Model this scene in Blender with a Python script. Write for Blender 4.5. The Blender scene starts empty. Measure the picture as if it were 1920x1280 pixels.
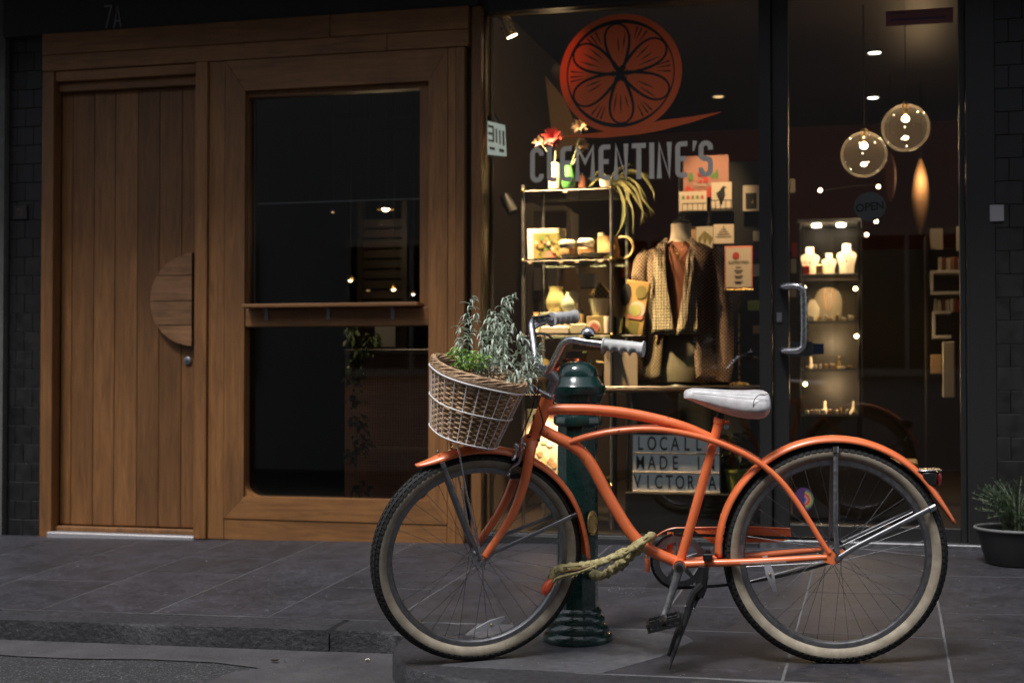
import bpy, bmesh, math, random
from mathutils import Vector, Matrix, Euler, noise
R = math.radians
random.seed(7)
SC = bpy.context.scene
COL = SC.collection

# ---------------------------------------------------------------- camera
F_PX = 2667.0
CAM_LOC = Vector((0, 0, 0.924))
YAW, PITCH = R(14.7), math.atan(55 / 2667)
cam_data = bpy.data.cameras.new('camera')
cam_data.lens = 50.0
cam_data.sensor_width = 36.0
cam_data.clip_start = 0.05
cam_data.clip_end = 400
cam_data.dof.use_dof = True
cam_data.dof.focus_distance = 4.45
cam_data.dof.aperture_fstop = 3.2
cam = bpy.data.objects.new('camera', cam_data)
COL.objects.link(cam)
cam.location = CAM_LOC
cam.rotation_euler = (math.pi / 2 + PITCH, 0, YAW)
SC.camera = cam

# ---------------------------------------------------------------- sky, sun, exposure
SUN_EL, SUN_ROT = R(62), R(202)
world = bpy.data.worlds.new('World')
SC.world = world
world.use_nodes = True
wn = world.node_tree.nodes
wn.clear()
wo = wn.new('ShaderNodeOutputWorld')
wb = wn.new('ShaderNodeBackground')
ws = wn.new('ShaderNodeTexSky')
ws.sky_type = 'NISHITA'
ws.sun_disc = False
ws.sun_elevation = SUN_EL
ws.sun_rotation = SUN_ROT
ws.dust_density = 2.0
ws.ozone_density = 1.0
wb.inputs['Strength'].default_value = 0.085
wh = wn.new('ShaderNodeHueSaturation')            # overcast: the sky keeps only part of its blue
wh.inputs['Saturation'].default_value = 0.35
world.node_tree.links.new(ws.outputs[0], wh.inputs['Color'])
world.node_tree.links.new(wh.outputs[0], wb.inputs[0])
world.node_tree.links.new(wb.outputs[0], wo.inputs[0])
sd = bpy.data.lights.new('sun', 'SUN')
sd.energy = 1.5
sd.angle = R(15)
sd.color = (1.0, 0.985, 0.97)
sun = bpy.data.objects.new('sun', sd)
COL.objects.link(sun)
# light comes down the lane from above and behind the camera
sun.rotation_euler = Vector((-0.20, -0.50, 1.0)).to_track_quat('Z', 'Y').to_euler()
SC.view_settings.view_transform = 'Standard'
SC.view_settings.look = 'None'
SC.view_settings.gamma = 1
SC.view_settings.exposure = 0.9
SC.cycles.use_denoising = True
SC.cycles.max_bounces = 8
SC.cycles.transparent_max_bounces = 24
SC.cycles.sample_clamp_indirect = 6.0
SC.cycles.caustics_reflective = False
SC.cycles.caustics_refractive = False

# ---------------------------------------------------------------- geometry of the place
RC = Euler((math.pi / 2 + PITCH, 0, YAW)).to_matrix()
def ray(px, py):
    return RC @ Vector(((px - 960) / F_PX, (640 - py) / F_PX, -1))
def W(px, py, Y):                       # a measured point on the plane at depth Y
    r = ray(px, py)
    return CAM_LOC + r * (Y / r.y)
GB, GC, GX, GY = .043, .015, -1.3, 4.34
def gz(x, y):                           # the footpath falls towards the kerb and rises up the street
    return GB * (y - GY) + GC * (x - GX)
def G(px, py, dz=0):
    r = ray(px, py)
    t = (-GB * GY - GC * GX + dz - CAM_LOC.z) / (r.z - GB * r.y - GC * r.x)
    return CAM_LOC + r * t
D = 6.7

# ---------------------------------------------------------------- materials
MATS = {}
def nt(m):
    return m.node_tree.nodes, m.node_tree.links
def new_mat(name, col=(.5, .5, .5), rough=.5, metal=0.0, spec=.5, coat=0.0, **k):
    m = bpy.data.materials.new(name)
    m.use_nodes = True
    b = m.node_tree.nodes['Principled BSDF']
    b.inputs['Base Color'].default_value = (*col, 1)
    b.inputs['Roughness'].default_value = rough
    b.inputs['Metallic'].default_value = metal
    b.inputs['Specular IOR Level'].default_value = spec
    b.inputs['Coat Weight'].default_value = coat
    if 'coat_rough' in k: b.inputs['Coat Roughness'].default_value = k['coat_rough']
    if 'emit' in k:
        b.inputs['Emission Color'].default_value = (*k['emit'], 1)
        b.inputs['Emission Strength'].default_value = k.get('estr', 1)
    MATS[name] = m
    return m
def coords(m, kind='Object', scale=(1, 1, 1), rnd=0.0):
    n, l = nt(m)
    tc = n.new('ShaderNodeTexCoord')
    mp = n.new('ShaderNodeMapping')
    mp.inputs['Scale'].default_value = scale
    l.new(tc.outputs[kind], mp.inputs['Vector'])
    if rnd:
        oi = n.new('ShaderNodeObjectInfo')
        mul = n.new('ShaderNodeVectorMath'); mul.operation = 'SCALE'
        cx = n.new('ShaderNodeCombineXYZ')
        for i in range(3): l.new(oi.outputs['Random'], cx.inputs[i])
        l.new(cx.outputs[0], mul.inputs[0]); mul.inputs['Scale'].default_value = rnd
        l.new(mul.outputs[0], mp.inputs['Location'])
    return mp.outputs[0]
def noise_tex(m, vec, scale, detail=4, rough=.55, dist=0):
    n, l = nt(m)
    t = n.new('ShaderNodeTexNoise')
    t.inputs['Scale'].default_value = scale
    t.inputs['Detail'].default_value = detail
    t.inputs['Roughness'].default_value = rough
    t.inputs['Distortion'].default_value = dist
    l.new(vec, t.inputs['Vector'])
    return t.outputs['Fac']
def ramp(m, fac, stops):
    n, l = nt(m)
    r = n.new('ShaderNodeValToRGB')
    e = r.color_ramp.elements
    while len(e) < len(stops): e.new(.5)
    for i, (p, c) in enumerate(stops):
        e[i].position = p
        e[i].color = (*c, 1) if len(c) == 3 else c
    l.new(fac, r.inputs[0])
    return r.outputs[0]
def g3(v): return (v, v, v)
def mixc(m, a, b, fac, mode='MIX'):
    n, l = nt(m)
    x = n.new('ShaderNodeMix'); x.data_type = 'RGBA'; x.blend_type = mode
    for s, v in ((x.inputs[6], a), (x.inputs[7], b)):
        if hasattr(v, 'links'): l.new(v, s)
        else: s.default_value = (*v, 1)
    if hasattr(fac, 'links'): l.new(fac, x.inputs[0])
    else: x.inputs[0].default_value = fac
    return x.outputs[2]
def setc(m, col=None, rough=None, bump=None, bstr=.3, bdist=.002):
    n, l = nt(m)
    b = n['Principled BSDF']
    if col is not None: l.new(col, b.inputs['Base Color'])
    if rough is not None: l.new(rough, b.inputs['Roughness'])
    if bump is not None:
        bp = n.new('ShaderNodeBump')
        bp.inputs['Strength'].default_value = bstr
        bp.inputs['Distance'].default_value = bdist
        l.new(bump, bp.inputs['Height'])
        l.new(bp.outputs[0], b.inputs['Normal'])
def rand_val(m, lo, hi):
    n, l = nt(m)
    oi = n.new('ShaderNodeObjectInfo')
    mr = n.new('ShaderNodeMapRange')
    mr.inputs['To Min'].default_value = lo
    mr.inputs['To Max'].default_value = hi
    l.new(oi.outputs['Random'], mr.inputs['Value'])
    return mr.outputs[0]
def hsv(m, col, val=None, hue=None, sat=None):
    n, l = nt(m)
    h = n.new('ShaderNodeHueSaturation')
    l.new(col, h.inputs['Color'])
    if val is not None: l.new(val, h.inputs['Value'])
    if hue is not None: l.new(hue, h.inputs['Hue'])
    if sat is not None: h.inputs['Saturation'].default_value = sat
    return h.outputs[0]

def speckled(name, c1, c2, rough=.7, scale=40, bump=.3, bd=.002, coord='Object', **k):
    m = new_mat(name, c1, rough, **k)
    v = coords(m, coord)
    f = noise_tex(m, v, scale, 6, .65)
    f2 = noise_tex(m, v, scale * .12, 4)
    c = ramp(m, f, [(.3, c1), (.7, c2)])
    c = mixc(m, c, ramp(m, f2, [(.3, g3(.6)), (.7, g3(1.15))]), .7, 'MULTIPLY')
    setc(m, c, None, f, bump, bd)
    return m

def wood(name, dark, light, axis='Z', val=(.85, 1.15), rough=.5, knots=True, gscale=1.0):
    m = new_mat(name, light, rough)
    sc = {'X': (1.0, 14, 14), 'Y': (14, 1.0, 14), 'Z': (14, 14, 1.0)}[axis]
    v = coords(m, 'Object', sc, 37.0)
    f = noise_tex(m, v, 2.2 * gscale, 7, .6, 1.6)
    fine = noise_tex(m, coords(m, 'Object', tuple(s * 5 for s in sc), 11.0), 4, 4, .7)
    n, l = nt(m)
    c = ramp(m, f, [(.25, dark), (.5, tuple((a + b) / 2 for a, b in zip(dark, light))), (.72, light)])
    c = mixc(m, c, ramp(m, fine, [(.3, g3(.72)), (.65, g3(1.05))]), .75, 'MULTIPLY')
    # large slow patches of weathering
    big = noise_tex(m, coords(m, 'Object', (2, 2, .8), 5.0), 1.6, 3)
    c = mixc(m, c, ramp(m, big, [(.3, g3(.68)), (.7, g3(1.15))]), .8, 'MULTIPLY')
    if knots:
        vo = n.new('ShaderNodeTexVoronoi'); vo.inputs['Scale'].default_value = 1.15
        ks = {'X': (1, 4.5, 4.5), 'Y': (4.5, 1, 4.5), 'Z': (4.5, 4.5, 1)}[axis]
        l.new(coords(m, 'Object', ks, 91.0), vo.inputs['Vector'])
        k = ramp(m, vo.outputs['Distance'], [(.02, g3(.22)), (.06, g3(1))])
        c = mixc(m, c, k, .85, 'MULTIPLY')
    c = hsv(m, c, rand_val(m, *val))
    setc(m, c, ramp(m, fine, [(.2, g3(rough + .12)), (.8, g3(rough - .08))]), fine, .25, .0015)
    return m

wood('cedar_vertical', (.175, .073, .023), (.36, .160, .050), 'Z')
wood('cedar_horizontal', (.175, .074, .024), (.36, .162, .051), 'X')
wood('cedar_door', (.145, .061, .020), (.295, .130, .042), 'Z', (.80, 1.18))
wood('cedar_handle', (.17, .08, .036), (.36, .18, .08), 'X', (.95, 1.1))
wood('dark_slats', (.015, .008, .005), (.04, .020, .011), 'X', (.5, 1.3))

def m_black_tile():
    m = new_mat('black_tile', (.012, .012, .013), .32)
    f = noise_tex(m, coords(m, 'Object', (1, 1, 1), 9), 20, 3)
    c = hsv(m, ramp(m, f, [(.3, (.006, .006, .0065)), (.7, (.010, .010, .0105))]), rand_val(m, .7, 1.4))
    setc(m, c, ramp(m, f, [(.3, g3(.42)), (.7, g3(.6))]), f, .1, .001)
m_black_tile()
new_mat('tile_grout', (.016, .016, .016), .9)
new_mat('black_paint', (.016, .016, .0165), .42)
new_mat('matt_black', (.012, .012, .012), .8, spec=.2)
speckled('grey_render', (.10, .10, .095), (.15, .148, .14), .85, 30)
speckled('dark_fascia', (.016, .016, .018), (.022, .022, .024), .6, 12, .1)
speckled('cream_paint', (.5, .45, .36), (.56, .5, .4), .6, 10, .05)

def m_slab():
    m = new_mat('bluestone_slab', (.05, .05, .055), .5)
    v = coords(m, 'Object', (1, 1, 1), 23.0)
    f = noise_tex(m, v, 60, 8, .7)
    st = noise_tex(m, coords(m, 'Object', (6, 60, 20), 23.0), 3, 5, .6)
    big = noise_tex(m, v, 2.6, 5, .6)
    stain = noise_tex(m, v, 9, 6, .65, .6)
    n, l = nt(m)
    c = ramp(m, f, [(.25, (.017, .0165, .021)), (.5, (.036, .035, .042)), (.75, (.068, .067, .078))])
    c = mixc(m, c, ramp(m, st, [(.3, g3(.75)), (.7, g3(1.2))]), .7, 'MULTIPLY')
    c = mixc(m, c, ramp(m, big, [(.32, (.66, .63, .62)), (.68, (1.25, 1.25, 1.3))]), .85, 'MULTIPLY')
    c = mixc(m, c, ramp(m, stain, [(.34, (.62, .62, .63)), (.5, g3(1)), (.66, (1.35, 1.34, 1.38))]), .8, 'MULTIPLY')
    st2 = noise_tex(m, coords(m, 'Object', (5, 90, 20), 3.0), 3, 6, .7)
    c = mixc(m, c, ramp(m, st2, [(.3, g3(.7)), (.7, g3(1.3))]), .6, 'MULTIPLY')
    # pale mineral scuffs and old gum spots
    vo = n.new('ShaderNodeTexVoronoi'); vo.inputs['Scale'].default_value = 7.0
    l.new(v, vo.inputs['Vector'])
    gum = ramp(m, vo.outputs['Distance'], [(.035, g3(.6)), (.07, g3(0))])
    c = mixc(m, c, (.12, .12, .125), gum)
    sp = n.new('ShaderNodeTexVoronoi'); sp.inputs['Scale'].default_value = 55.0
    l.new(v, sp.inputs['Vector'])
    spk = ramp(m, sp.outputs['Distance'], [(.03, g3(.8)), (.055, g3(0))])
    gate = ramp(m, noise_tex(m, v, 3.3, 3), [(.5, g3(0)), (.62, g3(1))])
    spk = mixc(m, spk, gate, 1, 'MULTIPLY')
    c = mixc(m, c, (.22, .22, .22), spk)
    scr = noise_tex(m, coords(m, 'Object', (3, 45, 1), 41.0), 2.0, 3, .5, .8)
    scrm = ramp(m, scr, [(.70, g3(0)), (.735, g3(.55)), (.77, g3(0))])
    c = mixc(m, c, (.16, .16, .165), scrm)
    c = hsv(m, c, rand_val(m, .80, 1.12))
    setc(m, c, ramp(m, f, [(.25, g3(.42)), (.75, g3(.66))]), f, .35, .0015)
m_slab()
speckled('slab_joint', (.09, .088, .09), (.17, .165, .168), .9, 90, .4)
speckled('kerb_stone', (.015, .015, .018), (.050, .049, .057), .6, 45, .9, .008)
speckled('corner_stone', (.058, .058, .065), (.115, .115, .127), .6, 38, .5, .003)
def m_asphalt():
    m = new_mat('asphalt', (.05, .05, .05), .85)
    v = coords(m, 'Object')
    n, l = nt(m)
    vo = n.new('ShaderNodeTexVoronoi'); vo.inputs['Scale'].default_value = 210
    l.new(v, vo.inputs['Vector'])
    f = noise_tex(m, v, 150, 6, .8)
    c = ramp(m, vo.outputs['Color'], [(.2, (.015, .015, .017)), (.75, (.046, .045, .048)), (.97, (.19, .185, .19))])
    big = noise_tex(m, v, 2.2, 5)
    c = mixc(m, c, ramp(m, big, [(.3, g3(.75)), (.7, g3(1.25))]), .8, 'MULTIPLY')
    setc(m, c, None, vo.outputs['Distance'], .8, .005)
m_asphalt()
def m_gutter():
    m = new_mat('gutter_concrete', (.1, .1, .1), .8)
    v = coords(m, 'Object')
    f = noise_tex(m, v, 120, 8, .75)
    f2 = noise_tex(m, v, 6, 6, .7)
    c = ramp(m, f, [(.3, (.040, .038, .041)), (.62, (.080, .075, .079)), (.8, (.18, .17, .17))])
    c = mixc(m, c, ramp(m, f2, [(.3, g3(.55)), (.7, g3(1.2))]), .9, 'MULTIPLY')
    setc(m, c, None, f, .6, .003)
m_gutter()

# bicycle
def m_orange():
    m = new_mat('orange_paint', (.90, .19, .06), .38, coat=.7, coat_rough=.22)
    v = coords(m, 'Object')
    f = noise_tex(m, v, 14, 5, .6)
    f2 = noise_tex(m, v, 160, 3, .6)
    c = ramp(m, f, [(.28, (.90, .185, .055)), (.7, (1.0, .235, .078))])
    chips = ramp(m, noise_tex(m, v, 46, 2, .5), [(.275, g3(.7)), (.295, g3(0))])
    grime = ramp(m, noise_tex(m, v, 5, 6, .7), [(.34, g3(.28)), (.50, g3(0))])
    c = mixc(m, c, (.30, .085, .035), grime)
    c = mixc(m, c, (.10, .035, .02), chips)
    setc(m, c, ramp(m, f, [(.3, g3(.30)), (.7, g3(.44))]), f2, .04, .0005)
m_orange()
def m_chrome(name, col, r0, r1):
    m = new_mat(name, col, r0, 1.0)
    f = noise_tex(m, coords(m, 'Object'), 60, 5, .7)
    setc(m, ramp(m, f, [(.3, tuple(c * .75 for c in col)), (.6, col)]), ramp(m, f, [(.35, g3(r0)), (.7, g3(r1))]))
m_chrome('chrome', (.62, .62, .65), .16, .34)
m_chrome('brushed_alloy', (.30, .30, .315), .38, .55)
m_chrome('dull_steel', (.30, .30, .31), .35, .6)
m_chrome('brass', (.65, .45, .18), .2, .4)
m_chrome('steel_spoke', (.15, .15, .155), .22, .38)
speckled('tyre_rubber', (.010, .010, .011), (.020, .019, .020), .75, 60, .2)
speckled('cream_sidewall', (.25, .21, .155), (.45, .385, .295), .7, 20, .25)
new_mat('black_plastic', (.012, .012, .013), .42)
def m_white_vinyl():
    m = new_mat('white_vinyl', (.62, .60, .60), .42)
    v = coords(m, 'Object')
    f = noise_tex(m, v, 26, 6, .7); f2 = noise_tex(m, v, 240, 3)
    c = ramp(m, f, [(.3, (.46, .44, .44)), (.6, (.66, .64, .645))])
    setc(m, c, None, f2, .25, .001)
m_white_vinyl()
speckled('grip_white', (.52, .51, .50), (.70, .69, .675), .5, 30, .08)
def m_wicker():
    m = new_mat('wicker', (.3, .2, .13), .55)
    v = coords(m, 'Object')
    f = noise_tex(m, v, 55, 4, .6); f2 = noise_tex(m, coords(m, 'Object', (1, 1, 6)), 25, 3)
    c = ramp(m, f, [(.25, (.18, .10, .055)), (.5, (.48, .30, .165)), (.75, (.82, .60, .39))])
    c = mixc(m, c, ramp(m, f2, [(.35, g3(.7)), (.65, g3(1.15))]), .7, 'MULTIPLY')
    setc(m, c, None, f, .3, .001)
m_wicker()
new_mat('white_wire', (.86, .82, .82), .35)
def m_leaf(name, a, b, back=.25):
    m = new_mat(name, a, .55)
    n, l = nt(m)
    v = coords(m, 'Object')
    f = noise_tex(m, v, 42, 5, .8)
    c = ramp(m, f, [(.36, a), (.62, b)])
    p = n['Principled BSDF']
    l.new(c, p.inputs['Base Color'])
    tr = n.new('ShaderNodeBsdfTranslucent'); l.new(c, tr.inputs[0])
    mx = n.new('ShaderNodeMixShader'); mx.inputs[0].default_value = back
    l.new(p.outputs[0], mx.inputs[1]); l.new(tr.outputs[0], mx.inputs[2])
    l.new(mx.outputs[0], n['Material Output'].inputs[0])
m_leaf('silver_leaf', (.30, .39, .28), (.88, .95, .84))
m_leaf('green_leaf', (.22, .42, .07), (.55, .78, .24))
m_leaf('dark_leaf', (.025, .045, .02), (.06, .10, .035))
m_leaf('spider_leaf', (.13, .15, .05), (.30, .28, .12))
m_leaf('shrub_leaf', (.020, .040, .013), (.05, .09, .03))
m_leaf('herb_leaf', (.12, .15, .12), (.34, .32, .36))
new_mat('stem_green', (.16, .20, .12), .6)
new_mat('soil', (.02, .014, .010), .95)
def m_green_iron():
    m = new_mat('green_iron', (.006, .04, .034), .2, coat=.7, coat_rough=.08)
    v = coords(m, 'Object')
    f = noise_tex(m, v, 18, 4, .6)
    c = ramp(m, f, [(.3, (.003, .022, .019)), (.7, (.006, .036, .031))])
    setc(m, c, ramp(m, noise_tex(m, v, 45, 5), [(.3, g3(.18)), (.7, g3(.38))]), noise_tex(m, v, 38, 4), .35, .004)
m_green_iron()
speckled('khaki_cloth', (.30, .25, .10), (.62, .54, .28), .85, 55, 1.0, .006)
new_mat('cloth_lining', (.16, .085, .035), .9)
new_mat('reflector_plastic', (.42, .42, .45), .25)
new_mat('orange_plastic', (.75, .10, .035), .35)
def m_clear(name, tint=(1, 1, 1), ior=1.5, rough=0.0):
    m = bpy.data.materials.new(name); m.use_nodes = True
    n, l = nt(m); n.clear()
    o = n.new('ShaderNodeOutputMaterial'); t = n.new('ShaderNodeBsdfTransparent'); g = n.new('ShaderNodeBsdfGlossy')
    t.inputs[0].default_value = (*tint, 1)
    g.inputs['Roughness'].default_value = rough
    fr = n.new('ShaderNodeFresnel'); fr.inputs[0].default_value = ior
    mx = n.new('ShaderNodeMixShader')
    l.new(fr.outputs[0], mx.inputs[0]); l.new(t.outputs[0], mx.inputs[1]); l.new(g.outputs[0], mx.inputs[2])
    l.new(mx.outputs[0], o.inputs[0]); MATS[name] = m
m_clear('window_glass', (.93, .95, .94), 1.52)
m_clear('tinted_glass', (.55, .57, .57), 1.5)
m_clear('shelf_glass', (.86, .92, .88), 1.6)
m_clear('clear_plastic', (.80, .80, .82), 1.9, .15)
def m_globe():
    m = bpy.data.materials.new('bulb_glass'); m.use_nodes = True; n, l = nt(m); n.clear()
    o = n.new('ShaderNodeOutputMaterial'); t = n.new('ShaderNodeBsdfTransparent'); g = n.new('ShaderNodeBsdfGlossy'); d = n.new('ShaderNodeBsdfDiffuse'); tr = n.new('ShaderNodeBsdfTranslucent')
    g.inputs['Roughness'].default_value = .03; t.inputs[0].default_value = (.97, .95, .92, 1); d.inputs[0].default_value = tr.inputs[0].default_value = (.9, .8, .68, 1)
    fr = n.new('ShaderNodeFresnel'); fr.inputs[0].default_value = 1.12; lw = n.new('ShaderNodeLayerWeight'); lw.inputs[0].default_value = .12
    a = n.new('ShaderNodeMixShader'); b = n.new('ShaderNodeMixShader'); c = n.new('ShaderNodeMixShader'); c.inputs[0].default_value = .5
    l.new(fr.outputs[0], a.inputs[0]); l.new(t.outputs[0], a.inputs[1]); l.new(g.outputs[0], a.inputs[2]); l.new(d.outputs[0], c.inputs[1]); l.new(tr.outputs[0], c.inputs[2])
    f = ramp(m, lw.outputs['Facing'], [(0, g3(.02)), (.7, g3(.06)), (.95, g3(.55))]); l.new(f, b.inputs[0]); l.new(a.outputs[0], b.inputs[1]); l.new(c.outputs[0], b.inputs[2]); l.new(b.outputs[0], o.inputs[0]); MATS['bulb_glass'] = m  # pale rim by facing angle paints the globe's edge glow
m_globe()
def emat(name, col, s): new_mat(name, (.02, .02, .02), .6, emit=col, estr=s)
emat('lamp_warm', (1, .74, .42), 9)
emat('lamp_hot', (1, .82, .58), 22)
emat('lamp_white', (1, .93, .80), 7)
emat('lamp_dim', (1, .62, .28), 1.1)
emat('lit_shade', (1, .55, .22), .09)
emat('sign_white', (.80, .90, .80), .20)
def decal(name, col, tr=.5):
    m = new_mat(name, col, .5)
    n, l = nt(m)
    t = n.new('ShaderNodeBsdfTranslucent'); t.inputs[0].default_value = (*col, 1)
    mx = n.new('ShaderNodeMixShader'); mx.inputs[0].default_value = tr
    l.new(n['Principled BSDF'].outputs[0], mx.inputs[1]); l.new(t.outputs[0], mx.inputs[2])
    l.new(mx.outputs[0], n['Material Output'].inputs[0])
decal('orange_decal', (.95, .25, .08), .42)
decal('grey_decal', (.92, .86, .76), .15)
def solid(name, c, rough=.6, **k): return new_mat(name, c, rough, **k)
solid('ink', (.012, .012, .012), .6); solid('paper', (.64, .55, .44), .7); solid('white_ceramic', (.75, .70, .60), .25, coat=.3)
solid('cream_ceramic', (.60, .48, .28), .3); solid('yellow_ceramic', (.66, .48, .26), .3); solid('tan_card', (.42, .27, .14), .7)
solid('brown_knit', (.20, .075, .040), .9); solid('red_print', (.50, .05, .035), .6); solid('pink_print', (.60, .20, .16), .6); solid('card_pink', (.40, .20, .155), .7)
solid('green_print', (.12, .24, .07), .6); solid('gold_print', (.46, .29, .10), .6); solid('olive_print', (.20, .17, .05), .6)
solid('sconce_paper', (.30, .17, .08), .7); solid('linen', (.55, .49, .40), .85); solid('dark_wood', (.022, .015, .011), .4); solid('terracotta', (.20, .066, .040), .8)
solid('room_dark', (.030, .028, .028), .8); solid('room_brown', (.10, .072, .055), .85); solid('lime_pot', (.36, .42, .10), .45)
solid('box_grey', (.34, .36, .38), .5); solid('white_trim', (.55, .52, .48), .5); solid('blue_print', (.03, .12, .35), .5)
solid('purple_print', (.07, .03, .12), .5); solid('flower_red', (.32, .03, .025), .6); solid('flower_cream', (.48, .34, .22), .6)
solid('vase_green', (.05, .20, .05), .35); solid('sticker_pink', (.20, .06, .06), .5); solid('sticker_white', (.30, .29, .31), .5)
solid('pot_dark', (.012, .012, .013), .5); solid('rim_white', (.16, .16, .155), .5); solid('leather_tan', (.35, .20, .10), .5)
solid('lens_red', (.20, .008, .012), .1, coat=1.0); solid('opp_brick', (.36, .345, .33), .9); solid('threshold_metal', (.55, .53, .54), .4, metal=.6)

# ---------------------------------------------------------------- mesh tools
def frame_to(t, up=Vector((0, 0, 1))):
    t = t.normalized()
    if abs(t.dot(up)) > .97: up = Vector((1, 0, 0))
    a = t.cross(up).normalized(); b = t.cross(a).normalized()
    return a, b
def smooth_path(pts, k=6):
    P = [Vector(p) for p in pts]
    if len(P) < 3: return P
    P = [P[0] * 2 - P[1]] + P + [P[-1] * 2 - P[-2]]
    out = []
    for i in range(1, len(P) - 2):
        for j in range(k):
            t = j / k
            a, b, c, d = P[i - 1], P[i], P[i + 1], P[i + 2]
            out.append(.5 * ((2 * b) + (c - a) * t + (2 * a - 5 * b + 4 * c - d) * t * t + (3 * b - a - 3 * c + d) * t ** 3))
    out.append(P[-2])
    return out
class MB:
    def __init__(s): s.v = []; s.f = []
    def add(s, vs, fs):
        o = len(s.v); s.v += [Vector(v) for v in vs]; s.f += [tuple(i + o for i in f) for f in fs]; return s
    def box(s, c, d, M=None):
        c = Vector(c); h = Vector(d) / 2
        vs = [Vector((x * h.x, y * h.y, z * h.z)) for x in (-1, 1) for y in (-1, 1) for z in (-1, 1)]
        vs = [c + (M @ v if M else v) for v in vs]
        return s.add(vs, [(0, 1, 3, 2), (4, 6, 7, 5), (0, 4, 5, 1), (2, 3, 7, 6), (0, 2, 6, 4), (1, 5, 7, 3)])
    def bb(s, x0, x1, y0, y1, z0, z1):
        return s.box(((x0 + x1) / 2, (y0 + y1) / 2, (z0 + z1) / 2), (abs(x1 - x0), abs(y1 - y0), abs(z1 - z0)))
    def cbox(s, x0, x1, y0, y1, z0, z1, c=.003):     # box with chamfered edges
        b = bmesh.new(); bmesh.ops.create_cube(b, size=1)
        for v in b.verts:
            v.co = Vector(((x0 + x1) / 2 + v.co.x * abs(x1 - x0), (y0 + y1) / 2 + v.co.y * abs(y1 - y0), (z0 + z1) / 2 + v.co.z * abs(z1 - z0)))
        bmesh.ops.bevel(b, geom=b.edges[:], offset=c, segments=1, affect='EDGES')
        b.verts.index_update()
        s.add([v.co.copy() for v in b.verts], [tuple(v.index for v in f.verts) for f in b.faces]); b.free(); return s
    def tube(s, pts, r, n=8, caps=True, flat=1.0, closed=False, up=None):
        P = [Vector(p) for p in pts]; N = len(P)
        rr = r if isinstance(r, (list, tuple)) else [r] * N
        if len(rr) != N:
            rr = [rr[min(int(i / (N - 1) * (len(rr) - 1)), len(rr) - 2)] * (1 - (i / (N - 1) * (len(rr) - 1)) % 1 if i < N - 1 else 0) +
                  rr[min(int(i / (N - 1) * (len(rr) - 1)) + 1, len(rr) - 1)] * ((i / (N - 1) * (len(rr) - 1)) % 1 if i < N - 1 else 1) for i in range(N)]
        vs, fs = [], []; a = None
        for i, p in enumerate(P):
            if closed: t = P[(i + 1) % N] - P[i - 1]
            else: t = P[min(i + 1, N - 1)] - P[max(i - 1, 0)]
            if t.length < 1e-9: t = Vector((0, 0, 1))
            t.normalize()
            if a is None:
                a, b = frame_to(t, up or Vector((0, 0, 1)))
            else:
                a = (a - t * a.dot(t)).normalized(); b = t.cross(a)
            for j in range(n):
                w = 2 * math.pi * j / n
                vs.append(p + (a * math.cos(w) + b * math.sin(w) * flat) * rr[i])
        M_ = N if closed else N - 1
        for i in range(M_):
            for j in range(n):
                i2 = (i + 1) % N
                fs.append((i * n + j, i * n + (j + 1) % n, i2 * n + (j + 1) % n, i2 * n + j))
        if caps and not closed:
            fs.append(tuple(range(n - 1, -1, -1))); fs.append(tuple((N - 1) * n + j for j in range(n)))
        return s.add(vs, fs)
    def lathe(s, prof, n=24, M=None, a0=0, a1=2 * math.pi, closed_prof=False):   # prof: (r, h) about local z
        full = abs(a1 - a0 - 2 * math.pi) < 1e-6
        K = n if full else n + 1; vs, fs = [], []; L = len(prof)
        for i in range(K):
            w = a0 + (a1 - a0) * i / n
            for r, h in prof:
                v = Vector((r * math.cos(w), r * math.sin(w), h)); vs.append(M @ v if M else v)
        for i in range(n):
            i2 = (i + 1) % K
            for j in range(L if closed_prof else L - 1):
                j2 = (j + 1) % L
                fs.append((i * L + j, i2 * L + j, i2 * L + j2, i * L + j2))
        return s.add(vs, fs)
    def sphere(s, c, r, n=12, m=8, sc=(1, 1, 1)):
        prof = [(max(r * math.sin(math.pi * i / m), 1e-5), -r * math.cos(math.pi * i / m)) for i in range(m + 1)]
        M = Matrix.Translation(Vector(c)) @ Matrix.Diagonal((*sc, 1))
        return s.lathe(prof, n, M)
    def prism(s, poly, d, M=None):          # polygon in local xy, extruded along local z by d
        n = len(poly)
        vs = [Vector((x, y, 0)) for x, y in poly] + [Vector((x, y, d)) for x, y in poly]
        if M: vs = [M @ v for v in vs]
        return s.add(vs, [tuple(range(n - 1, -1, -1)), tuple(range(n, 2 * n))] + [(i, (i + 1) % n, n + (i + 1) % n, n + i) for i in range(n)])
    def ribbon(s, pts, w, d=.002, M=None, closed=False):     # flat stroke of width w in local xy, mitred
        P = [Vector((p[0], p[1])) for p in pts]; ws = list(w) if isinstance(w, (list, tuple)) else [w] * len(P)
        keep = [i for i in range(len(P)) if i == 0 or (P[i] - P[i - 1]).length > 1e-5]; P = [P[i] for i in keep]; ws = [ws[i] for i in keep]; N = len(P)
        L, Rr = [], []
        for i in range(N):
            a = (P[i] - P[i - 1]) if (i > 0 or closed) else (P[1] - P[0])
            b = (P[(i + 1) % N] - P[i]) if (i < N - 1 or closed) else a
            a = a.normalized(); b = b.normalized(); t = (a + b)
            t = a if t.length < 1e-6 else t.normalized()
            nrm = Vector((-t.y, t.x)); k = min(1 / max(abs(Vector((-a.y, a.x)).dot(nrm)), .3), 1.35)
            L.append(P[i] + nrm * ws[i] / 2 * k); Rr.append(P[i] - nrm * ws[i] / 2 * k)
        vs = [Vector((*p, z)) for z in (0, d) for q in (L, Rr) for p in q]
        if M: vs = [M @ v for v in vs]
        fs = []; K = N if closed else N - 1
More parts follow.
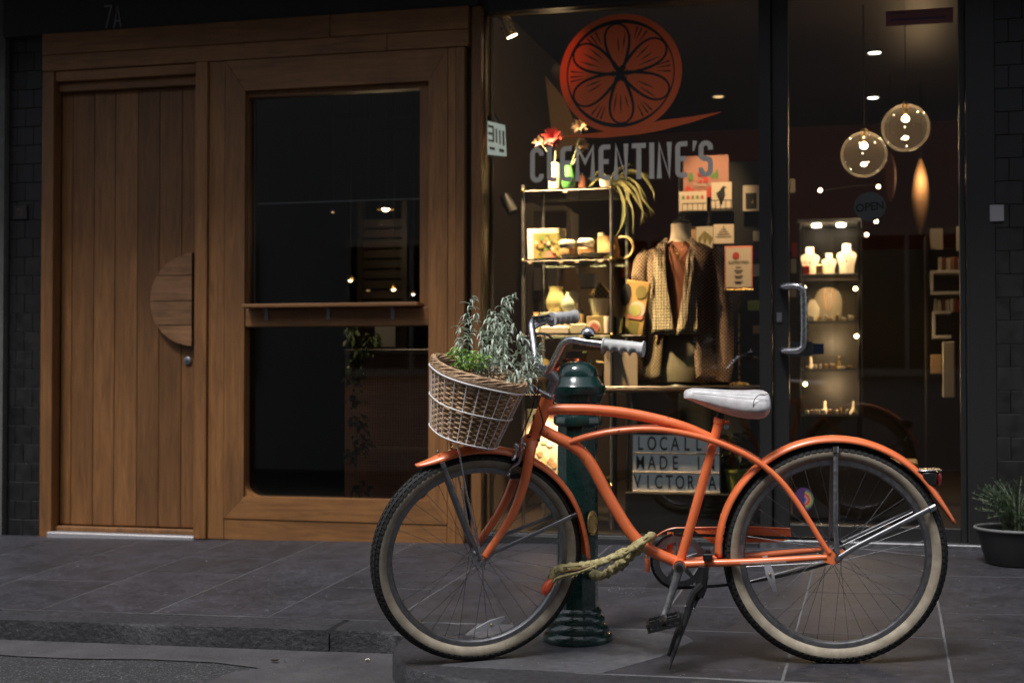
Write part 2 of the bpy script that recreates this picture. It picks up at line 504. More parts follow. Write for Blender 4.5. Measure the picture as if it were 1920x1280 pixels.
        for i in range(K):
            j = (i + 1) % N
            l0, r0, l1, r1 = i, N + i, j, N + j; q = 2 * N
            fs += [(l0, l1, r1, r0), (l0 + q, r0 + q, r1 + q, l1 + q), (l0, l0 + q, l1 + q, l1), (r0, r1, r1 + q, r0 + q)]
        if not closed: fs += [(0, N, 3 * N, 2 * N), (N - 1, 3 * N - 1, 4 * N - 1, 2 * N - 1)]
        return s.add(vs, fs)
    def xf(s, M): s.v = [M @ v for v in s.v]; return s
    def mesh(s, name, mat, smooth=35, fix=True):
        me = bpy.data.meshes.new(name); me.from_pydata([tuple(v) for v in s.v], [], s.f)
        if fix:
            b = bmesh.new(); b.from_mesh(me); bmesh.ops.recalc_face_normals(b, faces=b.faces[:]); b.to_mesh(me); b.free()
        me.materials.append(MATS[mat] if isinstance(mat, str) else mat)
        if smooth:
            me.polygons.foreach_set('use_smooth', [True] * len(me.polygons))
            me.set_sharp_from_angle(angle=R(smooth))
        return me

def root_pos(o):
    while o.parent: o = o.parent
    return o.location
def link(name, me, parent=None, loc=None, M=None):
    o = bpy.data.objects.new(name, me); COL.objects.link(o)
    if parent: o.parent = parent
    if M is not None: o.matrix_local = M
    elif loc is not None: o.location = loc
    return o
WORLD = {}
def wpos(o):                                # accumulated translation of an unrotated chain
    p = Vector((0, 0, 0))
    while o: p += o.location; o = o.parent
    return p
def put(name, mb, mat, parent=None, smooth=35, fix=True, kind=None, base=False):
    """mesh authored in world coordinates, recentred on itself, under an unrotated parent"""
    lo = Vector([min(v[i] for v in mb.v) for i in range(3)]); hi = Vector([max(v[i] for v in mb.v) for i in range(3)])
    c = (lo + hi) / 2
    if base: c.z = lo.z
    mb.v = [v - c for v in mb.v]
    o = link(name, mb.mesh(name, mat, smooth, fix), parent, c - (wpos(parent) if parent else Vector()))
    if kind: o['kind'] = kind
    return o
def tag(o, label=None, cat=None, group=None, kind=None):
    for k, v in (('label', label), ('category', cat), ('group', group), ('kind', kind)):
        if v: o[k] = v
    return o
def thing(name, loc, label, cat, group=None, rot=None):
    o = bpy.data.objects.new(name, None); COL.objects.link(o); o.location = loc; o.empty_display_size = .05
    if rot is not None: o.rotation_euler = rot
    return tag(o, label, cat, group)
def text_mb(s, size, depth=.002, xs=1.0, align='CENTER', spacing=1.0, bold=0.0):
    cu = bpy.data.curves.new('tmp', 'FONT'); cu.body = s; cu.size = size; cu.extrude = depth / 2; cu.align_x = align
    cu.align_y = 'CENTER'; cu.space_character = spacing; cu.resolution_u = 3; cu.offset = bold
    ob = bpy.data.objects.new('tmp', cu); COL.objects.link(ob)
    bpy.context.view_layer.update()
    me = bpy.data.meshes.new_from_object(ob.evaluated_get(bpy.context.evaluated_depsgraph_get()))
    mb = MB().add([Vector((v.co.x * xs, v.co.y, v.co.z)) for v in me.vertices], [tuple(p.vertices) for p in me.polygons])
    bpy.data.objects.remove(ob); bpy.data.curves.remove(cu); bpy.data.meshes.remove(me)
    return mb
FACE = Matrix(((1, 0, 0, 0), (0, 0, -1, 0), (0, 1, 0, 0), (0, 0, 0, 1)))   # local xy -> world xz, local +z -> towards the street
def at(x, y, z, M=FACE): return Matrix.Translation((x, y, z)) @ M

# ================================================================ SETTING
def zoff(poly, dz=0): return [Vector((x, y, gz(x, y) + dz)) for x, y in poly]
# kerb line: front edge of the kerb at the left, then the rounded build-out on which the bicycle stands
KY0, KY1 = 4.715, 4.90
corner = [G(px, py) for px, py in ((748, 1199), (739, 1212), (736, 1226), (745, 1240), (766, 1251), (799, 1260), (860, 1273), (914, 1281))]
corner = [(p.x, p.y) for p in corner]
KH = .078
out = [(-1.60, 4.755)] + corner + [(-1.12, 4.03), (-.9, 3.95), (-.5, 3.90), (3.2, 3.86)]
def sheet(name, poly, mat, dz, kind='structure'):
    mb = MB().add(zoff(poly, dz), [tuple(range(len(poly)))])
    return put(name, mb, mat, kind=kind, smooth=0)
# road and ground
gr = MB(); xs = [-60, -12, -6, -3, -1, 1, 3, 6, 12, 60]; ys = [-60, -3.2, 0, 2, 3, 3.8, 4.6, 5.2]
gr.add([Vector((x, y, gz(max(-8, min(6, x)), max(-1, min(y, 5.2))) - KH)) for x in xs for y in ys], [(i * 8 + j, (i + 1) * 8 + j, (i + 1) * 8 + j + 1, i * 8 + j + 1) for i in range(9) for j in range(7)])
put('road', gr, 'asphalt', kind='structure', smooth=0)
gt = MB(); gx = [-9 + .25 * i for i in range(30)]
gt_o = [(x, 4.50 + .012 * math.sin(x * 7) + .01 * math.sin(x * 19)) for x in gx if x < -2.0]
g2 = [G(570, 1281, -KH), G(590, 1245, -KH), G(606, 1228, -KH), G(640, 1219, -KH)]
poly = gt_o + [(-2.05, 4.46), (-2.12, 4.40), (-2.15, 4.25), (-2.13, 4.0), (-1.1, 3.8), (-.9, 4.2), (-1.55, 4.9), (-9, 4.9)]
sheet('gutter', poly, 'gutter_concrete', -KH + .004)
# bed under the footpath (joint mortar shows between the slabs)
bed = [(-9, KY1 - .006)] + [(-1.55, KY1)] + [(-1.55, 4.60), (-1.45, 4.42), (-1.2, 4.32), (-.95, 4.28), (-.9, 4.1), (3.2, 3.96), (3.2, 6.66), (-9, 6.66)]
sheet('pavement', bed, 'slab_joint', -.0010)
FP = bpy.data.objects['pavement']
def slab(x0, x1, y0, y1, j=.0042, clip=None):
    x0 += j; x1 -= j; y0 += j; y1 -= j
    dz = random.uniform(-.0002, .0006); tx = 0
    jit = lambda: random.uniform(-.0012, .0012)
    pts = clip or [(x0 + jit(), y0 + jit()), (x1 + jit(), y0 + jit()), (x1 + jit(), y1 + jit()), (x0 + jit(), y1 + jit())]
    top = [Vector((x, y, gz(x, y) + dz + tx)) for x, y in pts]
    cx = sum(p[0] for p in pts) / len(pts); cy = sum(p[1] for p in pts) / len(pts)
    mid = [Vector((x, y, gz(x, y) - .0035 + dz)) for x, y in [(cx + (x - cx) * 1.004, cy + (y - cy) * 1.004) for x, y in pts]]
    bot = [v - Vector((0, 0, .03)) for v in mid]
    n = len(pts)
    mb = MB().add(top + mid + bot, [tuple(range(n))] + [(i, (i + 1) % n, n + (i + 1) % n, n + i) for i in range(n)] +
                  [(n + i, n + (i + 1) % n, 2 * n + (i + 1) % n, 2 * n + i) for i in range(n)])
    put('paving_slab', mb, 'bluestone_slab', FP, smooth=0)
cols = [-3.19 + .482 * k for k in range(-8, 12)]
rows_a = [4.9, 5.50, 6.10, 6.655]; rows_b = [4.9, 5.30, 6.06, 6.655]
for i in range(len(cols) - 1):
    x0, x1 = cols[i], cols[i + 1]
    xm = (x0 + x1) / 2
    if 0: pass
    if xm < -1.5:
        rows = [4.9, 6.10, 6.655] if i % 3 == 0 else [4.9, 5.49, 6.10, 6.655] if i % 3 == 1 else [4.9, 5.72, 6.10, 6.655]
    else:
        rows = [4.27, 4.90, 5.30, 6.03, 6.655] if i % 2 else [4.27, 4.90, 5.62, 6.03, 6.655]
    for a, b in zip(rows[:-1], rows[1:]):
        if xm > -1.5 and x0 < -.70 and a < 4.89: continue
        clip = None
        if xm > -1.5 and x0 < -1.5: 
            if b < 4.75: continue
        if xm < -.95 and xm > -1.5 and a < 4.3: continue
        slab(x0, x1, a, b, clip=clip)
slab(0, 1, 0, 1, clip=[(-.837, 4.278), (-.303, 4.278), (-.303, 4.892), (-.775, 4.892), (-.797, 4.874), (-.657, 4.822), (-.617, 4.74), (-.697, 4.50)])
# corner stone of the build-out and its kerb, then straight kerb stones
def kerb(poly, label=None, name='kerb_stone', rough=.0, ch=.012):
    n = len(poly); ins = []
    cx = sum(p[0] for p in poly) / n; cy = sum(p[1] for p in poly) / n
    top = []; mid = []; bot = []
    for k, (x, y) in enumerate(poly):
        d = Vector((cx - x, cy - y)); d = d.normalized() * ch if d.length else d
        w = rough * noise.noise(Vector((x * 14, y * 14, 3)))
        top.append(Vector((x + d.x, y + d.y, gz(x, y) + .001 + w * .5)))
        mid.append(Vector((x, y + w, gz(x, y) - .011 + w)))
        bot.append(Vector((x, y + w * .5, gz(x, y) - KH - .05)))
    mb = MB().add(top + mid + bot, [tuple(range(n))] + [(i, (i + 1) % n, n + (i + 1) % n, n + i) for i in range(n)] +
                  [(n + i, n + (i + 1) % n, 2 * n + (i + 1) % n, 2 * n + i) for i in range(n)])
    o = put(name, mb, 'kerb_stone', KB, smooth=40)
    return o
KB = put('kerb', MB().bb(-9, -1.62, KY0 + .03, KY1 - .02, -.2, -.12), 'kerb_stone', kind='structure')
def edge(x0, x1, y, n): return [(x0 + (x1 - x0) * i / n, y + .004 * noise.noise(Vector(((x0 + (x1 - x0) * i / n) * 9, 0, 5)))) for i in range(n + 1)]
kx = [-9, -7.4, -5.9, -4.45, -3.35, -1.905, -1.40]
for a, b in zip(kx[:-1], kx[1:]):
    m_ = 26
    kerb(edge(a + .0015, b - .0015, KY0 + (.004 if b > -1.5 else 0), m_) + edge(b - .0015, a + .0015, KY1 - .004, 6), rough=.012 if b > -1.5 else .004)
cs = smooth_path([Vector((x, y, 0)) for x, y in out[:13]], 4)
cpoly = [(p.x, p.y) for p in cs] + [(-.5, 4.255), (-.905, 4.265), (-.915, 4.27), (-1.31, 4.28), (-1.36, 4.70), (-1.40, 4.72)]
kerb(cpoly, rough=.003)
inner = [(-1.355, 4.285), (-.915, 4.276), (-.84, 4.275), (-.70, 4.50), (-.62, 4.74), (-.66, 4.82), (-.80, 4.87), (-1.10, 4.892), (-1.395, 4.893), (-1.395, 4.725), (-1.36, 4.71)]
o = kerb(inner, rough=.001, ch=.001); o.data.materials.clear(); o.data.materials.append(MATS['corner_stone'])
fill = [(-.836, 4.276), (-.745, 4.276), (-.745, 4.893), (-.80, 4.893), (-.655, 4.83), (-.612, 4.74), (-.694, 4.50)]
kerb([(-.5, 3.905), (1.0, 3.89), (1.0, 4.245), (-.5, 4.245)], rough=.003)
kerb([(1.006, 3.89), (3.2, 3.87), (3.2, 4.245), (1.006, 4.245)], rough=.003)
# small litter
def scrap(px, py, size, mat, label, name, cat, dz=.004):
    c = G(px, py, dz); mb = MB(); k = 5; pts = []
    for i in range(k):
        a = i / k * 6.28 + random.uniform(-.3, .3); r = size * random.uniform(.6, 1)
        pts.append(c + Vector((r * math.cos(a), r * math.sin(a) * .7, .002 + random.uniform(0, size * .5))))
    mb.add([c + Vector((0, 0, .003))] + pts, [(0, 1 + i, 1 + (i + 1) % k) for i in range(k)])
    tag(put(name, mb, mat, smooth=0), label, cat)
scrap(515, 1241, .022, 'tan_card', 'crumpled tan dry leaf lying in the gutter beside two white flecks', 'dry_leaf', 'leaf', -KH + .006)
scrap(534, 1240, .010, 'box_grey', 'tiny pale paper scrap in the gutter right of the tan leaf', 'paper_scrap', 'litter', -KH + .006)
scrap(688, 1238, .012, 'paper', 'small white paper fleck on the rough gutter concrete near the rounded kerb corner', 'paper_scrap', 'litter', -KH + .006)
rnd = random.Random(3); mb = MB()
for i in range(420):
    if i < 60: px, py = rnd.gauss(1165, 22), rnd.gauss(1105, 6)
    else: px, py = rnd.uniform(0, 1900), rnd.uniform(1010, 1275)
    if px < 740 and py > 1185: h = -KH + .005
    else: h = .003
    if 700 < px < 760 and py > 1190: continue
    c = G(px, py, h); s = rnd.uniform(.0008, .0024)
    mb.box(c, (s * rnd.uniform(.7, 2), s, s * .6), Matrix.Rotation(rnd.uniform(0, 3), 3, 'Z'))
tag(put('grit', mb, 'box_grey', smooth=0), 'scattered pale grit and crumbs on the footpath and gutter', 'grit', kind='stuff')

# ---------------------------------------------------------------- building masses
def wall(name, x0, x1, y0, y1, z0, z1, mat, kind='structure'):
    return put(name, MB().bb(x0, x1, y0, y1, z0, z1), mat, kind=kind, smooth=0)
XL, XT, XS, XD, XR = W(14, 600, 6.7).x, W(75, 600, 6.62).x, W(900, 600, 6.7).x, W(1440, 600, 6.7).x, W(1846, 600, 6.7).x
ZT = W(470, 37, 6.62).z      # top of the timber front
tag(wall('rendered_wall', -12, XL, 6.66, 6.95, -.2, 3.4, 'grey_render', None), 'plain grey rendered wall at the far left edge beside the black tiled pillar', 'wall')
tag(wall('upper_wall', -12, 6, 6.75, 7.0, 3.4, 7.5, 'grey_render', None), 'rendered upper storey wall above the shopfronts', 'wall')
# awning over the footpath
aw = thing('awning', (-2, 5.9, 3.2), 'dark awning over the footpath above both shopfronts', 'awning')
put('deck', MB().bb(-12, 6, 5.75, 6.74, 3.24, 3.30), 'dark_fascia', aw); put('fascia_board', MB().bb(-12, 6, 5.70, 5.749, 3.16, 3.36), 'black_paint', aw)
# fascia over the fronts
fa = thing('fascia', (-2, 6.7, ZT), 'dark fascia board above the timber front with the number 7A', 'fascia')
put('board', MB().bb(XL, XS + .004, 6.64, 6.745, ZT, 3.235), 'dark_fascia', fa)
n7 = W(196, 33, 6.64)
mbt = MB(); Z7 = .115
M7 = at(n7.x, 6.638, n7.z - Z7 / 2)
mbt.ribbon([(0, Z7), (.042, Z7), (.012, 0)], .006, .003, M7)
mbt.ribbon([(.058, 0), (.078, Z7), (.098, 0)], .006, .003, M7); mbt.ribbon([(.066, .034), (.090, .034)], .006, .003, M7)
put('number', mbt, 'sticker_white', fa, smooth=0)
# opposite side of the lane (seen only as dark reflections)
ob = thing('opposite_building', (-1, -4.2, 0), 'dark brick building across the lane behind the camera', 'building')
put('wall', MB().bb(-30, 30, -4.8, -4.2, -.4, 8.5), 'opp_brick', ob)
for k in range(-5, 6):
    x = k * 3.1 - .6
    w_ = put('window', MB().bb(x, x + 1.7, -4.19, -4.15, .9, 2.6), 'matt_black', ob)
    put('frame', MB().bb(x - .05, x + 1.75, -4.145, -4.11, 2.55, 2.64).bb(x - .05, x + 1.75, -4.145, -4.11, .86, .95).bb(x - .05, x, -4.145, -4.11, .95, 2.55).bb(x + 1.7, x + 1.75, -4.145, -4.11, .95, 2.55).bb(x + .83, x + .88, -4.145, -4.11, .95, 2.55), 'cream_paint', w_)

# ---------------------------------------------------------------- tiled pillars
def pillar(x0, x1, tw, th, label, off):
    zt = 3.235 if x0 > 0 else ZT
    t = thing('tiled_pillar', ((x0 + x1) / 2, 6.72, gz(x0, 6.6)), label, 'pillar')
    put('grout', MB().bb(x0, x1, 6.712, 6.95, -.1, 3.235), 'tile_grout', t)
    z = gz(x0, 6.7) - .02; r = 0
    cache = {}
    while z < 2.80:
        x = x0 - (tw / 2 if (r + off) % 2 else 0)
        while x < x1 - .003:
            a, b = max(x + .001, x0), min(x + tw - .001, x1)
            if b - a > .012 and b < 1.25:
                k = round(b - a, 4)
                if k not in cache:
                    cache[k] = MB().cbox(-(b - a) / 2, (b - a) / 2, -.006, .006, -th / 2 + .001, th / 2 - .001, .0015).mesh('tile', 'black_tile', 0)
                o = link('tile', cache[k], t, Vector(((a + b) / 2, 6.706 + random.uniform(-.0006, .0006), z + th / 2)) - wpos(t))
                o.rotation_euler = (random.uniform(-.004, .004), 0, random.uniform(-.004, .004))
            x += tw
        z += th; r += 1
    return t
pillar(XL + .002, XT - .003, .1, .1, 'black tiled pillar left of the timber door, with a small plate on it', 0)
pillar(XR + .05, 3.0, .118, .104, 'black tiled pillar at the right edge behind the potted shrub', 1)
# plate on the left pillar, card on the right one
c = W(38, 398, 6.69)
pl = thing('intercom_plate', c, 'small dull square plate with a round red mark on the left black pillar', 'plate')
put('plate', MB().cbox(c.x - .042, c.x + .042, 6.688, 6.699, c.z - .038, c.z + .038, .002), 'dark_fascia', pl)
put('ring', MB().ribbon([(.018 * math.cos(a * .5236), .018 * math.sin(a * .5236)) for a in range(12)], .004, .002, at(c.x, 6.687, c.z), True), 'sticker_pink', pl, smooth=0)
c = W(1869, 400, 6.70)
tag(put('wall_card', MB().cbox(c.x - .03, c.x + .03, 6.690, 6.699, c.z - .037, c.z + .037, .002), 'sticker_white'), 'small pale card fixed to the right black tiled pillar', 'card')

# ================================================================ TIMBER FRONT
YF = 6.62
def wx(px, Y=YF): return W(px, 600, Y).x
def zz(px, py, Y=YF): return W(px, py, Y).z
tf = thing('timber_shopfront', (-3.1, 6.66, .06), 'cedar timber cafe front with plank door and tall divided window', 'shopfront')
X0, XJ, XP0, XP1, XP2 = wx(75), wx(97), wx(366), wx(389), wx(420)
XW0, XW1, XR0, XR1 = wx(457), wx(803), wx(838), wx(870)
ZH = zz(480, 110); ZB0, ZBO, ZBI = gz(-2.5, 6.62) - .01, zz(650, 978), zz(630, 935)
ZWO, ZWI = zz(640, 112), zz(640, 160)
V, H = 'cedar_vertical', 'cedar_horizontal'
def board(x0, x1, z0, z1, mat, y0=YF, y1=6.70, c=.003, parent=None, name='board'):
    return put(name, MB().cbox(x0, x1, y0, y1, z0, z1, c), mat, parent or tf)
zm = (ZH + ZT) / 2 - .015
xj = wx(617)
board(X0, xj - .001, zm + .001, ZT - .002, H, YF); board(xj + .001, XR1 + .02, zm + .001, ZT - .002, H, YF + .001)
board(X0, xj + .3, ZH + .001, zm - .001, H, YF + .003); board(xj + .302, XR1 + .02, ZH + .001, zm - .001, H, YF + .002)
zdoor = zz(230, 166, 6.66)
board(X0, XJ, ZB0 - .02, ZH - .002, V, YF + .004)
board(XJ + .001, XP0 - .001, ZH - .055, ZH - .002, H, YF + .015, 6.75)
board(XJ + .001, XP0 - .001, ZH - .105, ZH - .057, H, YF + .045, 6.75)
board(XP0, XP1 - .001, ZB0, ZH - .002, V, YF - .012)
board(XP1, XP2 - .001, ZB0, ZH - .002, V, YF + .006)
board(XR0 + .001, wx(854) - .001, ZB0, ZH - .002, V, YF + .006); board(wx(854), XR1, ZB0, ZH - .002, V, YF + .002)
board(wx(880), wx(899), ZB0 - .01, ZT - .002, V, YF + .03); board(XR1 + .001, wx(880) - .001, ZB0 - .01, ZH, 'black_paint', YF + .06, 6.75, name='shadow_gap')
board(XP2, XR0, ZB0, ZBO - .002, H, YF + .008); 
# mitred surround with a rounded inner edge
def mitre(poly, mat, name='frame_board', y=YF + .004, d=.075):
    return put(name, MB().prism([(x, z) for x, z in poly], -d, at(0, y, 0)), mat, tf, smooth=0)
def surround(xo0, xo1, xi0, xi1, zo0, zo1, zi0, zi1, g=.001):
    r = .028
    mitre([(xo0 + g, zo0), (xo1 - g, zo0), (xi1 - g, zi0), (xi0 + g, zi0)], H)
    mitre([(xo0 + g, zo1), (xi0 + g, zi1), (xi1 - g, zi1), (xo1 - g, zo1)], H)
    mitre([(xo0, zo0 + g), (xi0, zi0 + g), (xi0, zi1 - g), (xo0, zo1 - g)], V)
    mitre([(xo1, zo0 + g), (xo1, zo1 - g), (xi1, zi1 - g), (xi1, zi0 + g)], V)
surround(XP2, XR0, XW0, XW1, ZBO, ZH - .003, ZBI, ZWI)
# inner step, set back
XG0, XG1 = wx(468, 6.68), wx(790, 6.68)
zr0, zr1 = zz(620, 612, 6.66), zz(620, 578, 6.66)
put('inner_frame', MB().bb(XW0 + .001, XG0, 6.655, 6.72, zr1, ZWI - .001).bb(XG1, XW1 - .001, 6.655, 6.72, zr1, ZWI - .001).bb(XG0, XG1, 6.655, 6.72, ZWI - .028, ZWI - .001), V, tf)
# rounded corners of the lower light
for sx, xc in ((1, XW0), (-1, XW1)):
    rr = .075
    pts = [(xc, ZBI)] + [(xc + sx * (rr - rr * math.sin(a * math.pi / 16)), ZBI + rr - rr * math.cos(a * math.pi / 16)) for a in range(9)]
    pts = [(xc, ZBI + .0005)] + [(xc + sx * (rr - rr * math.cos(t)), ZBI + rr - rr * math.sin(t)) for t in [i * math.pi / 16 for i in range(9)]]
    put('corner_block', MB().prism(pts, -.05, at(0, 6.64, 0)), V, tf, smooth=0)
board(XW0 + .001, XW1 - .001, zr0, zr1, H, 6.632, 6.72, .004, name='rail')
# counter shelf with three brackets
sh = board(wx(452, 6.55), wx(782, 6.55), zr1 + .002, zr1 + .022, H, 6.555, 6.655, .004, name='shelf')
for px in (498, 614, 735):
    x = wx(px); bk = put('bracket', MB().cbox(x - .009, x + .009, 6.626, 6.631, zr1 - .058, zr1 - .002, .001).cbox(x - .009, x + .009, 6.60, 6.626, zr1 - .003, zr1 + .0015, .0008), 'brushed_alloy', tf)
    put('screw', MB().lathe([(.0001, .0015), (.003, .001), (.003, 0)], 8, at(x, 6.6255, zr1 - .02)).lathe([(.0001, .0015), (.003, .001), (.003, 0)], 8, at(x, 6.6255, zr1 - .045)), 'dull_steel', bk)
put('window_pane', MB().bb(XG0 - .005, XG1 + .005, 6.690, 6.694, zr1 - .005, ZWI - .02), 'window_glass', tf, smooth=0)
put('window_pane', MB().bb(XW0 - .005, XW1 + .005, 6.690, 6.694, ZBI - .005, zr0 + .005), 'window_glass', tf, smooth=0)
zc = zz(640, 377, 6.7)
put('glazing_bar', MB().bb(XG0 + .03, XG1 - .005, 6.70, 6.712, zc - .003, zc + .003), 'dull_steel', tf, smooth=0)
put('glazing_bar', MB().bb(XG0 + .012, XG0 + .018, 6.70, 6.712, zr1, ZWI - .03), 'dull_steel', tf, smooth=0)
# door
dr = put('door', MB().bb(XJ + .002, XP0 - .002, 6.725, 6.75, gz(-3.8, 6.7) + .055, ZH - .10), 'cedar_door', tf)
bx = [wx(p, 6.70) for p in (92, 134, 175, 214.5, 257, 298, 340, 372)]
for i in range(len(bx) - 1):
    a, b = bx[i], bx[i + 1]
    a = max(a, XJ + .002); b = min(b, XP0 - .003)
    put('plank', MB().cbox(a + .0012, b - .0012, 6.700 + random.uniform(0, .0012), 6.722, gz(-3.8, 6.7) + .05, ZH - .107, .0025), 'cedar_door', dr)
ch = W(360, 562, 6.67); rr = .236
for z0, z1 in ((zz(330, 648, 6.67), zz(330, 610, 6.67)), (zz(330, 609, 6.67), zz(330, 564.5, 6.67)), (zz(330, 563.5, 6.67), zz(330, 517, 6.67)), (zz(330, 516, 6.67), zz(330, 474, 6.67))):
    pts = [(ch.x, z0 + .0008), (ch.x, z1 - .0008)]
    for k in range(9):
        z = z1 - .0008 + (z0 - z1 + .0016) * k / 8
        d = math.sqrt(max(rr * rr - (z - ch.z) ** 2, .0004)) if abs(z - ch.z) < rr else .02
        pts.append((ch.x - d, z))
    put('handle_board', MB().prism(pts, -.028, at(0, 6.664, 0)), 'cedar_handle', dr, smooth=0)
put('handle_gap', MB().bb(ch.x + .0015, ch.x + .010, 6.682, 6.699, ch.z - .235, ch.z + .24), 'matt_black', dr, smooth=0)
lc = W(357, 676, 6.70)
lk = put('lock', MB().lathe([(.0001, .012), (.012, .012), (.020, .008), (.022, 0)], 20, at(lc.x - .012, 6.6995, lc.z)), 'brushed_alloy', dr)
put('keyhole', MB().bb(lc.x - .0135, lc.x - .0105, 6.6855, 6.6872, lc.z - .007, lc.z + .007), 'matt_black', dr, smooth=0)
# threshold
put('threshold', MB().cbox(XJ - .01, XP0 + .005, 6.60, 6.70, gz(-3.8, 6.6) - .03, gz(-3.8, 6.6) + .022, .004), 'threshold_metal', tf)
put('door_sill', MB().cbox(XJ, XP0, 6.66, 6.73, gz(-3.8, 6.6) + .023, gz(-3.8, 6.6) + .047, .003), V, tf)

# ---------------------------------------------------------------- inside the cafe
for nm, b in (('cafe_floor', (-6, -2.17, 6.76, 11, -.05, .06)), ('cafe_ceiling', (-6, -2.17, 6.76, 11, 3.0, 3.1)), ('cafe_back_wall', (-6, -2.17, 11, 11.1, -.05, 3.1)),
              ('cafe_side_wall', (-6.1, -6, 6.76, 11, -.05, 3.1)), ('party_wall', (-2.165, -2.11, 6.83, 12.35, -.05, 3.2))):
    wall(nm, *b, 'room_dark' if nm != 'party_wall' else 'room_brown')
def pendant(px, py, Y, r, label, m='lamp_warm', shade='brass', cord=True):
    c = W(px, py, Y); t = thing('pendant_lamp', c, label, 'lamp', 'pendant lamps in the cafe')
    put('shade', MB().lathe([(.012, r * 1.0), (r * .55, r * .85), (r * .95, r * .3), (r, 0), (r * .96, 0), (r * .9, r * .28), (r * .5, r * .8), (.01, r * .95)], 20, Matrix.Translation(c)), shade, t)
    put('bulb', MB().sphere(c + Vector((0, 0, r * .22)), r * .42, 12, 8), m, t)
    put('cord', MB().tube([c + Vector((0, 0, r)), Vector((c.x, c.y, 3.0))], .003, 5), 'matt_black', t)
    return c
c = pendant(723, 393, 8.6, .055, 'glowing warm pendant lamp highest in the upper cafe window', 'lamp_hot')
pl_ = bpy.data.lights.new('pendant_light', 'POINT'); pl_.energy = 3.0; pl_.color = (1, .72, .4); pl_.shadow_soft_size = .04
o = bpy.data.objects.new('pendant_light', pl_); COL.objects.link(o); o.location = c - Vector((0, 0, .10)); 
pendant(624, 398, 9.6, .02, 'tiny dim lamp made for a reflected light left of the bright pendant in the upper cafe window', 'lamp_dim')  # this one and the low row model lights reflected in the pane
pendant(657, 526, 8.9, .035, 'low warm lamp made for a reflected light, leftmost of the low row')
pendant(690, 545, 9.6, .032, 'dim lamp made for a reflected light, second of the low row', 'lamp_dim')
pendant(738, 543, 9.0, .038, 'low warm lamp made for a reflected light, third of the low row')
pendant(775, 552, 9.2, .026, 'low small lamp made for a reflected light at the right end of the row', 'lamp_white')
c0, c1 = W(680, 400, 9.2), W(752, 520, 9.2)
sw = thing('slatted_screen', Vector((c0.x, 9.25, .1)), 'dim timber slatted screen behind the bright cafe pendant', 'screen')
z = .3
while z < 1.95:
    put('slat', MB().bb(c0.x, c1.x, 9.22, 9.24, z, z + .055), 'dark_slats', sw, smooth=0); z += .07
put('post', MB().bb(c0.x - .04, c0.x - .002, 9.2, 9.26, .06, 2.1).bb(c1.x + .002, c1.x + .04, 9.2, 9.26, .06, 2.1), 'dark_wood', sw)
# woven lattice bench behind the lower light
a, b = W(648, 655, 7.15), W(812, 655, 7.15)
lb = thing('lattice_bench', Vector(((a.x + b.x) / 2, 7.15, .06)), 'brown woven lattice bench back behind the lower cafe window', 'bench')
put('top_rail', MB().cbox(a.x, b.x, 7.13, 7.17, a.z - .03, a.z, .003), 'dark_wood', lb)
put('seat', MB().cbox(a.x, b.x, 7.2, 7.6, .45, .50, .005), 'dark_wood', lb)
mb = MB(); x = a.x
while x < b.x: mb.bb(x, x + .0065, 7.144, 7.149, .08, a.z - .031); x += .0145
z = .085
while z < a.z - .04: mb.bb(a.x, b.x, 7.1505, 7.155, z, z + .0065); z += .0145
tag(put('lattice', mb, wood('lattice_wood', (.22, .10, .055), (.40, .20, .11), 'X', knots=False), lb, smooth=0), kind='stuff')
# hanging plant and paper menu
def leaf_blob(mb, c, n, rad, size, rng, droop=.3):
    for i in range(n):
        d = Vector((rng.gauss(0, 1), rng.gauss(0, 1), rng.gauss(0, 1))).normalized() * rng.random() ** .5
        p = Vector(c) + Vector((d.x * rad[0], d.y * rad[1], d.z * rad[2]))
        a = rng.uniform(0, 6.28); t = Vector((math.cos(a), math.sin(a), rng.uniform(-droop - .4, .5))).normalized()
        s_ = t.cross(Vector((0, 0, 1))).normalized(); L = size * rng.uniform(.6, 1.2); w_ = L * .26
        q = p + t * L * .5; r_ = p + t * L - Vector((0, 0, L * droop))
        mb.add([p, q + s_ * w_, r_, q - s_ * w_], [(0, 1, 2), (0, 2, 3)])
rng = random.Random(5)
c = W(668, 640, 6.95)
hp = thing('trailing_plant', Vector((c.x, 6.95, .06)), 'dark trailing plant just inside the lower cafe window', 'plant')
mb = MB()
for px, py in ((660, 630), (672, 665), (668, 700), (665, 745), (672, 790), (680, 830), (660, 850), (676, 915), (700, 640)):
    p = W(px, py, 6.95); leaf_blob(mb, p, 26, (.05, .05, .06), .045, rng, .5)
tag(put('foliage', mb, 'dark_leaf', hp, smooth=0), kind='stuff')
put('stem', MB().tube(smooth_path([W(660, 615, 6.95), W(672, 700, 6.95), W(664, 800, 6.95), W(674, 985, 6.95)], 4), .004, 5), 'stem_green', hp)
c = W(654, 694, 6.93); tag(put('lemon', MB().sphere(c, .018, 12, 8, (1, 1, 1.2)), 'lime_pot'), 'small yellow green fruit hanging on the trailing plant', 'fruit')
a, b = W(703, 612, 7.0), W(741, 650, 7.0)
tag(put('menu_paper', MB().bb(a.x, b.x, 7.0, 7.003, b.z, a.z), 'linen', smooth=0), 'pale sheet of paper at the top of the lower cafe window', 'paper')

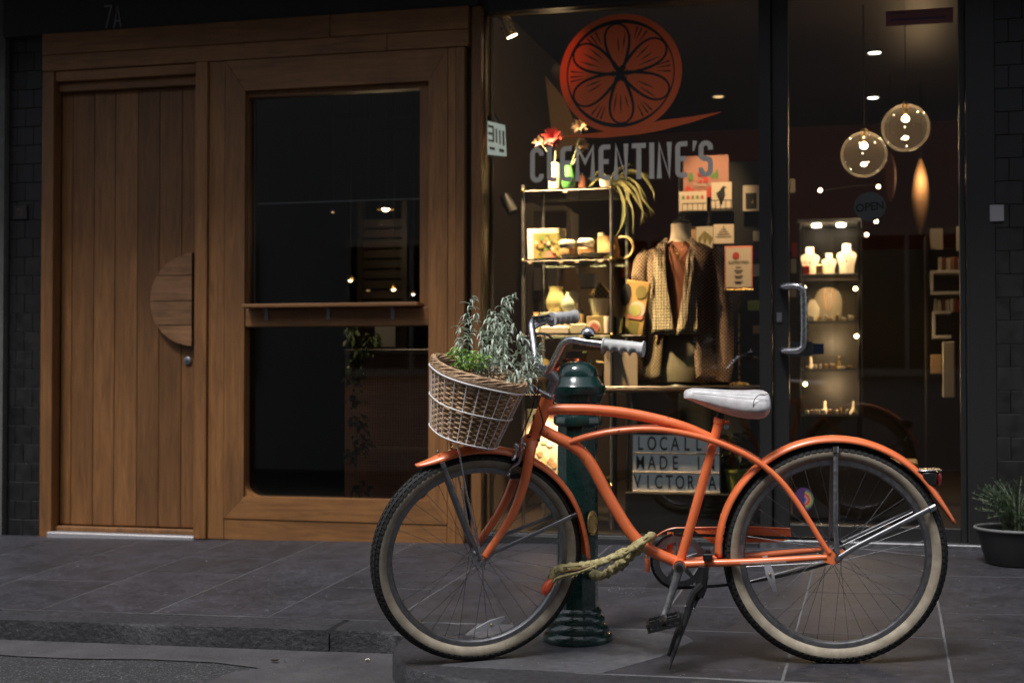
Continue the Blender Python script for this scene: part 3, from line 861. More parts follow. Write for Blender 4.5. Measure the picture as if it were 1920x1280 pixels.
p = Vector((-2.72, 6.93, 2.72)); tl = thing('pendant_lamp', p, 'unseen lamp added inside the cafe glass, out of the frame, to light the lattice bench', 'lamp')  # added out of view to brighten the lattice
put('shade', MB().lathe([(.01, .08), (.05, .06), (.06, 0), (.056, 0), (.045, .055)], 20, Matrix.Translation(p)), 'brass', tl); put('bulb', MB().sphere(p + Vector((0, 0, .02)), .02), 'lamp_warm', tl)
l2 = bpy.data.lights.new('pendant_light', 'SPOT'); l2.energy = 65; l2.color = (1, .70, .42); l2.spot_size = R(36); l2.spot_blend = .8; l2.shadow_soft_size = .03
o = bpy.data.objects.new('pendant_light', l2); COL.objects.link(o); o.location = p - Vector((0, 0, .01)); o.rotation_euler = (Vector((-2.52, 7.14, .5)) - p).to_track_quat('-Z', 'Y').to_euler()

# ================================================================ SHOP FRONT
sf = thing('glass_shopfront', ((XS + XR) / 2, 6.72, .1), 'black framed glass shopfront with citrus slice logo and glass door', 'shopfront')
YG = 6.76
def sx(px, Y=YG): return W(px, 600, Y).x
def sz(px, py, Y=YG): return W(px, py, Y).z
ZS1 = sz(1000, 24); zb = gz(-.6, 6.7)
XM0, XM1, XDR = sx(1426), sx(1480), sx(1800)
ZSB = sz(1100, 1000)
put('frame_head', MB().cbox(XS, XR + .05, 6.70, 6.80, ZS1, 3.235, .003), 'black_paint', sf)
put('mullion', MB().cbox(XS + .001, sx(910), 6.70, 6.80, zb, ZS1 - .001, .003), 'black_paint', sf)
put('mullion', MB().cbox(XM0, sx(1448), 6.70, 6.80, zb, ZS1 - .001, .003), 'black_paint', sf)
put('mullion', MB().cbox(sx(1812), XR + .05, 6.70, 6.80, zb + .03, ZS1 - .001, .003), 'black_paint', sf)
put('sill', MB().cbox(sx(911), XM0 - .001, 6.70, 6.82, zb - .02, ZSB, .004), 'black_paint', sf)
put('sill_strip', MB().cbox(sx(911), XM0 - .001, 6.66, 6.699, gz(-1.2, 6.66) - .01, gz(-1.2, 6.66) + .03, .003), 'dark_fascia', sf)
put('threshold', MB().cbox(XM0, XR + .05, 6.66, 6.78, zb - .02, gz(0, 6.66) + .028, .004), 'brushed_alloy', sf)
put('pane', MB().bb(sx(909), XM0 + .005, 6.757, 6.763, ZSB - .01, ZS1 + .01), 'window_glass', sf, smooth=0)
gd = put('glass_door', MB().bb(sx(1478), XDR + .01, 6.757, 6.763, zb + .09, ZS1 - .02), 'window_glass', sf, smooth=0)
put('stile', MB().cbox(sx(1449), sx(1480), 6.735, 6.785, zb + .03, ZS1 - .004, .003), 'black_paint', gd)
put('stile', MB().cbox(XDR, sx(1811), 6.735, 6.785, zb + .03, ZS1 - .004, .003), 'black_paint', gd)
put('rail', MB().cbox(sx(1480) + .001, XDR - .001, 6.736, 6.784, zb + .03, zb + .10, .003), 'black_paint', gd)
# pull handle
h0, h1 = W(1466, 537, 6.67), W(1466, 658, 6.67)
hx = W(1507, 600, 6.655).x
pts = [Vector((h0.x, 6.735, h0.z)), Vector((h0.x, 6.70, h0.z)), Vector((h0.x + .01, 6.675, h0.z)), Vector((hx - .04, 6.655, h0.z)), Vector((hx - .012, 6.65, h0.z - .010)), Vector((hx, 6.65, h0.z - .045)),
       Vector((hx, 6.65, h1.z + .045)), Vector((hx - .012, 6.65, h1.z + .010)), Vector((hx - .04, 6.655, h1.z)), Vector((h0.x + .01, 6.675, h1.z)), Vector((h0.x, 6.70, h1.z)), Vector((h0.x, 6.735, h1.z))]
put('pull_handle', MB().tube(smooth_path(pts, 5), .0165, 14), 'chrome', gd)
lc = W(1461, 595, 6.73)
put('door_lock', MB().cbox(lc.x - .012, lc.x + .012, 6.728, 6.7345, lc.z - .022, lc.z + .022, .001), 'dull_steel', gd)
# ---- lettering and logo on the glass
YD = 6.7565
def d2(px, py):                                   # point of the photograph -> (x, z) on the pane
    p = W(px, py, YD); return Vector((p.x, p.z))
DEC = at(0, YD, 0)
def drib(pts, w, mat='grey_decal', name='letter', d=.0006, sm=0, closed=False, M=None, parent=None):
    return put(name, MB().ribbon([(p[0], p[1]) for p in pts], w, d, M or DEC, closed), mat, parent or sf, smooth=0)
LW = .0265; lh = d2(1150, 270).y - d2(1150, 337).y
xa, xb = d2(994, 310).x, d2(1337, 310).x; zbse = (d2(1000, 343).y + d2(1330, 331).y) / 2
def arc(cx, cy, r, a0, a1, n=6): return [(cx + r * math.cos(R(a0 + (a1 - a0) * i / n)), cy + r * math.sin(R(a0 + (a1 - a0) * i / n))) for i in range(n + 1)]
def glyph(ch, w, h, t):
    k = t / 2; r = min(w / 2 - k, .045) 
    if ch == 'C': return [[(w - k, h * .76)] + arc(w - k - r, h - k - r, r, 0, 90) + arc(k + r, h - k - r, r, 90, 180) + arc(k + r, k + r, r, 180, 270) + arc(w - k - r, k + r, r, 270, 360) + [(w - k, h * .24)]]
    if ch == 'L': return [[(k, h)] + arc(k + r, k + r, r, 180, 270) + [(w, k)]]
    if ch == 'E': return [[(w, h - k)] + arc(k + r, h - k - r, r, 90, 180) + arc(k + r, k + r, r, 180, 270) + [(w, k)], [(t + .0005, h * .52), (w * .86, h * .52)]]
    if ch == 'M': return [[(k, 0), (k, h * .93), (w / 2, h * .52), (w - k, h * .93), (w - k, 0)]]
    if ch == 'N': return [[(k, 0), (k, h * .94), (w - k, h * .06), (w - k, h)]]
    if ch == 'T': return [[(0, h - k), (w, h - k)], [(w / 2, h - t - .0005), (w / 2, 0)]]
    if ch == 'I': return [[(k, 0), (k, h)]]
    if ch == "'": return [[(k + .008, h), (k, h * .72)]]
    if ch == 'S': return [[(w - k, h * .74)] + arc(w - k - r, h - k - r, r, 0, 90) + arc(k + r, h - k - r, r, 90, 180) + arc(k + r, h / 2 + r * .9, r, 180, 250, 4) + arc(w - k - r, h / 2 - r * .9, r, 70, 0, 4) + arc(w - k - r, k + r, r, 0, -90) + arc(k + r, k + r, r, 270, 180) + [(k, h * .26)]]
word = [('C', 1.0), ('L', .72), ('E', .85), ('M', 1.45), ('E', .85), ('N', 1.05), ('T', 1.0), ('I', .3), ('N', 1.05), ('E', .85), ("'", .3), ('S', 1.0)]
tot = sum(w for _, w in word); gap = .016; unit = (xb - xa - gap * (len(word) - 1)) / tot; x = xa
for ch, wr in word:
    w = unit * wr; t = LW * .92
    mb = MB()
    for st in glyph(ch, max(w, t), lh, t): mb.ribbon(st, t if ch != "'" else [t * .9, t * .3], .0006, at(x, YD, zbse))
    put('letter', mb, 'grey_decal', sf, smooth=0); x += w + gap
lo = put('citrus_logo', MB().prism([(math.cos(i * math.pi / 36), math.sin(i * math.pi / 36)) for i in range(72)], .0006,
        at(*(lambda c, r: (c.x, YD, c.y))(d2(1163, 138), 0)) @ Matrix.Diagonal(((d2(1278, 138).x - d2(1049, 138).x) / 2, (d2(1163, 27).y - d2(1163, 250).y) / 2, 1, 1))), 'orange_decal', sf, smooth=0)
# swoosh under the disc
sw_t = [(1048, 256), (1110, 250), (1170, 243), (1238, 226), (1296, 219), (1352, 210)]
sw_b = [(1048, 257), (1130, 259), (1200, 252), (1240, 245), (1300, 229), (1352, 211)]
def dd(l): return [tuple(d2(*p)) for p in l]
put('logo_swoosh', MB().prism(dd(sw_b) + dd(sw_t)[::-1], .0006, at(0, YD - .0012, 0)), 'orange_decal', sf, smooth=0)
# dark cuts: centre, six segments, pith rays (drawn from the photograph, unit disc space)
LC = d2(1163, 138); LRx = (d2(1278, 138).x - d2(1049, 138).x) / 2; LRz = (d2(1163, 27).y - d2(1163, 250).y) / 2
ML = at(LC.x, YD - .0008, LC.y) @ Matrix.Diagonal((LRx, LRz, 1, 1))
def lr(pts, w): return MB().ribbon(pts, w, .0005, ML)
circ = MB().ribbon([(.875 * math.cos(R(a)), .875 * math.sin(R(a))) for a in range(0, 360, 5)], [.020 + .045 * max(0, math.cos(R(a - 100))) ** 2 * (a < 180) + .045 * max(0, -math.sin(R(a + 10))) ** 3 for a in range(0, 360, 5)], .0005, ML, True)
put('logo_line', circ, 'ink', lo, smooth=0)
put('logo_line', MB().prism([(.085 * math.cos(i * .5236), .11 * math.sin(i * .5236)) for i in range(12)], .0005, ML), 'ink', lo, smooth=0)
for i, (ang, ln, wd) in enumerate(((95, .84, .27), (33, .86, .29), (-25, .86, .27), (-88, .84, .26), (-150, .86, .28), (150, .86, .29))):
    c_, s_ = math.cos(R(ang)), math.sin(R(ang)); pts = []; ws = []
    for k in range(33):
        u = k / 32; t = u * 2 * math.pi
        rad = ln * (1 - math.cos(t)) / 2; lat = wd * math.sin(t) * (.30 + .75 * (1 - math.cos(t)) / 2) * .98
        if rad < .13: rad = .13 - (.13 - rad) * .3
        pts.append((c_ * rad - s_ * lat, s_ * rad + c_ * lat)); ws.append(.030 + .028 * abs(math.cos(t / 2)) ** 2)
    put('logo_line', MB().ribbon(pts[1:-1], ws[1:-1], .0005, at(LC.x, YD - .0008 - .0006 * (1 + i % 2), LC.y) @ Matrix.Diagonal((LRx, LRz, 1, 1))), 'ink', lo, smooth=0)
    mb = MB(); rg = random.Random(i)
    for q in (-.45, -.05, .4)[: 3 if i % 2 else 2]:
        a_ = R(ang + q * 26); r0, r1 = rg.uniform(.3, .42), rg.uniform(.58, .72)
        put('logo_ray', MB().ribbon([(math.cos(a_) * r0, math.sin(a_) * r0), (math.cos(a_) * (r0 + r1) / 2, math.sin(a_) * (r0 + r1) / 2), (math.cos(a_) * r1, math.sin(a_) * r1)], [.004, .022, .004], .0005, ML), 'ink', lo, smooth=0)
    a_ = R(ang + 30); 
    for q in (-.07, .02, .09): put('logo_ray', MB().ribbon([(math.cos(a_ + q) * .60, math.sin(a_ + q) * .60), (math.cos(a_ + q * 1.3) * .82, math.sin(a_ + q * 1.3) * .82)], [.006, .026], .0005, ML), 'ink', lo, smooth=0)
# OPEN disc, pink sign, rainbow sticker, notice
oc = W(1631, 387, YD)
op = put('open_disc', MB().prism([(.072 * math.cos(i * .2618), .068 * math.sin(i * .2618)) for i in range(24)], .002, at(oc.x, YD + .012, oc.z)), solid('disc_grey', (.30, .29, .31), .6), gd, smooth=0)
mb = text_mb('OPEN', .052, .001, .95, bold=.0012).xf(at(oc.x, YD + .0085, oc.z - .002) @ Matrix.Rotation(R(6), 4, 'Z'))
put('lettering', mb, 'ink', op, smooth=0)
a, b = W(1661, 50, YD), W(1787, 14, YD)
ps = put('transom_sign', MB().bb(a.x, b.x, 6.7568, 6.7555, a.z, (a.z + b.z) / 2 + .035), 'sticker_pink', gd, smooth=0)
put('print_line', MB().bb(a.x + .02, a.x + .09, 6.7545, 6.755, a.z + .055, a.z + .062).bb(a.x + .02, b.x - .03, 6.7545, 6.755, a.z + .022, a.z + .032), solid('sign_ink', (.06, .03, .08), .6), ps, smooth=0)
rc = W(1507, 936, YD)
stc = put('round_sticker', MB().prism([(.046 * math.cos(i * .2618), .056 * math.sin(i * .2618)) for i in range(24)], .001, at(rc.x, YD, rc.z)), 'purple_print', gd, smooth=0)
for k, mm in enumerate(('green_print', 'gold_print', 'red_print', 'pink_print', 'blue_print')):
    r_ = .041 - k * .008
    put('sticker_band', MB().ribbon(arc(0, 0, r_, -80, 80, 8), .007, .0008, at(rc.x, YD - .001, rc.z)), mm, stc, smooth=0)
a, b = W(1482, 668, YD + .01), W(1524, 640, YD + .01)
nn = put('notice', MB().bb(a.x, b.x, YD + .008, YD + .010, a.z, b.z), 'box_grey', gd, smooth=0)
put('notice_square', MB().bb(b.x + .001, b.x + .05, YD + .008, YD + .010, a.z + .01, b.z - .01), 'blue_print', gd, smooth=0)

# ---------------------------------------------------------------- shop room
XSW = -2.105
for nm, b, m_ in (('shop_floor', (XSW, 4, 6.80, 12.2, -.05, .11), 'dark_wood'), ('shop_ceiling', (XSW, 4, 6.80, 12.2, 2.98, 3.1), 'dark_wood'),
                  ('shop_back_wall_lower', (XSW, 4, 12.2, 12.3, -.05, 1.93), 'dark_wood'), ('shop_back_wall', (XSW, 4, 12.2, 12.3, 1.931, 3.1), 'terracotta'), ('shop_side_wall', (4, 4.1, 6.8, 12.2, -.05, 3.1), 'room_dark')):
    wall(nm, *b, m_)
# dark dado panelling steps and terracotta side return seen through the door
a, b = W(1492, 300, 11.9), W(1790, 462, 11.9)
# ---- lamps
def spot(px, py, Y, dirv, lit, label):
    c = W(px, py, Y); d = Vector(dirv).normalized(); t = thing('track_spotlight', c, label, 'spotlight', 'track spotlights in the shop')
    put('housing', MB().tube([c - d * .11, c - d * .10, c - d * .002, c], [.026, .030, .030, .029], 16, caps=True), 'brass' if lit else 'black_paint', t)
    put('lens', MB().tube([c + d * .0005, c + d * .003], [.026, .024], 16), 'lamp_hot' if lit else 'matt_black', t)
    put('bracket', MB().tube([c - d * .06, c - d * .06 + Vector((-.035, 0, .03)), Vector((c.x - .05, c.y, c.z + .03))], .007, 6), 'black_paint', t)
    return c, d
c, d = spot(960, 68, 6.86, (.42, .22, -1), True, 'lit cylindrical spotlight at the top left of the shop window')
spot(937, 250, 7.4, (.5, .1, -1), False, 'unlit black spotlight behind the white lit sign, middle of the post'); spot(962, 398, 7.25, (.5, -.1, -.9), False, 'unlit black spotlight left of the glass display shelves, lowest of the post')
put_ = MB().tube([W(922, 30, 7.3), W(922, 980, 7.3)], .012, 8)
tag(put('track_post', put_, 'black_paint'), 'thin black vertical track that carries the window spotlights', 'track')
def light(name, kind, loc, energy, col=(1, .64, .33), size=.04, tgt=None, spot_deg=60, blend=.5):
    l_ = bpy.data.lights.new(name, kind); l_.energy = energy; l_.color = col
    if kind == 'AREA': l_.size = size
    else: l_.shadow_soft_size = size
    if kind == 'SPOT': l_.spot_size = R(spot_deg); l_.spot_blend = blend
    o = bpy.data.objects.new(name, l_); COL.objects.link(o); o.location = loc
    if tgt is not None: o.rotation_euler = (Vector(tgt) - Vector(loc)).to_track_quat('-Z', 'Y').to_euler()
    return o
light('spotlight_beam', 'SPOT', c + d * .02, 560, tgt=W(1075, 560, 7.2), spot_deg=46, blend=.6, size=.03)
light('logo_fill_light', 'POINT', c + d * .16 + Vector((.14, .12, 0)), 2.2, size=.04)  # added point light set off the lamp, backlights the logo
# ceiling downlights, and the light each gives
for i, (px, py, e) in enumerate(((1347, 183, 60), (1640, 101, 30), (1637, 185, 30))):
    r = ray(px, py); t_ = (2.965 - CAM_LOC.z) / r.z; p = CAM_LOC + r * t_
    if p.y < 7.2: p = W(px, py, 7.6); 
    tl = thing('downlight', p, ('small round ceiling downlight to the right of the citrus logo', 'higher of the two ceiling downlights above the glass globes', 'lower of the two ceiling downlights above the glass globes')[i], 'ceiling light')
    put('trim', MB().lathe([(.052, 0), (.052, .02), (.040, .02), (.040, .004), (.052, 0)], 20, Matrix.Translation(p)), 'dull_steel', tl)
    put('lamp', MB().lathe([(.0001, .006), (.0385, .006)], 20, Matrix.Translation(p)), 'lamp_white' if i else 'lamp_dim', tl, smooth=0)
    light('downlight_beam', 'SPOT', p - Vector((0, 0, .01)), e, tgt=p - Vector((0, 0, 1)), spot_deg=90, size=.03)
# mannequin and card rack get the ceiling spots of the window bay (heads are out of frame above)
for k, (x, y, tg, e) in enumerate(((-1.75, 6.88, W(1236, 555, 7.3), 300), (-.60, 6.86, W(1388, 490, 7.1), 200))):
    p = Vector((x, y, 2.86)); tl = thing('track_spotlight', p, ('ceiling spotlight above the window bay aimed at the cardigan', 'ceiling spotlight above the window bay aimed at the card rack')[k], 'spotlight')
    put('housing', MB().tube([p + Vector((0, 0, .10)), p], .03, 12), 'black_paint', tl)
    put('lens', MB().tube([p - Vector((0, 0, .002)), p - Vector((0, 0, .001))], .026, 12), 'lamp_hot', tl)
    light('spotlight_beam', 'SPOT', p - Vector((0, 0, .01)), e, tgt=tg, spot_deg=(24, 13)[k], blend=.7, size=.03)
p = Vector((-.75, 7.1, 2.90)); tl = thing('track_spotlight', p, 'unseen ceiling spotlight added behind the logo to light the greeting cards', 'spotlight')  # extra head added out of view to brighten the cards
put('housing', MB().tube([p + Vector((0, 0, .07)), p], .03, 12), 'black_paint', tl); put('lens', MB().tube([p - Vector((0, 0, .002)), p - Vector((0, 0, .001))], .026, 12), 'lamp_hot', tl)
light('spotlight_beam', 'SPOT', p - Vector((0, 0, .01)), 110, tgt=W(1325, 375, 7.84), spot_deg=26, blend=.7, size=.03)
# glass globes
for i, (px, py, rp, Y) in enumerate(((1620, 290, 43, 8.2), (1698, 240, 44.5, 8.4))):
    c = W(px, py, Y); r = rp / F_PX * (c - CAM_LOC).dot(RC @ Vector((0, 0, -1)))
    t = thing('glass_globe_lamp', c, ('clear glass globe lamp on a cord, the lower left of the pair behind the door', 'clear glass globe lamp on a cord, the upper right of the pair behind the door')[i], 'lamp', 'glass globe pendant lamps')
    put('globe', MB().sphere(c, r, 32, 20), 'bulb_glass', t, smooth=180)
    put('bulb', MB().sphere(c + Vector((0, 0, r * .38)), .021, 12, 8, (1, 1, .8)), 'lamp_hot', t)
    put('lower_bulb', MB().sphere(c - Vector((0, 0, r * .42)), .014, 12, 8, (1, 1, .7)), 'lamp_hot', t)
    put('socket', MB().lathe([(.0001, r * 1.12), (.016, r * 1.12), (.02, r * .98), (.012, r * .55), (.0001, r * .52)], 14, Matrix.Translation(c)), 'brass', t)
    put('cord', MB().tube([c + Vector((0, 0, r * 1.1)), Vector((c.x, c.y, 2.98))], .003, 5), 'matt_black', t)
    light('globe_light', 'POINT', c + Vector((0, 0, r * .38 + .03)), 4, size=.03)
    rg = random.Random(i)
    for k in range(6):
        a_ = rg.uniform(0, 6.28); e_ = rg.uniform(-1, 1); q = c + Vector((math.cos(a_) * math.cos(e_), -abs(math.sin(a_)) * .3, math.sin(e_) * 1.0)) * r * .97
        put('globe_glint', MB().sphere(q, rg.uniform(.0022, .004), 6, 4), 'lamp_warm', t)  # glowing dots stand in for small reflections on the globe
# loose fairy bulbs on a wire
fb = [(1538, 357, 8.9), (1647, 350, 9.4), (1643, 415, 9.4), (1625, 440, 9.4), (1604, 541, 8.72), (1606, 630, 8.72), (1510, 720, 8.7), (1508, 540, 8.7)]
fl = thing('string_lights', W(1538, 357, 8.9), 'loose string of warm fairy bulbs around the jewellery cabinet', 'string lights')
for px, py, Y in fb: put('bulb', MB().sphere(W(px, py, Y), .0125, 10, 6), 'lamp_warm', fl)
put('wire', MB().tube(smooth_path([W(*p) for p in fb[:4]], 5), .0018, 4), 'matt_black', fl)
put('wire', MB().tube([W(*p) for p in fb[4:6]], .0018, 4), 'matt_black', fl); put('wire', MB().tube([W(*p) for p in fb[6:8]], .0018, 4), 'matt_black', fl)

def leafy_shade(name, pts, Y, mat, label, depth=.02):
    return tag(put(name, MB().prism([(W(px, py, Y).x, W(px, py, Y).z) for px, py in pts], depth, at(0, Y, 0)), mat, smooth=0), label, 'lamp')
# sconce washing the wall + copper leaf shape in place of a reflection
def cone_shade(px, y0, y1, Y, rad, mat, label):
    a, b = W(px, y0, Y), W(px, y1, Y); hh = a.z - b.z; c = b
    t = thing('wall_sconce', c, label, 'lamp')
    prof = [(rad * (.12 + .88 * math.sin(math.pi * (i / 14)) ** .8), hh * i / 14) for i in range(15)]
    put('shade', MB().lathe(prof, 18, Matrix.Translation(c)), mat, t)
    put('stem', MB().tube([a, Vector((a.x, a.y, 2.98))], .003, 5), 'matt_black', t)
cone_shade(1727, 298, 440, 10.5, .062, 'sconce_paper', 'tall lit paper shade glowing against the terracotta wall, right one')
cone_shade(1669, 285, 378, 10.2, .042, 'terracotta', 'dark copper leaf shape standing in for a reflection left of the glowing shade')
light('sconce_light', 'POINT', W(1728, 330, 10.35), 2.6, size=.06)

# white lit sign on the left inside the window
sg = thing('lit_sign', W(932, 258, 7.15), 'small glowing white sign with dark letters, high at the left of the shop window', 'sign')
cs4 = [W(911, 226, 7.05), W(947, 235, 7.35), W(950, 292, 7.35), W(913, 288, 7.05)]
yv = Vector((-.02, .02, 0))
put('face', MB().add(cs4 + [p + yv for p in cs4], [(0, 1, 2, 3), (7, 6, 5, 4), (0, 4, 5, 1), (1, 5, 6, 2), (2, 6, 7, 3), (3, 7, 4, 0)]), 'sign_white', sg, smooth=0)
ex = (cs4[1] - cs4[0]); ez = (cs4[3] - cs4[0]); en = Vector((.01, -.012, 0)) * .3
def on_sign(u, v): return cs4[0] + ex * u + ez * v + en
mb = MB()
for (u0, u1, v0, v1) in ((.30, .38, .12, .62), (.08, .30, .12, .19), (.08, .30, .34, .41), (.08, .30, .56, .62), (.46, .54, .18, .62), (.64, .72, .2, .64), (.82, .92, .2, .66), (.12, .40, .78, .86), (.62, .88, .78, .88)):
    mb.add([on_sign(u0, v0), on_sign(u1, v0), on_sign(u1, v1), on_sign(u0, v1)], [(0, 1, 2, 3)])
put('lettering', mb, 'ink', sg, smooth=0, fix=False)
# tall pale triangular panel behind the flowers
pp = [W(1022, 142, 8.0), W(1058, 185, 8.0), W(1090, 262, 8.0), W(1040, 300, 8.0)]
tag(put('pale_triangle', MB().add(pp + [p + Vector((0, .02, 0)) for p in pp], [(0, 1, 2, 3), (7, 6, 5, 4), (0, 4, 5, 1), (1, 5, 6, 2), (2, 6, 7, 3), (3, 7, 4, 0)]), 'tan_card', smooth=0), 'pale triangular panel behind the flower vase', 'panel')

# ---------------------------------------------------------------- glass display shelves
YA, YB = 7.0, 7.44
new_mat('rail_dark', (.16, .15, .13), .5, .6)
new_mat('trim_wood', (.07, .036, .018), .5)
zf = gz(-1.5, 6.8) + .03
FLx, FRx = W(981, 600, YA).x, W(1147, 600, YA).x
BLx, BRx = FLx, FRx
et = thing('glass_display_shelves', ((FLx + FRx) / 2, 7.2, zf), 'tall chrome and glass display shelves full of homewares in the shop window', 'shelving')
ztop = W(1060, 352, YA).z
for x, y in ((FLx, YA), (FRx, YA), (FLx, YB), (FRx, YB)):
    p_ = put('post', MB().tube([Vector((x, y, zf)), Vector((x, y, ztop + .02))], .0095, 12), 'dull_steel' if y > 7.2 else 'brushed_alloy', et)
shz = [ztop, W(1060, 484, YA).z, W(1060, 625, YA).z, W(1060, 735, YA).z, W(1090, 905, YA).z]
for k, z in enumerate(shz):
    put('glass_shelf', MB().cbox(FLx + .005, FRx - .005, YA + .004, YB - .004, z - .008, z, .001), 'shelf_glass', et, smooth=0)
    put('shelf_rail', MB().tube([Vector((FLx, YA, z - .012)), Vector((FRx, YA, z - .012))], .0022, 6).tube([Vector((FLx, YB, z - .012)), Vector((FRx, YB, z - .012))], .0022, 6), 'rail_dark', et)
    for x in (FLx, FRx): put('clip', MB().sphere((x, YA - .008, z - .01), .010, 10, 6), 'brass', et)
def onshelf(px, k, Y): return Vector((W(px, 600, Y).x, Y, shz[k] + .0005))
def zof(px, py, Y): return W(px, py, Y).z
def rev(name, prof, base, mat, label, cat, n=24, group=None, parent=None):
    o = put(name, MB().lathe(prof, n, Matrix.Translation(base)), mat, parent, base=True)
    if label: tag(o, label, cat, group)
    return o
def vprof(h, rs): return [(.0001, 0)] + [(r, h * i / (len(rs) - 1)) for i, r in enumerate(rs)]
def framed(px0, px1, py0, py1, Y, border, mats, label, art, tilt=0, base_z=None, cat='picture', name='framed_picture', lean=.06, th=.012):
    a, b = W(px0, py1, Y), W(px1, py0, Y); w, h = b.x - a.x, b.z - a.z
    z0 = base_z if base_z is not None else a.z
    t = thing(name, ((a.x + b.x) / 2, Y, z0), label, cat, rot=(R(-lean * 57), tilt, 0))
    M = Matrix.Rotation(0, 4, 'X')
    fr = link('frame', MB().cbox(-w / 2, w / 2, 0, th, 0, h, .002).mesh('frame', mats[0], 35), t)
    if art: art(t, w, h, border)
    return t
def child(t, name, mb, mat): return link(name, mb.mesh(name, mat, 0), t)
FXZ = Matrix(((1, 0, 0, 0), (0, 0, -1, 0), (0, 1, 0, 0), (0, 0, 0, 1)))
def art_flowers(t, w, h, b):
    child(t, 'backing', MB().bb(-w / 2 + b, w / 2 - b, -.002, -.0005, b * .9, h - b * .8), 'olive_print')
    rg = random.Random(2); mats = ['gold_print', 'linen', 'gold_print', 'pink_print', 'green_print', 'ink', 'tan_card']
    child(t, 'printed_pot', MB().bb(-.01, .055, -.0036, -.0026, b, b + .035), 'pink_print')
    for k in range(26):
        cx, cz = rg.uniform(-w / 2 + b + .015, w / 2 - b - .015), rg.uniform(b + .012, h - b - .015); mb = MB(); n_ = rg.choice((5, 6, 7)); r_ = rg.uniform(.008, .02)
        pts = []
        for q in range(2 * n_): a_ = q * math.pi / n_; rr_ = r_ if q % 2 else r_ * .35; pts.append((cx + rr_ * math.cos(a_), cz + rr_ * math.sin(a_)))
        child(t, 'printed_flower', mb.prism(pts, .0006, Matrix.Translation((0, -.0030 - .0003 * k, 0)) @ FXZ), rg.choice(mats))
framed(990, 1062, 418, 484, 7.30, .030, ('paper',), 'cream framed flower print on the second glass shelf beside two cups', art_flowers, base_z=shz[1], lean=-.10)
# two lidded cups
for k, px in enumerate((1064, 1099)):
    b = onshelf(px, 1, 7.12); b.z = shz[1]
    s_ = 1.0 if k == 0 else 1.06
    t = thing('travel_cup', b, ('lidded keep cup on the second glass shelf, the left of two', 'lidded keep cup on the second glass shelf, the right of two')[k], 'cup', 'lidded cups on the second shelf')
    put('cup', MB().lathe(vprof(.078 * s_, [.030, .033, .037, .040]), 24, Matrix.Translation(b)), 'white_ceramic', t, base=True)
    put('band', MB().lathe([(.0345 * s_, .022), (.0395 * s_, .028), (.0415 * s_, .055), (.0385 * s_, .060)], 24, Matrix.Translation(b)), 'leather_tan', t)
    put('lid', MB().lathe([(.0001, .102 * s_), (.034, .102 * s_), (.037, .096 * s_), (.045, .092 * s_), (.046, .080 * s_), (.041, .078 * s_)], 24, Matrix.Translation(b)), 'white_ceramic', t)
# jug with a round handle and a cream dish
b = onshelf(1152, 1, 7.22); t = thing('metal_jug', b, 'copper toned jug with big round handle at the right end of the second shelf', 'jug')
put('body', MB().lathe(vprof(.125, [.045, .055, .058, .052, .048, .055]), 24, Matrix.Translation(b - Vector((.03, 0, 0)))), 'leather_tan', t)
put('handle', MB().tube([b + Vector((.045 + .055 * math.cos(R(a_)), 0, .065 + .055 * math.sin(R(a_)))) for a_ in range(-150, 151, 15)], .007, 8), 'tan_card', t)
b = onshelf(1112, 1, 7.08)
tag(put('cream_dish', MB().lathe([(.0001, .003), (.03, .003), (.075, .022), (.078, .026), (.072, .024), (.028, .008), (.0001, .008)], 24, Matrix.Translation(b + Vector((.02, -.03, .0))) @ Matrix.Diagonal((1, .5, 1, 1))), 'white_ceramic'), 'shallow cream dish in front of the copper jug on the second shelf', 'dish')
# cream vases on a white box, plant pot, riser and boxes on the third shelf
z3 = shz[2]
def slab_box(name, px0, px1, pyt, Y, dep, mat, label, cat, k=2, zb_=None):
    x0, x1 = W(px0, 600, Y).x, W(px1, 600, Y).x; zb_ = shz[k] + .0005 if zb_ is None else zb_; zt_ = W((px0 + px1) / 2, pyt, Y).z
    return tag(put(name, MB().cbox(x0, x1, Y, Y + dep, zb_, zt_, .003), mat), label, cat)
slab_box('white_box', 1013, 1068, 585, 7.12, .16, 'white_ceramic', 'white box riser under the two cream vases on the third shelf', 'box')
zz1 = W(1040, 585, 7.12).z + .001
b = Vector((W(1043, 600, 7.20).x, 7.20, zz1))
vs1 = rev('round_vase', vprof(.135, [.036, .050, .055, .052, .042, .034, .037]), b, 'yellow_ceramic', 'tall pale yellow belly vase on the white box, left of the pair', 'vase')
b = Vector((W(1069, 600, 7.17).x, 7.17, zz1 + .0005))
rev('round_vase', vprof(.105, [.030, .044, .047, .040, .024, .020]), b, 'white_ceramic', 'rounder white bud vase on the white box, right of the yellow vase', 'vase')
slab_box('pink_box', 1070, 1100, 607, 7.06, .10, 'paper', 'small pale gift box on the third shelf between vases and round tin', 'box')
slab_box('white_tray', 1014, 1066, 612, 7.02, .07, 'white_ceramic', 'flat white tray at the front left of the third shelf', 'tray')
b = Vector((W(1114, 612, 7.04).x, 7.04, z3 + .032)); t = thing('round_tin', b, 'round cream and coral dish standing on edge on the third shelf', 'dish')
put('rim', MB().lathe([(.0001, 0), (.032, 0), (.034, .006), (.032, .012), (.0001, .012)], 24, at(b.x, b.y, b.z)), 'white_ceramic', t)
put('face', MB().lathe([(.0001, .0125), (.024, .0125), (.024, .0140), (.0001, .0140)], 24, at(b.x + .004, b.y, b.z - .004)), 'pink_print', t)
slab_box('wooden_riser', 1100, 1146, 592, 7.14, .13, 'tan_card', 'pale riser block under the white pot on the third shelf', 'block')
zz2 = W(1123, 592, 7.14).z + .001
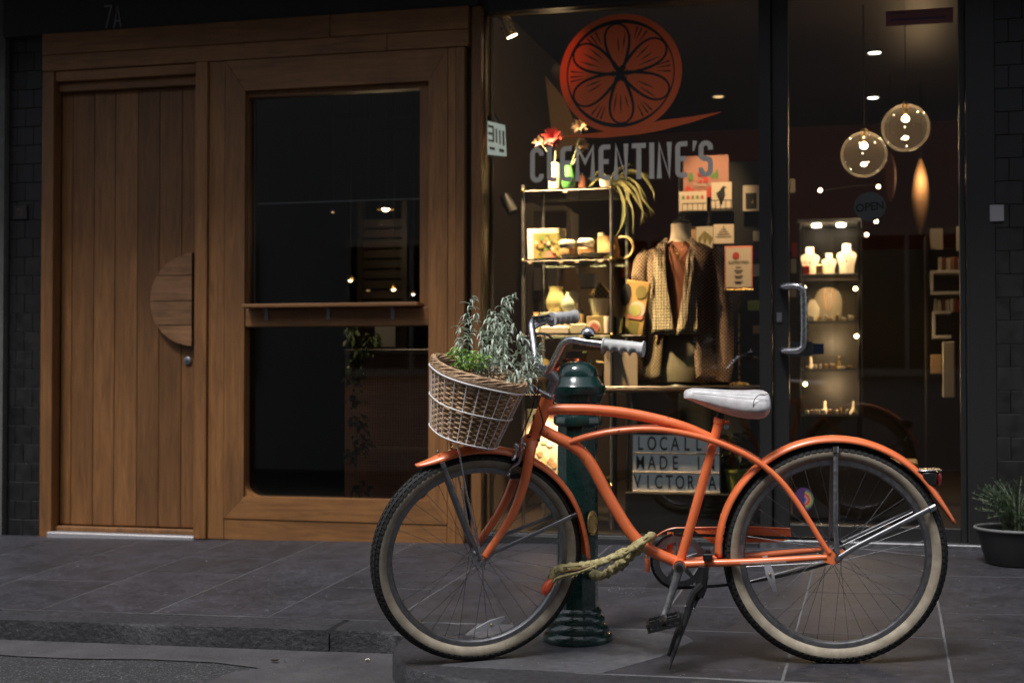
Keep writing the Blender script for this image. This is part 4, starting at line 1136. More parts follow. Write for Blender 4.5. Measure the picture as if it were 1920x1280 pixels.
b = Vector((W(1124, 600, 7.2).x, 7.20, zz2))
wp = thing('white_pot', b, 'white tapered pot holding a tilted patterned square card, third shelf', 'pot')
put('pot', MB().lathe([(.0001, 0), (.038, 0), (.058, .088), (.054, .088), (.036, .006), (.0001, .006)], 24, Matrix.Translation(b)), 'white_ceramic', wp)
cd = put('tilted_card', MB().box(b + Vector((.005, .01, .115)), (.085, .006, .085), Matrix.Rotation(R(45), 3, 'Y')), 'leather_tan', wp, smooth=0)
mb = MB()
for i in range(4):
    for j in range(4): mb.box(b + Matrix.Rotation(R(45), 3, 'Y') @ Vector((-.027 + .018 * i, 0, -.027 + .018 * j)) + Vector((.005, .005, .115)), (.012, .0015, .012), Matrix.Rotation(R(45), 3, 'Y'))
put('pattern', mb, 'ink', cd, smooth=0)
b = Vector((W(1143, 600, 7.05).x, 7.03, z3 + .0005)); rev('white_mug', vprof(.085, [.022, .024, .026, .026]), b, 'white_ceramic', 'slim white beaker at the right end of the third shelf beside the post', 'beaker')
# top shelf: vases with flowers, spider plant
def ptop(px, Y): return Vector((W(px, 600, Y).x, Y, ztop + .0005))
b = ptop(1040, 7.2); rev('cream_cylinder_vase', vprof(.155, [.030, .032, .032, .031]), b, 'linen', 'plain cream cylinder vase behind the lettering on the top shelf', 'vase')
b2 = ptop(1066, 7.15); rev('green_vase', vprof(.14, [.022, .035, .036, .024, .018]), b2, 'vase_green', 'bright green glass vase on the top shelf', 'vase')
def flower(px, py, Y, r, mat, label, petals=14, seed=0):
    c = W(px, py, Y); t = thing('flower_stem', c, label, 'flower'); rg = random.Random(seed); mb = MB()
    for layer in range(3):
        for k in range(petals):
            a_ = k / petals * 6.283 + rg.uniform(-.2, .2); el = -.3 + layer * .55 + rg.uniform(-.2, .2)
            d_ = Vector((math.cos(a_) * math.cos(el), -math.sin(el) * .8 - .1, math.sin(a_) * math.cos(el))); L_ = r * rg.uniform(.75, 1.1)
            s_ = d_.cross(Vector((0, 1, 0))).normalized() * r * .16
            q = c + d_ * L_ * .55
            mb.add([c, q + s_, c + d_ * L_, q - s_], [(0, 1, 2, 3)])
    put('bloom', mb, mat, t, smooth=0)
    foot = Vector((b.x if px < 1050 else b2.x, 7.18, ztop + .12))
    put('stem', MB().tube(smooth_path([c + Vector((0, .01, 0)), (c + foot) / 2 + Vector((.01, .01, .01)), foot], 4), .003, 5), 'stem_green', t)
flower(1036, 257, 7.2, .062, 'flower_red', 'large red bloom above the first letters on the glass', 16, 1)
flower(1088, 236, 7.2, .05, 'flower_cream', 'cream star flower at the edge of the citrus logo', 9, 2)
flower(1092, 272, 7.25, .045, 'flower_cream', 'cream star flower just below the logo swoosh', 9, 3)
flower(1010, 266, 7.2, .035, 'flower_cream', 'small cream flower left of the red bloom', 8, 4)
b = ptop(1140, 7.25)
sp = thing('spider_plant', b, 'spider plant in a cream pot with long leaves hanging off the top shelf', 'plant')
put('pot', MB().lathe([(.0001, 0), (.035, 0), (.045, .07), (.041, .07), (.0001, .06)], 20, Matrix.Translation(b)), 'linen', sp)
rg = random.Random(9); mb = MB()
LEAF = [[(1146, 345), (1160, 330), (1185, 322), (1215, 326), (1232, 334)], [(1148, 345), (1170, 335), (1195, 345), (1212, 375), (1222, 408)], [(1150, 346), (1172, 342), (1192, 362), (1203, 392), (1208, 422)],
        [(1148, 346), (1165, 345), (1180, 372), (1186, 400), (1188, 430)], [(1146, 346), (1158, 352), (1168, 384), (1166, 414), (1160, 436)], [(1148, 344), (1175, 326), (1205, 330), (1222, 352), (1228, 378)],
        [(1145, 344), (1150, 326), (1168, 312), (1190, 310)], [(1142, 344), (1136, 330), (1122, 322), (1108, 330)], [(1142, 345), (1132, 334), (1118, 336), (1108, 352)], [(1150, 347), (1168, 348), (1178, 360), (1182, 380)],
        [(1148, 346), (1160, 340), (1176, 350), (1198, 380), (1206, 402)], [(1147, 345), (1156, 334), (1166, 340), (1174, 366), (1174, 394)]]
for lf in LEAF:
    for dup in range(2):
        y0 = 7.22 + rg.uniform(-.05, .05); P_ = smooth_path([W(px + dup * rg.uniform(-7, 7) * i_ / 3, py + dup * rg.uniform(-6, 6) * i_ / 3, y0 - .03 * i_ * (dup - .3)) for i_, (px, py) in enumerate(lf)], 4)
        n_ = len(P_) - 1
        for q in range(n_):
            sd_ = (P_[q + 1] - P_[q]).cross(Vector((0, 1, .3))).normalized(); w0, w1 = [.0058 * math.sin(math.pi * (.18 + .80 * u / n_)) for u in (q, q + 1)]
            mb.add([P_[q] - sd_ * w0, P_[q] + sd_ * w0, P_[q + 1] + sd_ * w1, P_[q + 1] - sd_ * w1], [(0, 1, 2, 3)])
put('leaves', mb, 'spider_leaf', sp, smooth=60, fix=False)
# bits behind / under: pale shelving unit at the back, lamp, red object
def block(name, px0, px1, py0, py1, Y, dep, mat, label, cat):
    a, b_ = W(px0, py1, Y), W(px1, py0, Y)
    return tag(put(name, MB().cbox(a.x, b_.x, Y, Y + dep, a.z, b_.z, .004), mat, smooth=35), label, cat)
bk = thing('wall_cabinet', W(1060, 600, 8.6), 'brown wall cabinet with open arched niches behind the glass shelves', 'cabinet')
for (x0, x1, y0, y1) in ((985, 1000, 380, 700), (1000, 1062, 546, 562), (1000, 1060, 385, 397), (1062, 1072, 395, 640), (1073, 1130, 640, 655)):
    a, b_ = W(x0, y1, 8.3), W(x1, y0, 8.3); put('panel', MB().cbox(a.x, b_.x, 8.3, 8.5, a.z, b_.z, .006), 'linen', bk)
block('cream_canister', 1000, 1018, 502, 546, 8.2, .1, 'paper', 'tall cream canister in the left niche behind the shelves', 'canister')
block('grey_canister', 1026, 1046, 502, 546, 8.25, .1, 'linen', 'grey brown canister right of the cream one behind the shelves', 'canister')
c = W(1068, 600, 8.0); rev('brown_lamp_base', vprof(.20, [.06, .065, .05, .035, .032, .032]), Vector((c.x, 8.0, zof(1068, 545, 8.0))), 'tan_card', 'tall tapering brown shade form behind the vases', 'shade')
block('red_book', 1166, 1180, 490, 520, 8.1, .04, 'red_print', 'red book spine glimpsed between shelves and cardigan', 'book')
block('grey_box', 1083, 1115, 512, 540, 8.0, .1, 'box_grey', 'grey box behind the tilted patterned card', 'box')
# fourth shelf and below
z4 = shz[3]
b = Vector((W(1022, 600, 7.2).x, 7.2, z4)); rev('copper_pot', vprof(.17, [.06, .075, .08, .075, .06]), b, 'leather_tan', 'shiny copper pot on the fourth shelf behind the bicycle handlebar', 'pot')
block('white_drawer_box', 1060, 1092, 658, 672, 7.25, .12, 'linen', 'pale box with a round dark knob behind the handlebar', 'box')
sc_ = thing('red_scarf', W(1078, 690, 7.15), 'crumpled red and orange scarf on the fourth shelf above the bollard', 'scarf')
mb = MB(); rg = random.Random(12)
for k in range(26):
    p = W(rg.uniform(1045, 1105), rg.uniform(676, 716), 7.15 + rg.uniform(0, .12)); mb.sphere(p, rg.uniform(.015, .028), 8, 5, (1.5, 1, .7))
put('cloth', mb, 'red_print', sc_, smooth=180)
p0, p1 = W(1108, 678, 7.1), W(1136, 683, 7.1)
t = thing('rolling_pin', p0, 'slim pale wooden rod with a round end, right of the red scarf', 'rod')
put('rod', MB().tube([p0, p1 + Vector((.05, 0, 0))], .0085, 10), 'tan_card', t); put('knob', MB().sphere(p0, .014, 12, 8), 'white_ceramic', t)
# art print panel seen between wheel and bollard, standing low
def art_low(t, w, h, b):
    rg = random.Random(4); mats = ['gold_print', 'tan_card', 'pink_print', 'white_ceramic', 'yellow_ceramic', 'linen']
    for k in range(30):
        cx, cz = rg.uniform(-w / 2 + .02, w / 2 - .02), rg.uniform(.02, h - .02); mb = MB()
        n_ = rg.randint(4, 9); ph = rg.uniform(0, 6); rx, rz_ = rg.uniform(.006, .02), rg.uniform(.006, .03)
        child(t, 'printed_shape', mb.prism([(cx + rx * math.cos(ph + q * 6.283 / n_), cz + rz_ * math.sin(ph + q * 6.283 / n_)) for q in range(n_)], .0005, Matrix.Translation((0, -.001 - .0003 * k, 0)) @ FXZ), rg.choice(mats))
framed(985, 1046, 790, 925, 7.02, .01, ('paper',), 'bright patterned art print standing low behind the front wheel', art_low, base_z=shz[4], cat='print', name='art_print')
light('low_shelf_light', 'SPOT', W(1030, 760, 6.92), 12, tgt=W(1015, 870, 7.02), spot_deg=80, size=.02)
b = Vector((W(1135, 600, 7.2).x, 7.2, shz[4])); t = thing('cake_stand', b, 'shiny tray of small jewellery on the lowest shelf right of the bollard', 'tray')
put('tray', MB().lathe([(.0001, .004), (.07, .004), (.085, .012), (.087, .016), (.0001, .010)], 24, Matrix.Translation(b)), 'brass', t)
mb = MB()
for k in range(14): mb.sphere(b + Vector((rg.uniform(-.05, .05), rg.uniform(-.04, .04), .018)), rg.uniform(.004, .009), 6, 4)
put('trinkets', mb, 'brass', t)

def jar(px, k, Y, r, h, mat, lidm, label):
    b = Vector((W(px, 600, Y).x, Y, shz[k] + .0005)); t = thing('jar', b, label, 'jar')
    put('body', MB().lathe([(.0001, 0), (r, 0), (r, h * .8), (r * .8, h * .86), (.0001, h * .86)], 18, Matrix.Translation(b)), mat, t)
    put('lid', MB().lathe([(.0001, h), (r * .85, h), (r * .85, h * .865), (.0001, h * .865)], 18, Matrix.Translation(b)), lidm, t)
jar(1012, 4, 7.15, .022, .10, 'leather_tan', 'ink', 'brown jar on the lowest glass shelf behind the front wheel'); jar(1122, 3, 7.25, .020, .085, 'olive_print', 'brass', 'olive jar on the fourth shelf beside the right post')
jar(1134, 3, 7.32, .018, .11, 'terracotta', 'linen', 'rust coloured jar behind the olive jar on the fourth shelf'); jar(1100, 3, 7.34, .022, .07, 'cream_ceramic', 'tan_card', 'squat cream jar at the back of the fourth shelf')
jar(1004, 3, 7.12, .018, .08, 'brown_knit', 'brass', 'small brown jar at the left end of the fourth shelf'); jar(1006, 2, 7.3, .020, .12, 'linen', 'tan_card', 'slender beige jar at the back left of the third shelf')
jar(1088, 2, 7.34, .020, .13, 'leather_tan', 'ink', 'amber jar at the back of the third shelf between vases and pot'); jar(1006, 1, 7.36, .018, .12, 'terracotta', 'brass', 'rust jar half hidden behind the framed flower print')
jar(1128, 1, 7.38, .022, .16, 'tan_card', 'linen', 'tan jar standing behind the copper jug'); jar(1092, 0, 7.34, .020, .12, 'brown_knit', 'ink', 'dark brown jar at the back of the top shelf')
for k, px in ((1, 1052), (1, 1082), (1, 1126), (2, 1030), (2, 1088), (2, 1130), (0, 1060)):
    x = W(px, 600, YA).x; tag(put('price_tag', MB().box((x, YA - .004, shz[k] - .018), (.020, .0012, .013)), 'paper', smooth=0), 'tiny paper price tag on the edge of the %s glass shelf, %s' % (('top', 'second', 'third')[k], 'towards the left' if px < 1056 else ('about the middle' if px < 1100 else 'towards the right')), 'price tag', 'price tags on the glass shelves')
# leaning print to the right of the shelves, on a little stand with a tumbler
solid('olive_light', (.40, .42, .14), .6)
def art_can(t, w, h, b):
    child(t, 'sheet', MB().bb(-w / 2 + b, w / 2 - b, -.002, -.0005, b, h - b), 'gold_print')
    child(t, 'printed_tree', MB().prism([(-.055 + .028 * math.cos(i * .7), h * .72 + .06 * math.sin(i * .7)) for i in range(9)], .0005, Matrix.Translation((0, -.0026, 0)) @ FXZ), 'ink')
    child(t, 'printed_tree', MB().prism([(.02 + .03 * math.cos(i * .7), h * .8 + .035 * math.sin(i * .7)) for i in range(9)], .0005, Matrix.Translation((0, -.0030, 0)) @ FXZ), 'olive_print')
    child(t, 'printed_fruit', MB().prism([(.012 + .042 * math.cos(i * .524), h * .48 + .042 * math.sin(i * .524)) for i in range(12)], .0005, Matrix.Translation((0, -.0034, 0)) @ FXZ), 'linen')
    child(t, 'printed_fruit', MB().prism([(.005 + .03 * math.cos(i * .524), h * .46 + .03 * math.sin(i * .524)) for i in range(12)], .0005, Matrix.Translation((0, -.0040, 0)) @ FXZ), 'olive_light')
    child(t, 'printed_base', MB().prism([(-.03, h * .30), (.04, h * .30), (.05, h * .37), (-.035, h * .37)], .0005, Matrix.Translation((0, -.0036, 0)) @ FXZ), 'pink_print')
    child(t, 'printed_ground', MB().bb(-.02, .03, -.0030, -.0026, b, h * .25), 'olive_print')
zl = W(1180, 628, 7.05).z
st = thing('display_easel', W(1180, 640, 7.05), 'small black metal easel holding the golden botanical print', 'easel')
e0 = W(1180, 630, 7.05); put('ledge', MB().cbox(e0.x - .09, e0.x + .07, 7.0, 7.12, zl - .010, zl - .001, .002), 'black_paint', st)
ztab = W(1280, 724, 7.05).z
put('leg', MB().tube([Vector((e0.x, 7.06, zl - .01)), Vector((e0.x, 7.06, ztab))], .006, 8), 'black_paint', st); put('foot', MB().lathe([(.0001, .008), (.045, .006), (.048, 0)], 20, Matrix.Translation((e0.x, 7.06, ztab + .0005))), 'black_paint', st)
framed(1160, 1206, 524, 627, 7.06, .008, ('gold_print',), 'golden botanical print with pale green fruit leaning beside the shelves', art_can, tilt=R(8), base_z=zl, cat='picture', name='framed_picture')
b = Vector((W(1162, 600, 7.03).x - .0, 7.025, zl + .0005)); tag(put('glass_tumbler', MB().lathe([(.0001, 0), (.026, 0), (.032, .09), (.030, .09), (.0245, .004), (.0001, .004)], 20, Matrix.Translation(b)), 'shelf_glass'), 'clear glass tumbler in front of the golden print', 'tumbler')

# ---------------------------------------------------------------- dark counter with light box
x0, x1 = W(1133, 726, 6.98).x, W(1424, 726, 6.98).x
tb = thing('display_table', ((x0 + x1) / 2, 7.2, zf), 'dark display table with a brass edged top behind the window', 'table')
put('top', MB().cbox(x0, x1, 6.98, 7.75, ztab - .03, ztab, .004), 'dark_wood', tb)
put('edge_trim', MB().cbox(x0, x1, 6.972, 6.9795, ztab - .024, ztab - .012, .001), 'trim_wood', tb)
for x in (x0 + .03, x1 - .03):
    for y in (7.05, 7.7): put('leg', MB().cbox(x - .018, x + .018, y - .018, y + .018, zf, ztab - .031, .002), 'black_paint', tb)
lx0, lx1, lz0, lz1 = W(1185, 900, 6.99).x, W(1350, 900, 6.99).x, zof(1267, 923, 6.99), zof(1267, 815, 6.99)
pb = thing('platform', ((lx0 + lx1) / 2, 7.1, zf), 'low black plinth carrying the LOCALLY MADE IN VICTORIA light box', 'plinth')
put('box', MB().cbox(lx0 - .03, XM0 - .01, 6.96, 7.16, zf - .03, lz0 - .001, .004), 'matt_black', pb)
lbx = thing('letter_light_box', ((lx0 + lx1) / 2, 7.02, lz0), 'white cinema light box reading LOCALLY MADE IN VICTORIA', 'sign')
new_mat('lightbox_face', (.75, .78, .80), .5, emit=(.85, .93, 1), estr=.035)  # faint emission added so the unlit face looks paler
put('case', MB().cbox(lx0, lx1, 7.0, 7.05, lz0, lz1, .003), 'box_grey', lbx)
rh = (lz1 - lz0) / 3
for r_, tx in enumerate(('LOCALLY', 'MADE IN', 'VICTORIA')):
    zt_ = lz1 - r_ * rh
    put('row_panel', MB().bb(lx0 + .004, lx1 - .004, 6.996, 6.9995, zt_ - rh + .007, zt_ - .003), 'lightbox_face', lbx, smooth=0)
    put('row_rail', MB().cbox(lx0 + .002, lx1 - .002, 6.992, 6.9995, zt_ - rh - .001, zt_ - rh + .006, .001), 'white_trim', lbx)
    W_ = lx1 - lx0 - (.03 if r_ != 2 else .012); n_ = len(tx)
    for i, chh in enumerate(tx):
        if chh == ' ': continue
        mbx = text_mb(chh, rh * 1.02, .0006, .62, bold=.001).xf(at(lx0 + (.012 if r_ != 2 else .0) + W_ * (i + .5) / n_, 6.9950, zt_ - rh * .50))
        put('letter', mbx, 'ink', lbx, smooth=0)
b = Vector((W(1386, 900, 7.05).x, 7.05, lz0 + .0))
gp = thing('lime_plant_pot', b, 'lime green pot with a leafy plant behind the seat tube', 'plant pot')
put('pot', MB().lathe([(.0001, 0), (.055, 0), (.068, .10), (.072, .102), (.072, .115), (.064, .115), (.0001, .10)], 24, Matrix.Translation(b)), 'lime_pot', gp)
mb = MB(); leaf_blob(mb, b + Vector((0, 0, .22)), 60, (.07, .06, .12), .07, random.Random(3), .4)
tag(put('foliage', mb, 'dark_leaf', gp, smooth=0), kind='stuff')
put('stem', MB().tube([b + Vector((0, 0, .1)), b + Vector((.01, 0, .3))], .004, 5), 'stem_green', gp)
block('gift_card', 1352, 1366, 815, 870, 7.3, .02, 'gold_print', 'small warm printed card behind the seat tube above the light box', 'card')

# ---------------------------------------------------------------- mannequin with cardigan
MY = 7.40
nb = W(1277, 455, MY); mt = W(1277, 690, MY)
mq = thing('mannequin_torso', Vector((nb.x, MY, ztab)), 'linen dressmaker torso wearing a brown top and necklace', 'mannequin')
def ell(c, rx, ry, n=28): return [c + Vector((rx * math.cos(i / n * 6.283), ry * math.sin(i / n * 6.283), 0)) for i in range(n)]
def loft(rings, mat, name, parent, open_=True):
    n = len(rings[0]); mb = MB().add([p for r_ in rings for p in r_], [(i * n + j, i * n + (j + 1) % n, (i + 1) * n + (j + 1) % n, (i + 1) * n + j) for i in range(len(rings) - 1) for j in range(n)])
    return put(name, mb, mat, parent, smooth=60)
def mz(py): return zof(1277, py, MY)
X = nb.x
rg_ = [(735, .035, .035), (715, .15, .11), (690, .150, .115), (655, .128, .10), (610, .10, .085)]
loft([ell(Vector((X, MY, mz(y))), a, b_) for y, a, b_ in rg_ if y < 720], solid('linen_shade', (.15, .125, .095), .9), 'lower_torso', mq)  # darker copy of linen, dimness painted into the colour
loft([ell(Vector((X, MY, mz(y))), a, b_) for y, a, b_ in ((628, .127, .102), (560, .125, .105), (510, .14, .115), (480, .150, .10), (462, .12, .075), (452, .062, .05))], 'brown_knit', 'top', mq)
loft([ell(Vector((X, MY, mz(y))), a, b_) for y, a, b_ in ((456, .072, .058), (448, .056, .052), (432, .051, .049), (420, .053, .05), (419, .03, .03), (418.8, .0001, .0001))], 'linen', 'neck', mq)
put('neck_cap', MB().lathe([(.048, 0), (.046, .012), (.02, .02), (.012, .04), (.018, .05), (.012, .062), (.0001, .066)], 20, Matrix.Translation((X, MY, mz(419)))), 'black_paint', mq)
put('necklace', MB().tube(smooth_path([Vector((X - .045, MY - .075, mz(462))), Vector((X - .02, MY - .105, mz(470))), Vector((X, MY - .112, mz(476))), Vector((X + .02, MY - .105, mz(470))), Vector((X + .045, MY - .075, mz(462)))], 4), .0015, 5).sphere((X, MY - .118, mz(480)), .007, 8, 6), 'brass', mq)
put('stand', MB().tube([Vector((X, MY, ztab)), Vector((X, MY, mz(690)))], .012, 10).lathe([(.11, 0), (.10, .012), (.0001, .02)], 24, Matrix.Translation((X, MY, ztab + .0005))), 'black_paint', mq)
def knit(name, a, b_, sc, ang, th=.5, dark=(.030, .018, .014)):
    m = new_mat(name, a, .9); n, l = nt(m)
    tc = n.new('ShaderNodeTexCoord'); mp = n.new('ShaderNodeMapping'); mp.inputs['Rotation'].default_value = (0, R(ang), 0); l.new(tc.outputs['Object'], mp.inputs[0])
    outs = []
    sxyz = n.new('ShaderNodeSeparateXYZ'); l.new(mp.outputs[0], sxyz.inputs[0])
    for ax in (0, 2):
        mu = n.new('ShaderNodeMath'); mu.operation = 'MULTIPLY'; mu.inputs[1].default_value = sc; l.new(sxyz.outputs[ax], mu.inputs[0])
        si = n.new('ShaderNodeMath'); si.operation = 'SINE'; l.new(mu.outputs[0], si.inputs[0]); outs.append(si.outputs[0])
    mx = n.new('ShaderNodeMath'); mx.operation = 'MAXIMUM'; l.new(outs[0], mx.inputs[0]); l.new(outs[1], mx.inputs[1])
    c = ramp(m, mx.outputs[0], [(th, a), (min(th + .25, 1), b_)])
    f = noise_tex(m, coords(m, 'Object'), 120, 3); c = mixc(m, c, ramp(m, f, [(.3, g3(.6)), (.7, g3(1.2))]), .8, 'MULTIPLY')
    setc(m, c, None, mx.outputs[0], .6, .004); return m
knit('cardigan_knit', (.055, .030, .022), (.38, .25, .18), 460, 45, .5)
knit('cardigan_check', (.42, .34, .25), (.035, .022, .018), 420, 0, .72)
cg = thing('cardigan', Vector((X, MY, mz(720))), 'patterned brown and cream knitted cardigan hanging open on the torso', 'cardigan')
# body shell: open at the front between the two lapels
def shell(rows, mat, name, a0, a1, n=20, thick=.008):
    vs, fs = [], []
    for k, (py, rx, ry, dx) in enumerate(rows):
        for i in range(n + 1):
            w = R(a0 + (a1 - a0) * i / n); fold = 1 + .035 * math.sin(w * 9 + k * .5) * min(1, k / 4)
            vs.append(Vector((X + dx + rx * fold * math.cos(w), MY + ry * fold * math.sin(w), mz(py))))
    for k in range(len(rows) - 1):
        for i in range(n): q = k * (n + 1) + i; fs.append((q, q + 1, q + n + 2, q + n + 1))
    o = put(name, MB().add(vs, fs), mat, cg, smooth=60)
    md = o.modifiers.new('thickness', 'SOLIDIFY'); md.thickness = thick; return o
rowsB = [(452, .07, .055, 0), (460, .13, .085, 0), (470, .178, .115, 0), (500, .182, .13, 0), (560, .165, .13, 0), (620, .165, .13, 0), (660, .178, .135, 0), (700, .195, .14, 0), (716, .198, .14, 0)]
shell(rowsB, 'cardigan_knit', 'body', -62, 242, 40)
def lapel(sgn, pts):
    vs, fs = [], []; n = 6
    for k, (py, xi, xo) in enumerate(pts):
        for i in range(n + 1):
            u = i / n; x_ = (xi + (xo - xi) * u) * sgn
            vs.append(Vector((X + x_, MY - .142 + abs(x_) * .25 - .010 * math.sin(u * 9 + k) * (k > 1) + (.05 if py < 465 else 0), mz(py))))
    for k in range(len(pts) - 1):
        for i in range(n): q = k * (n + 1) + i; fs.append((q, q + 1, q + n + 2, q + n + 1))
    o = put('lapel', MB().add(vs, fs), 'cardigan_check', cg, smooth=60); md = o.modifiers.new('thickness', 'SOLIDIFY'); md.thickness = .008
lapel(-1, [(448, .055, .075), (460, .064, .105), (490, .062, .125), (530, .055, .135), (580, .035, .135), (615, .02, .135), (629, .012, .138)])
lapel(1, [(448, .055, .070), (460, .062, .095), (490, .052, .090), (530, .040, .092), (580, .015, .098), (615, -.003, .105), (629, -.008, .110)])
def sleeve(sg):
    pts = [Vector((X + sg * .165, MY, mz(472))), Vector((X + sg * .205, MY - .01, mz(500))), Vector((X + sg * .215, MY - .01, mz(560))), Vector((X + sg * .225, MY - .02, mz(620))), Vector((X + sg * .225, MY - .02, mz(680))), Vector((X + sg * .215, MY - .02, mz(714)))]
    put('sleeve', MB().tube(smooth_path(pts, 4), [.042, .050, .047, .046, .048, .046, .042], 16), 'cardigan_knit', cg, smooth=60)
sleeve(-1); sleeve(1)
# price sign on a pole
s0, s1 = W(1359, 542, 7.1), W(1411, 461, 7.1)
ss = thing('sign_stand', Vector(((s0.x + s1.x) / 2, 7.1, ztab)), 'orange bordered info card on a slim brass pole by the cardigan', 'sign stand')
cdx = (s0.x + s1.x) / 2
bd = put('card', MB().cbox(s0.x, s1.x, 7.095, 7.101, s0.z, s1.z, .001), 'pink_print', ss)
put('sheet', MB().bb(s0.x + .006, s1.x - .006, 7.0935, 7.0945, s0.z + .008, s1.z - .008), 'paper', bd, smooth=0)
hh = s1.z - s0.z
put('citrus_mark', MB().prism([(.017 * math.cos(i * .5236), .017 * math.sin(i * .5236)) for i in range(12)], .0005, at(cdx - .012, 7.093, s1.z - hh * .22)), 'red_print', bd, smooth=0)
mb = text_mb("CLEMENTINE'S", .020, .0004, .75).xf(at(cdx, 7.0928, s1.z - hh * .38))
for k, q in enumerate((.48, .56, .61, .69, .735, .82, .86)): mb.bb(cdx - (.022 if k % 2 else .014), cdx + (.022 if k % 2 else .014), 7.0925, 7.0930, s1.z - hh * q - .0025, s1.z - hh * q)
put('lettering', mb, 'ink', bd, smooth=0)
put('pole', MB().tube([Vector((cdx, 7.11, ztab + .01)), Vector((cdx, 7.11, s0.z + .02))], .0045, 8), 'brass', ss)
put('holder', MB().cbox(s0.x - .002, s1.x + .002, 7.088, 7.106, s0.z - .008, s0.z - .001, .001), 'brass', ss)
put('base', MB().lathe([(.052, 0), (.050, .010), (.035, .018), (.008, .022), (.0001, .022)], 12, Matrix.Translation((cdx, 7.11, ztab + .0005))), 'brass', ss)

# card rack with cards
RY = 7.85
rk = thing('card_rack', Vector((W(1340, 600, RY).x, RY, zf)), 'black wire card rack tower behind the cardigan', 'rack')
r0, r1 = W(1268, 600, RY).x, W(1425, 600, RY).x
put('back_panel', MB().cbox(r0, r1, RY + .07, RY + .09, zf, zof(1340, 300, RY), .003), 'black_paint', rk)
def rack_row(px0, px1, pyb, pyt):
    a, b_ = W(px0, pyb, RY), W(px1, pyt, RY); mb = MB().cbox(a.x, b_.x, RY - .05, RY + .07, a.z - .008, a.z, .001)
    mb.tube([Vector((a.x, RY - .05, b_.z)), Vector((b_.x, RY - .05, b_.z))], .003, 5)
    x = a.x
    while x <= b_.x + .001: mb.tube([Vector((x, RY - .05, a.z)), Vector((x, RY - .05, b_.z))], .0022, 5); x += .028
    put('pocket', mb, 'black_paint', rk); return a.z
pz1 = rack_row(1282, 1326, 397, 383); pz2 = rack_row(1334, 1374, 396, 377); pz3 = rack_row(1282, 1326, 482, 470); pz4 = rack_row(1338, 1378, 470, 458)
def card(px0, px1, py0, py1, Y, label, mat='paper', art=None, zb_=None):
    a, b_ = W(px0, py1, Y), W(px1, py0, Y); z0 = zb_ if zb_ is not None else a.z
    t = thing('greeting_card', Vector(((a.x + b_.x) / 2, Y, z0)), label, 'card', 'greeting cards in the wire rack')
    link('sheet', MB().cbox(-(b_.x - a.x) / 2, (b_.x - a.x) / 2, 0, .003, 0, b_.z - z0, .0008).mesh('sheet', mat, 0), t)
    if art: art(t, b_.x - a.x, b_.z - z0)
    return t
def pf(poly, name, mat, t, o=.001): child(t, name, MB().prism(poly, .0005, Matrix.Translation((0, -o, 0)) @ FXZ), mat)
def art_big(t, w, h):
    rg = random.Random(6)
    for k in range(22):
        cx = rg.uniform(-w * .4, w * .4); cz = rg.uniform(h * .02, h * .62); r_ = rg.uniform(.008, .018)
        m_ = 'green_print' if cz > h * .36 and abs(cx) > w * .12 else 'red_print'
        pf([(cx + r_ * math.cos(q * 1.05), cz + r_ * (1.6 if m_ == 'green_print' else 1) * math.sin(q * 1.05)) for q in range(6)], 'printed_flower', m_, t, .0012 + k * .0003)
    link('lettering', text_mb('THANK YOU', .028, .0005, .85).xf(Matrix.Translation((0, -.010, h * .30)) @ FXZ).mesh('lettering', 'linen', 0), t)
card(1281, 1366, 290, 372, RY + .02, 'large pink floral greeting card standing highest in the rack', 'card_pink', art_big)
def art_bird(t, w, h):
    s = w * .30; pf([(-.9 * s, .1 * s + h * .6), (-.3 * s, .5 * s + h * .6), (.1 * s, 1.0 * s + h * .62), (.35 * s, 1.15 * s + h * .62), (.9 * s, .9 * s + h * .62), (.5 * s, .7 * s + h * .62), (.6 * s, -.2 * s + h * .55), (.1 * s, -1.3 * s + h * .55), (-.5 * s, -.7 * s + h * .55)], 'printed_bird', 'ink', t)
    pf([(-.01, h * .2), (.004, h * .2), (.004, h * .45), (-.01, h * .45)], 'printed_bird', 'ink', t)
card(1334, 1372, 341, 392, RY - .02, 'square card with a black bird silhouette', 'paper', art_bird, pz2)
def art_txt(t, w, h):
    for k in range(5): pf([(-w * .4 + k * w * .17, h * .62), (-w * .4 + k * w * .17 + w * .12, h * .60), (-w * .4 + k * w * .17 + w * .10, h * .78), (-w * .4 + k * w * .17 + w * .03, h * .80)], 'printed_motif', ('green_print', 'red_print', 'olive_print')[k % 3], t)
card(1273, 1325, 358, 394, RY - .02, 'wide low card with a line of small coloured motifs, left pocket', 'paper', art_txt, pz1)
def art_tree(t, w, h):
    for k in range(5):
        ww = w * (.08 + .13 * k) / 2 * 1.3; z_ = h * (.84 - .13 * k); pf([(-ww, z_), (ww, z_), (ww, z_ + h * .045), (-ww, z_ + h * .045)], 'printed_bar', 'ink', t)
card(1338, 1376, 420, 457, RY - .02, 'square card with a black tree made of stacked bars', 'paper', art_tree)
def art_pod(t, w, h):
    for k in range(3): pf([(-.03 + k * .03, h * .15), (-.012 + k * .03, h * .5), (0, h * .82), (-.035 + k * .025, h * .5)], 'printed_leaf', 'olive_print', t, .001 + .0004 * k)
card(1305, 1337, 424, 468, RY, 'beige card with fine leaf drawing beside the mannequin neck', 'linen', art_pod)
card(1296, 1304, 424, 452, RY + .01, 'narrow sliver of card just right of the mannequin neck', 'tan_card')
def art_dark(t, w, h):
    pf([(-w * .33, h * .08), (w * .33, h * .08), (w * .33, h * .7), (-w * .33, h * .7)], 'printed_picture', 'ink', t); pf([(0, h * .3), (w * .12, h * .3), (w * .1, h * .42), (.01, h * .46)], 'printed_flower', 'gold_print', t, .002)
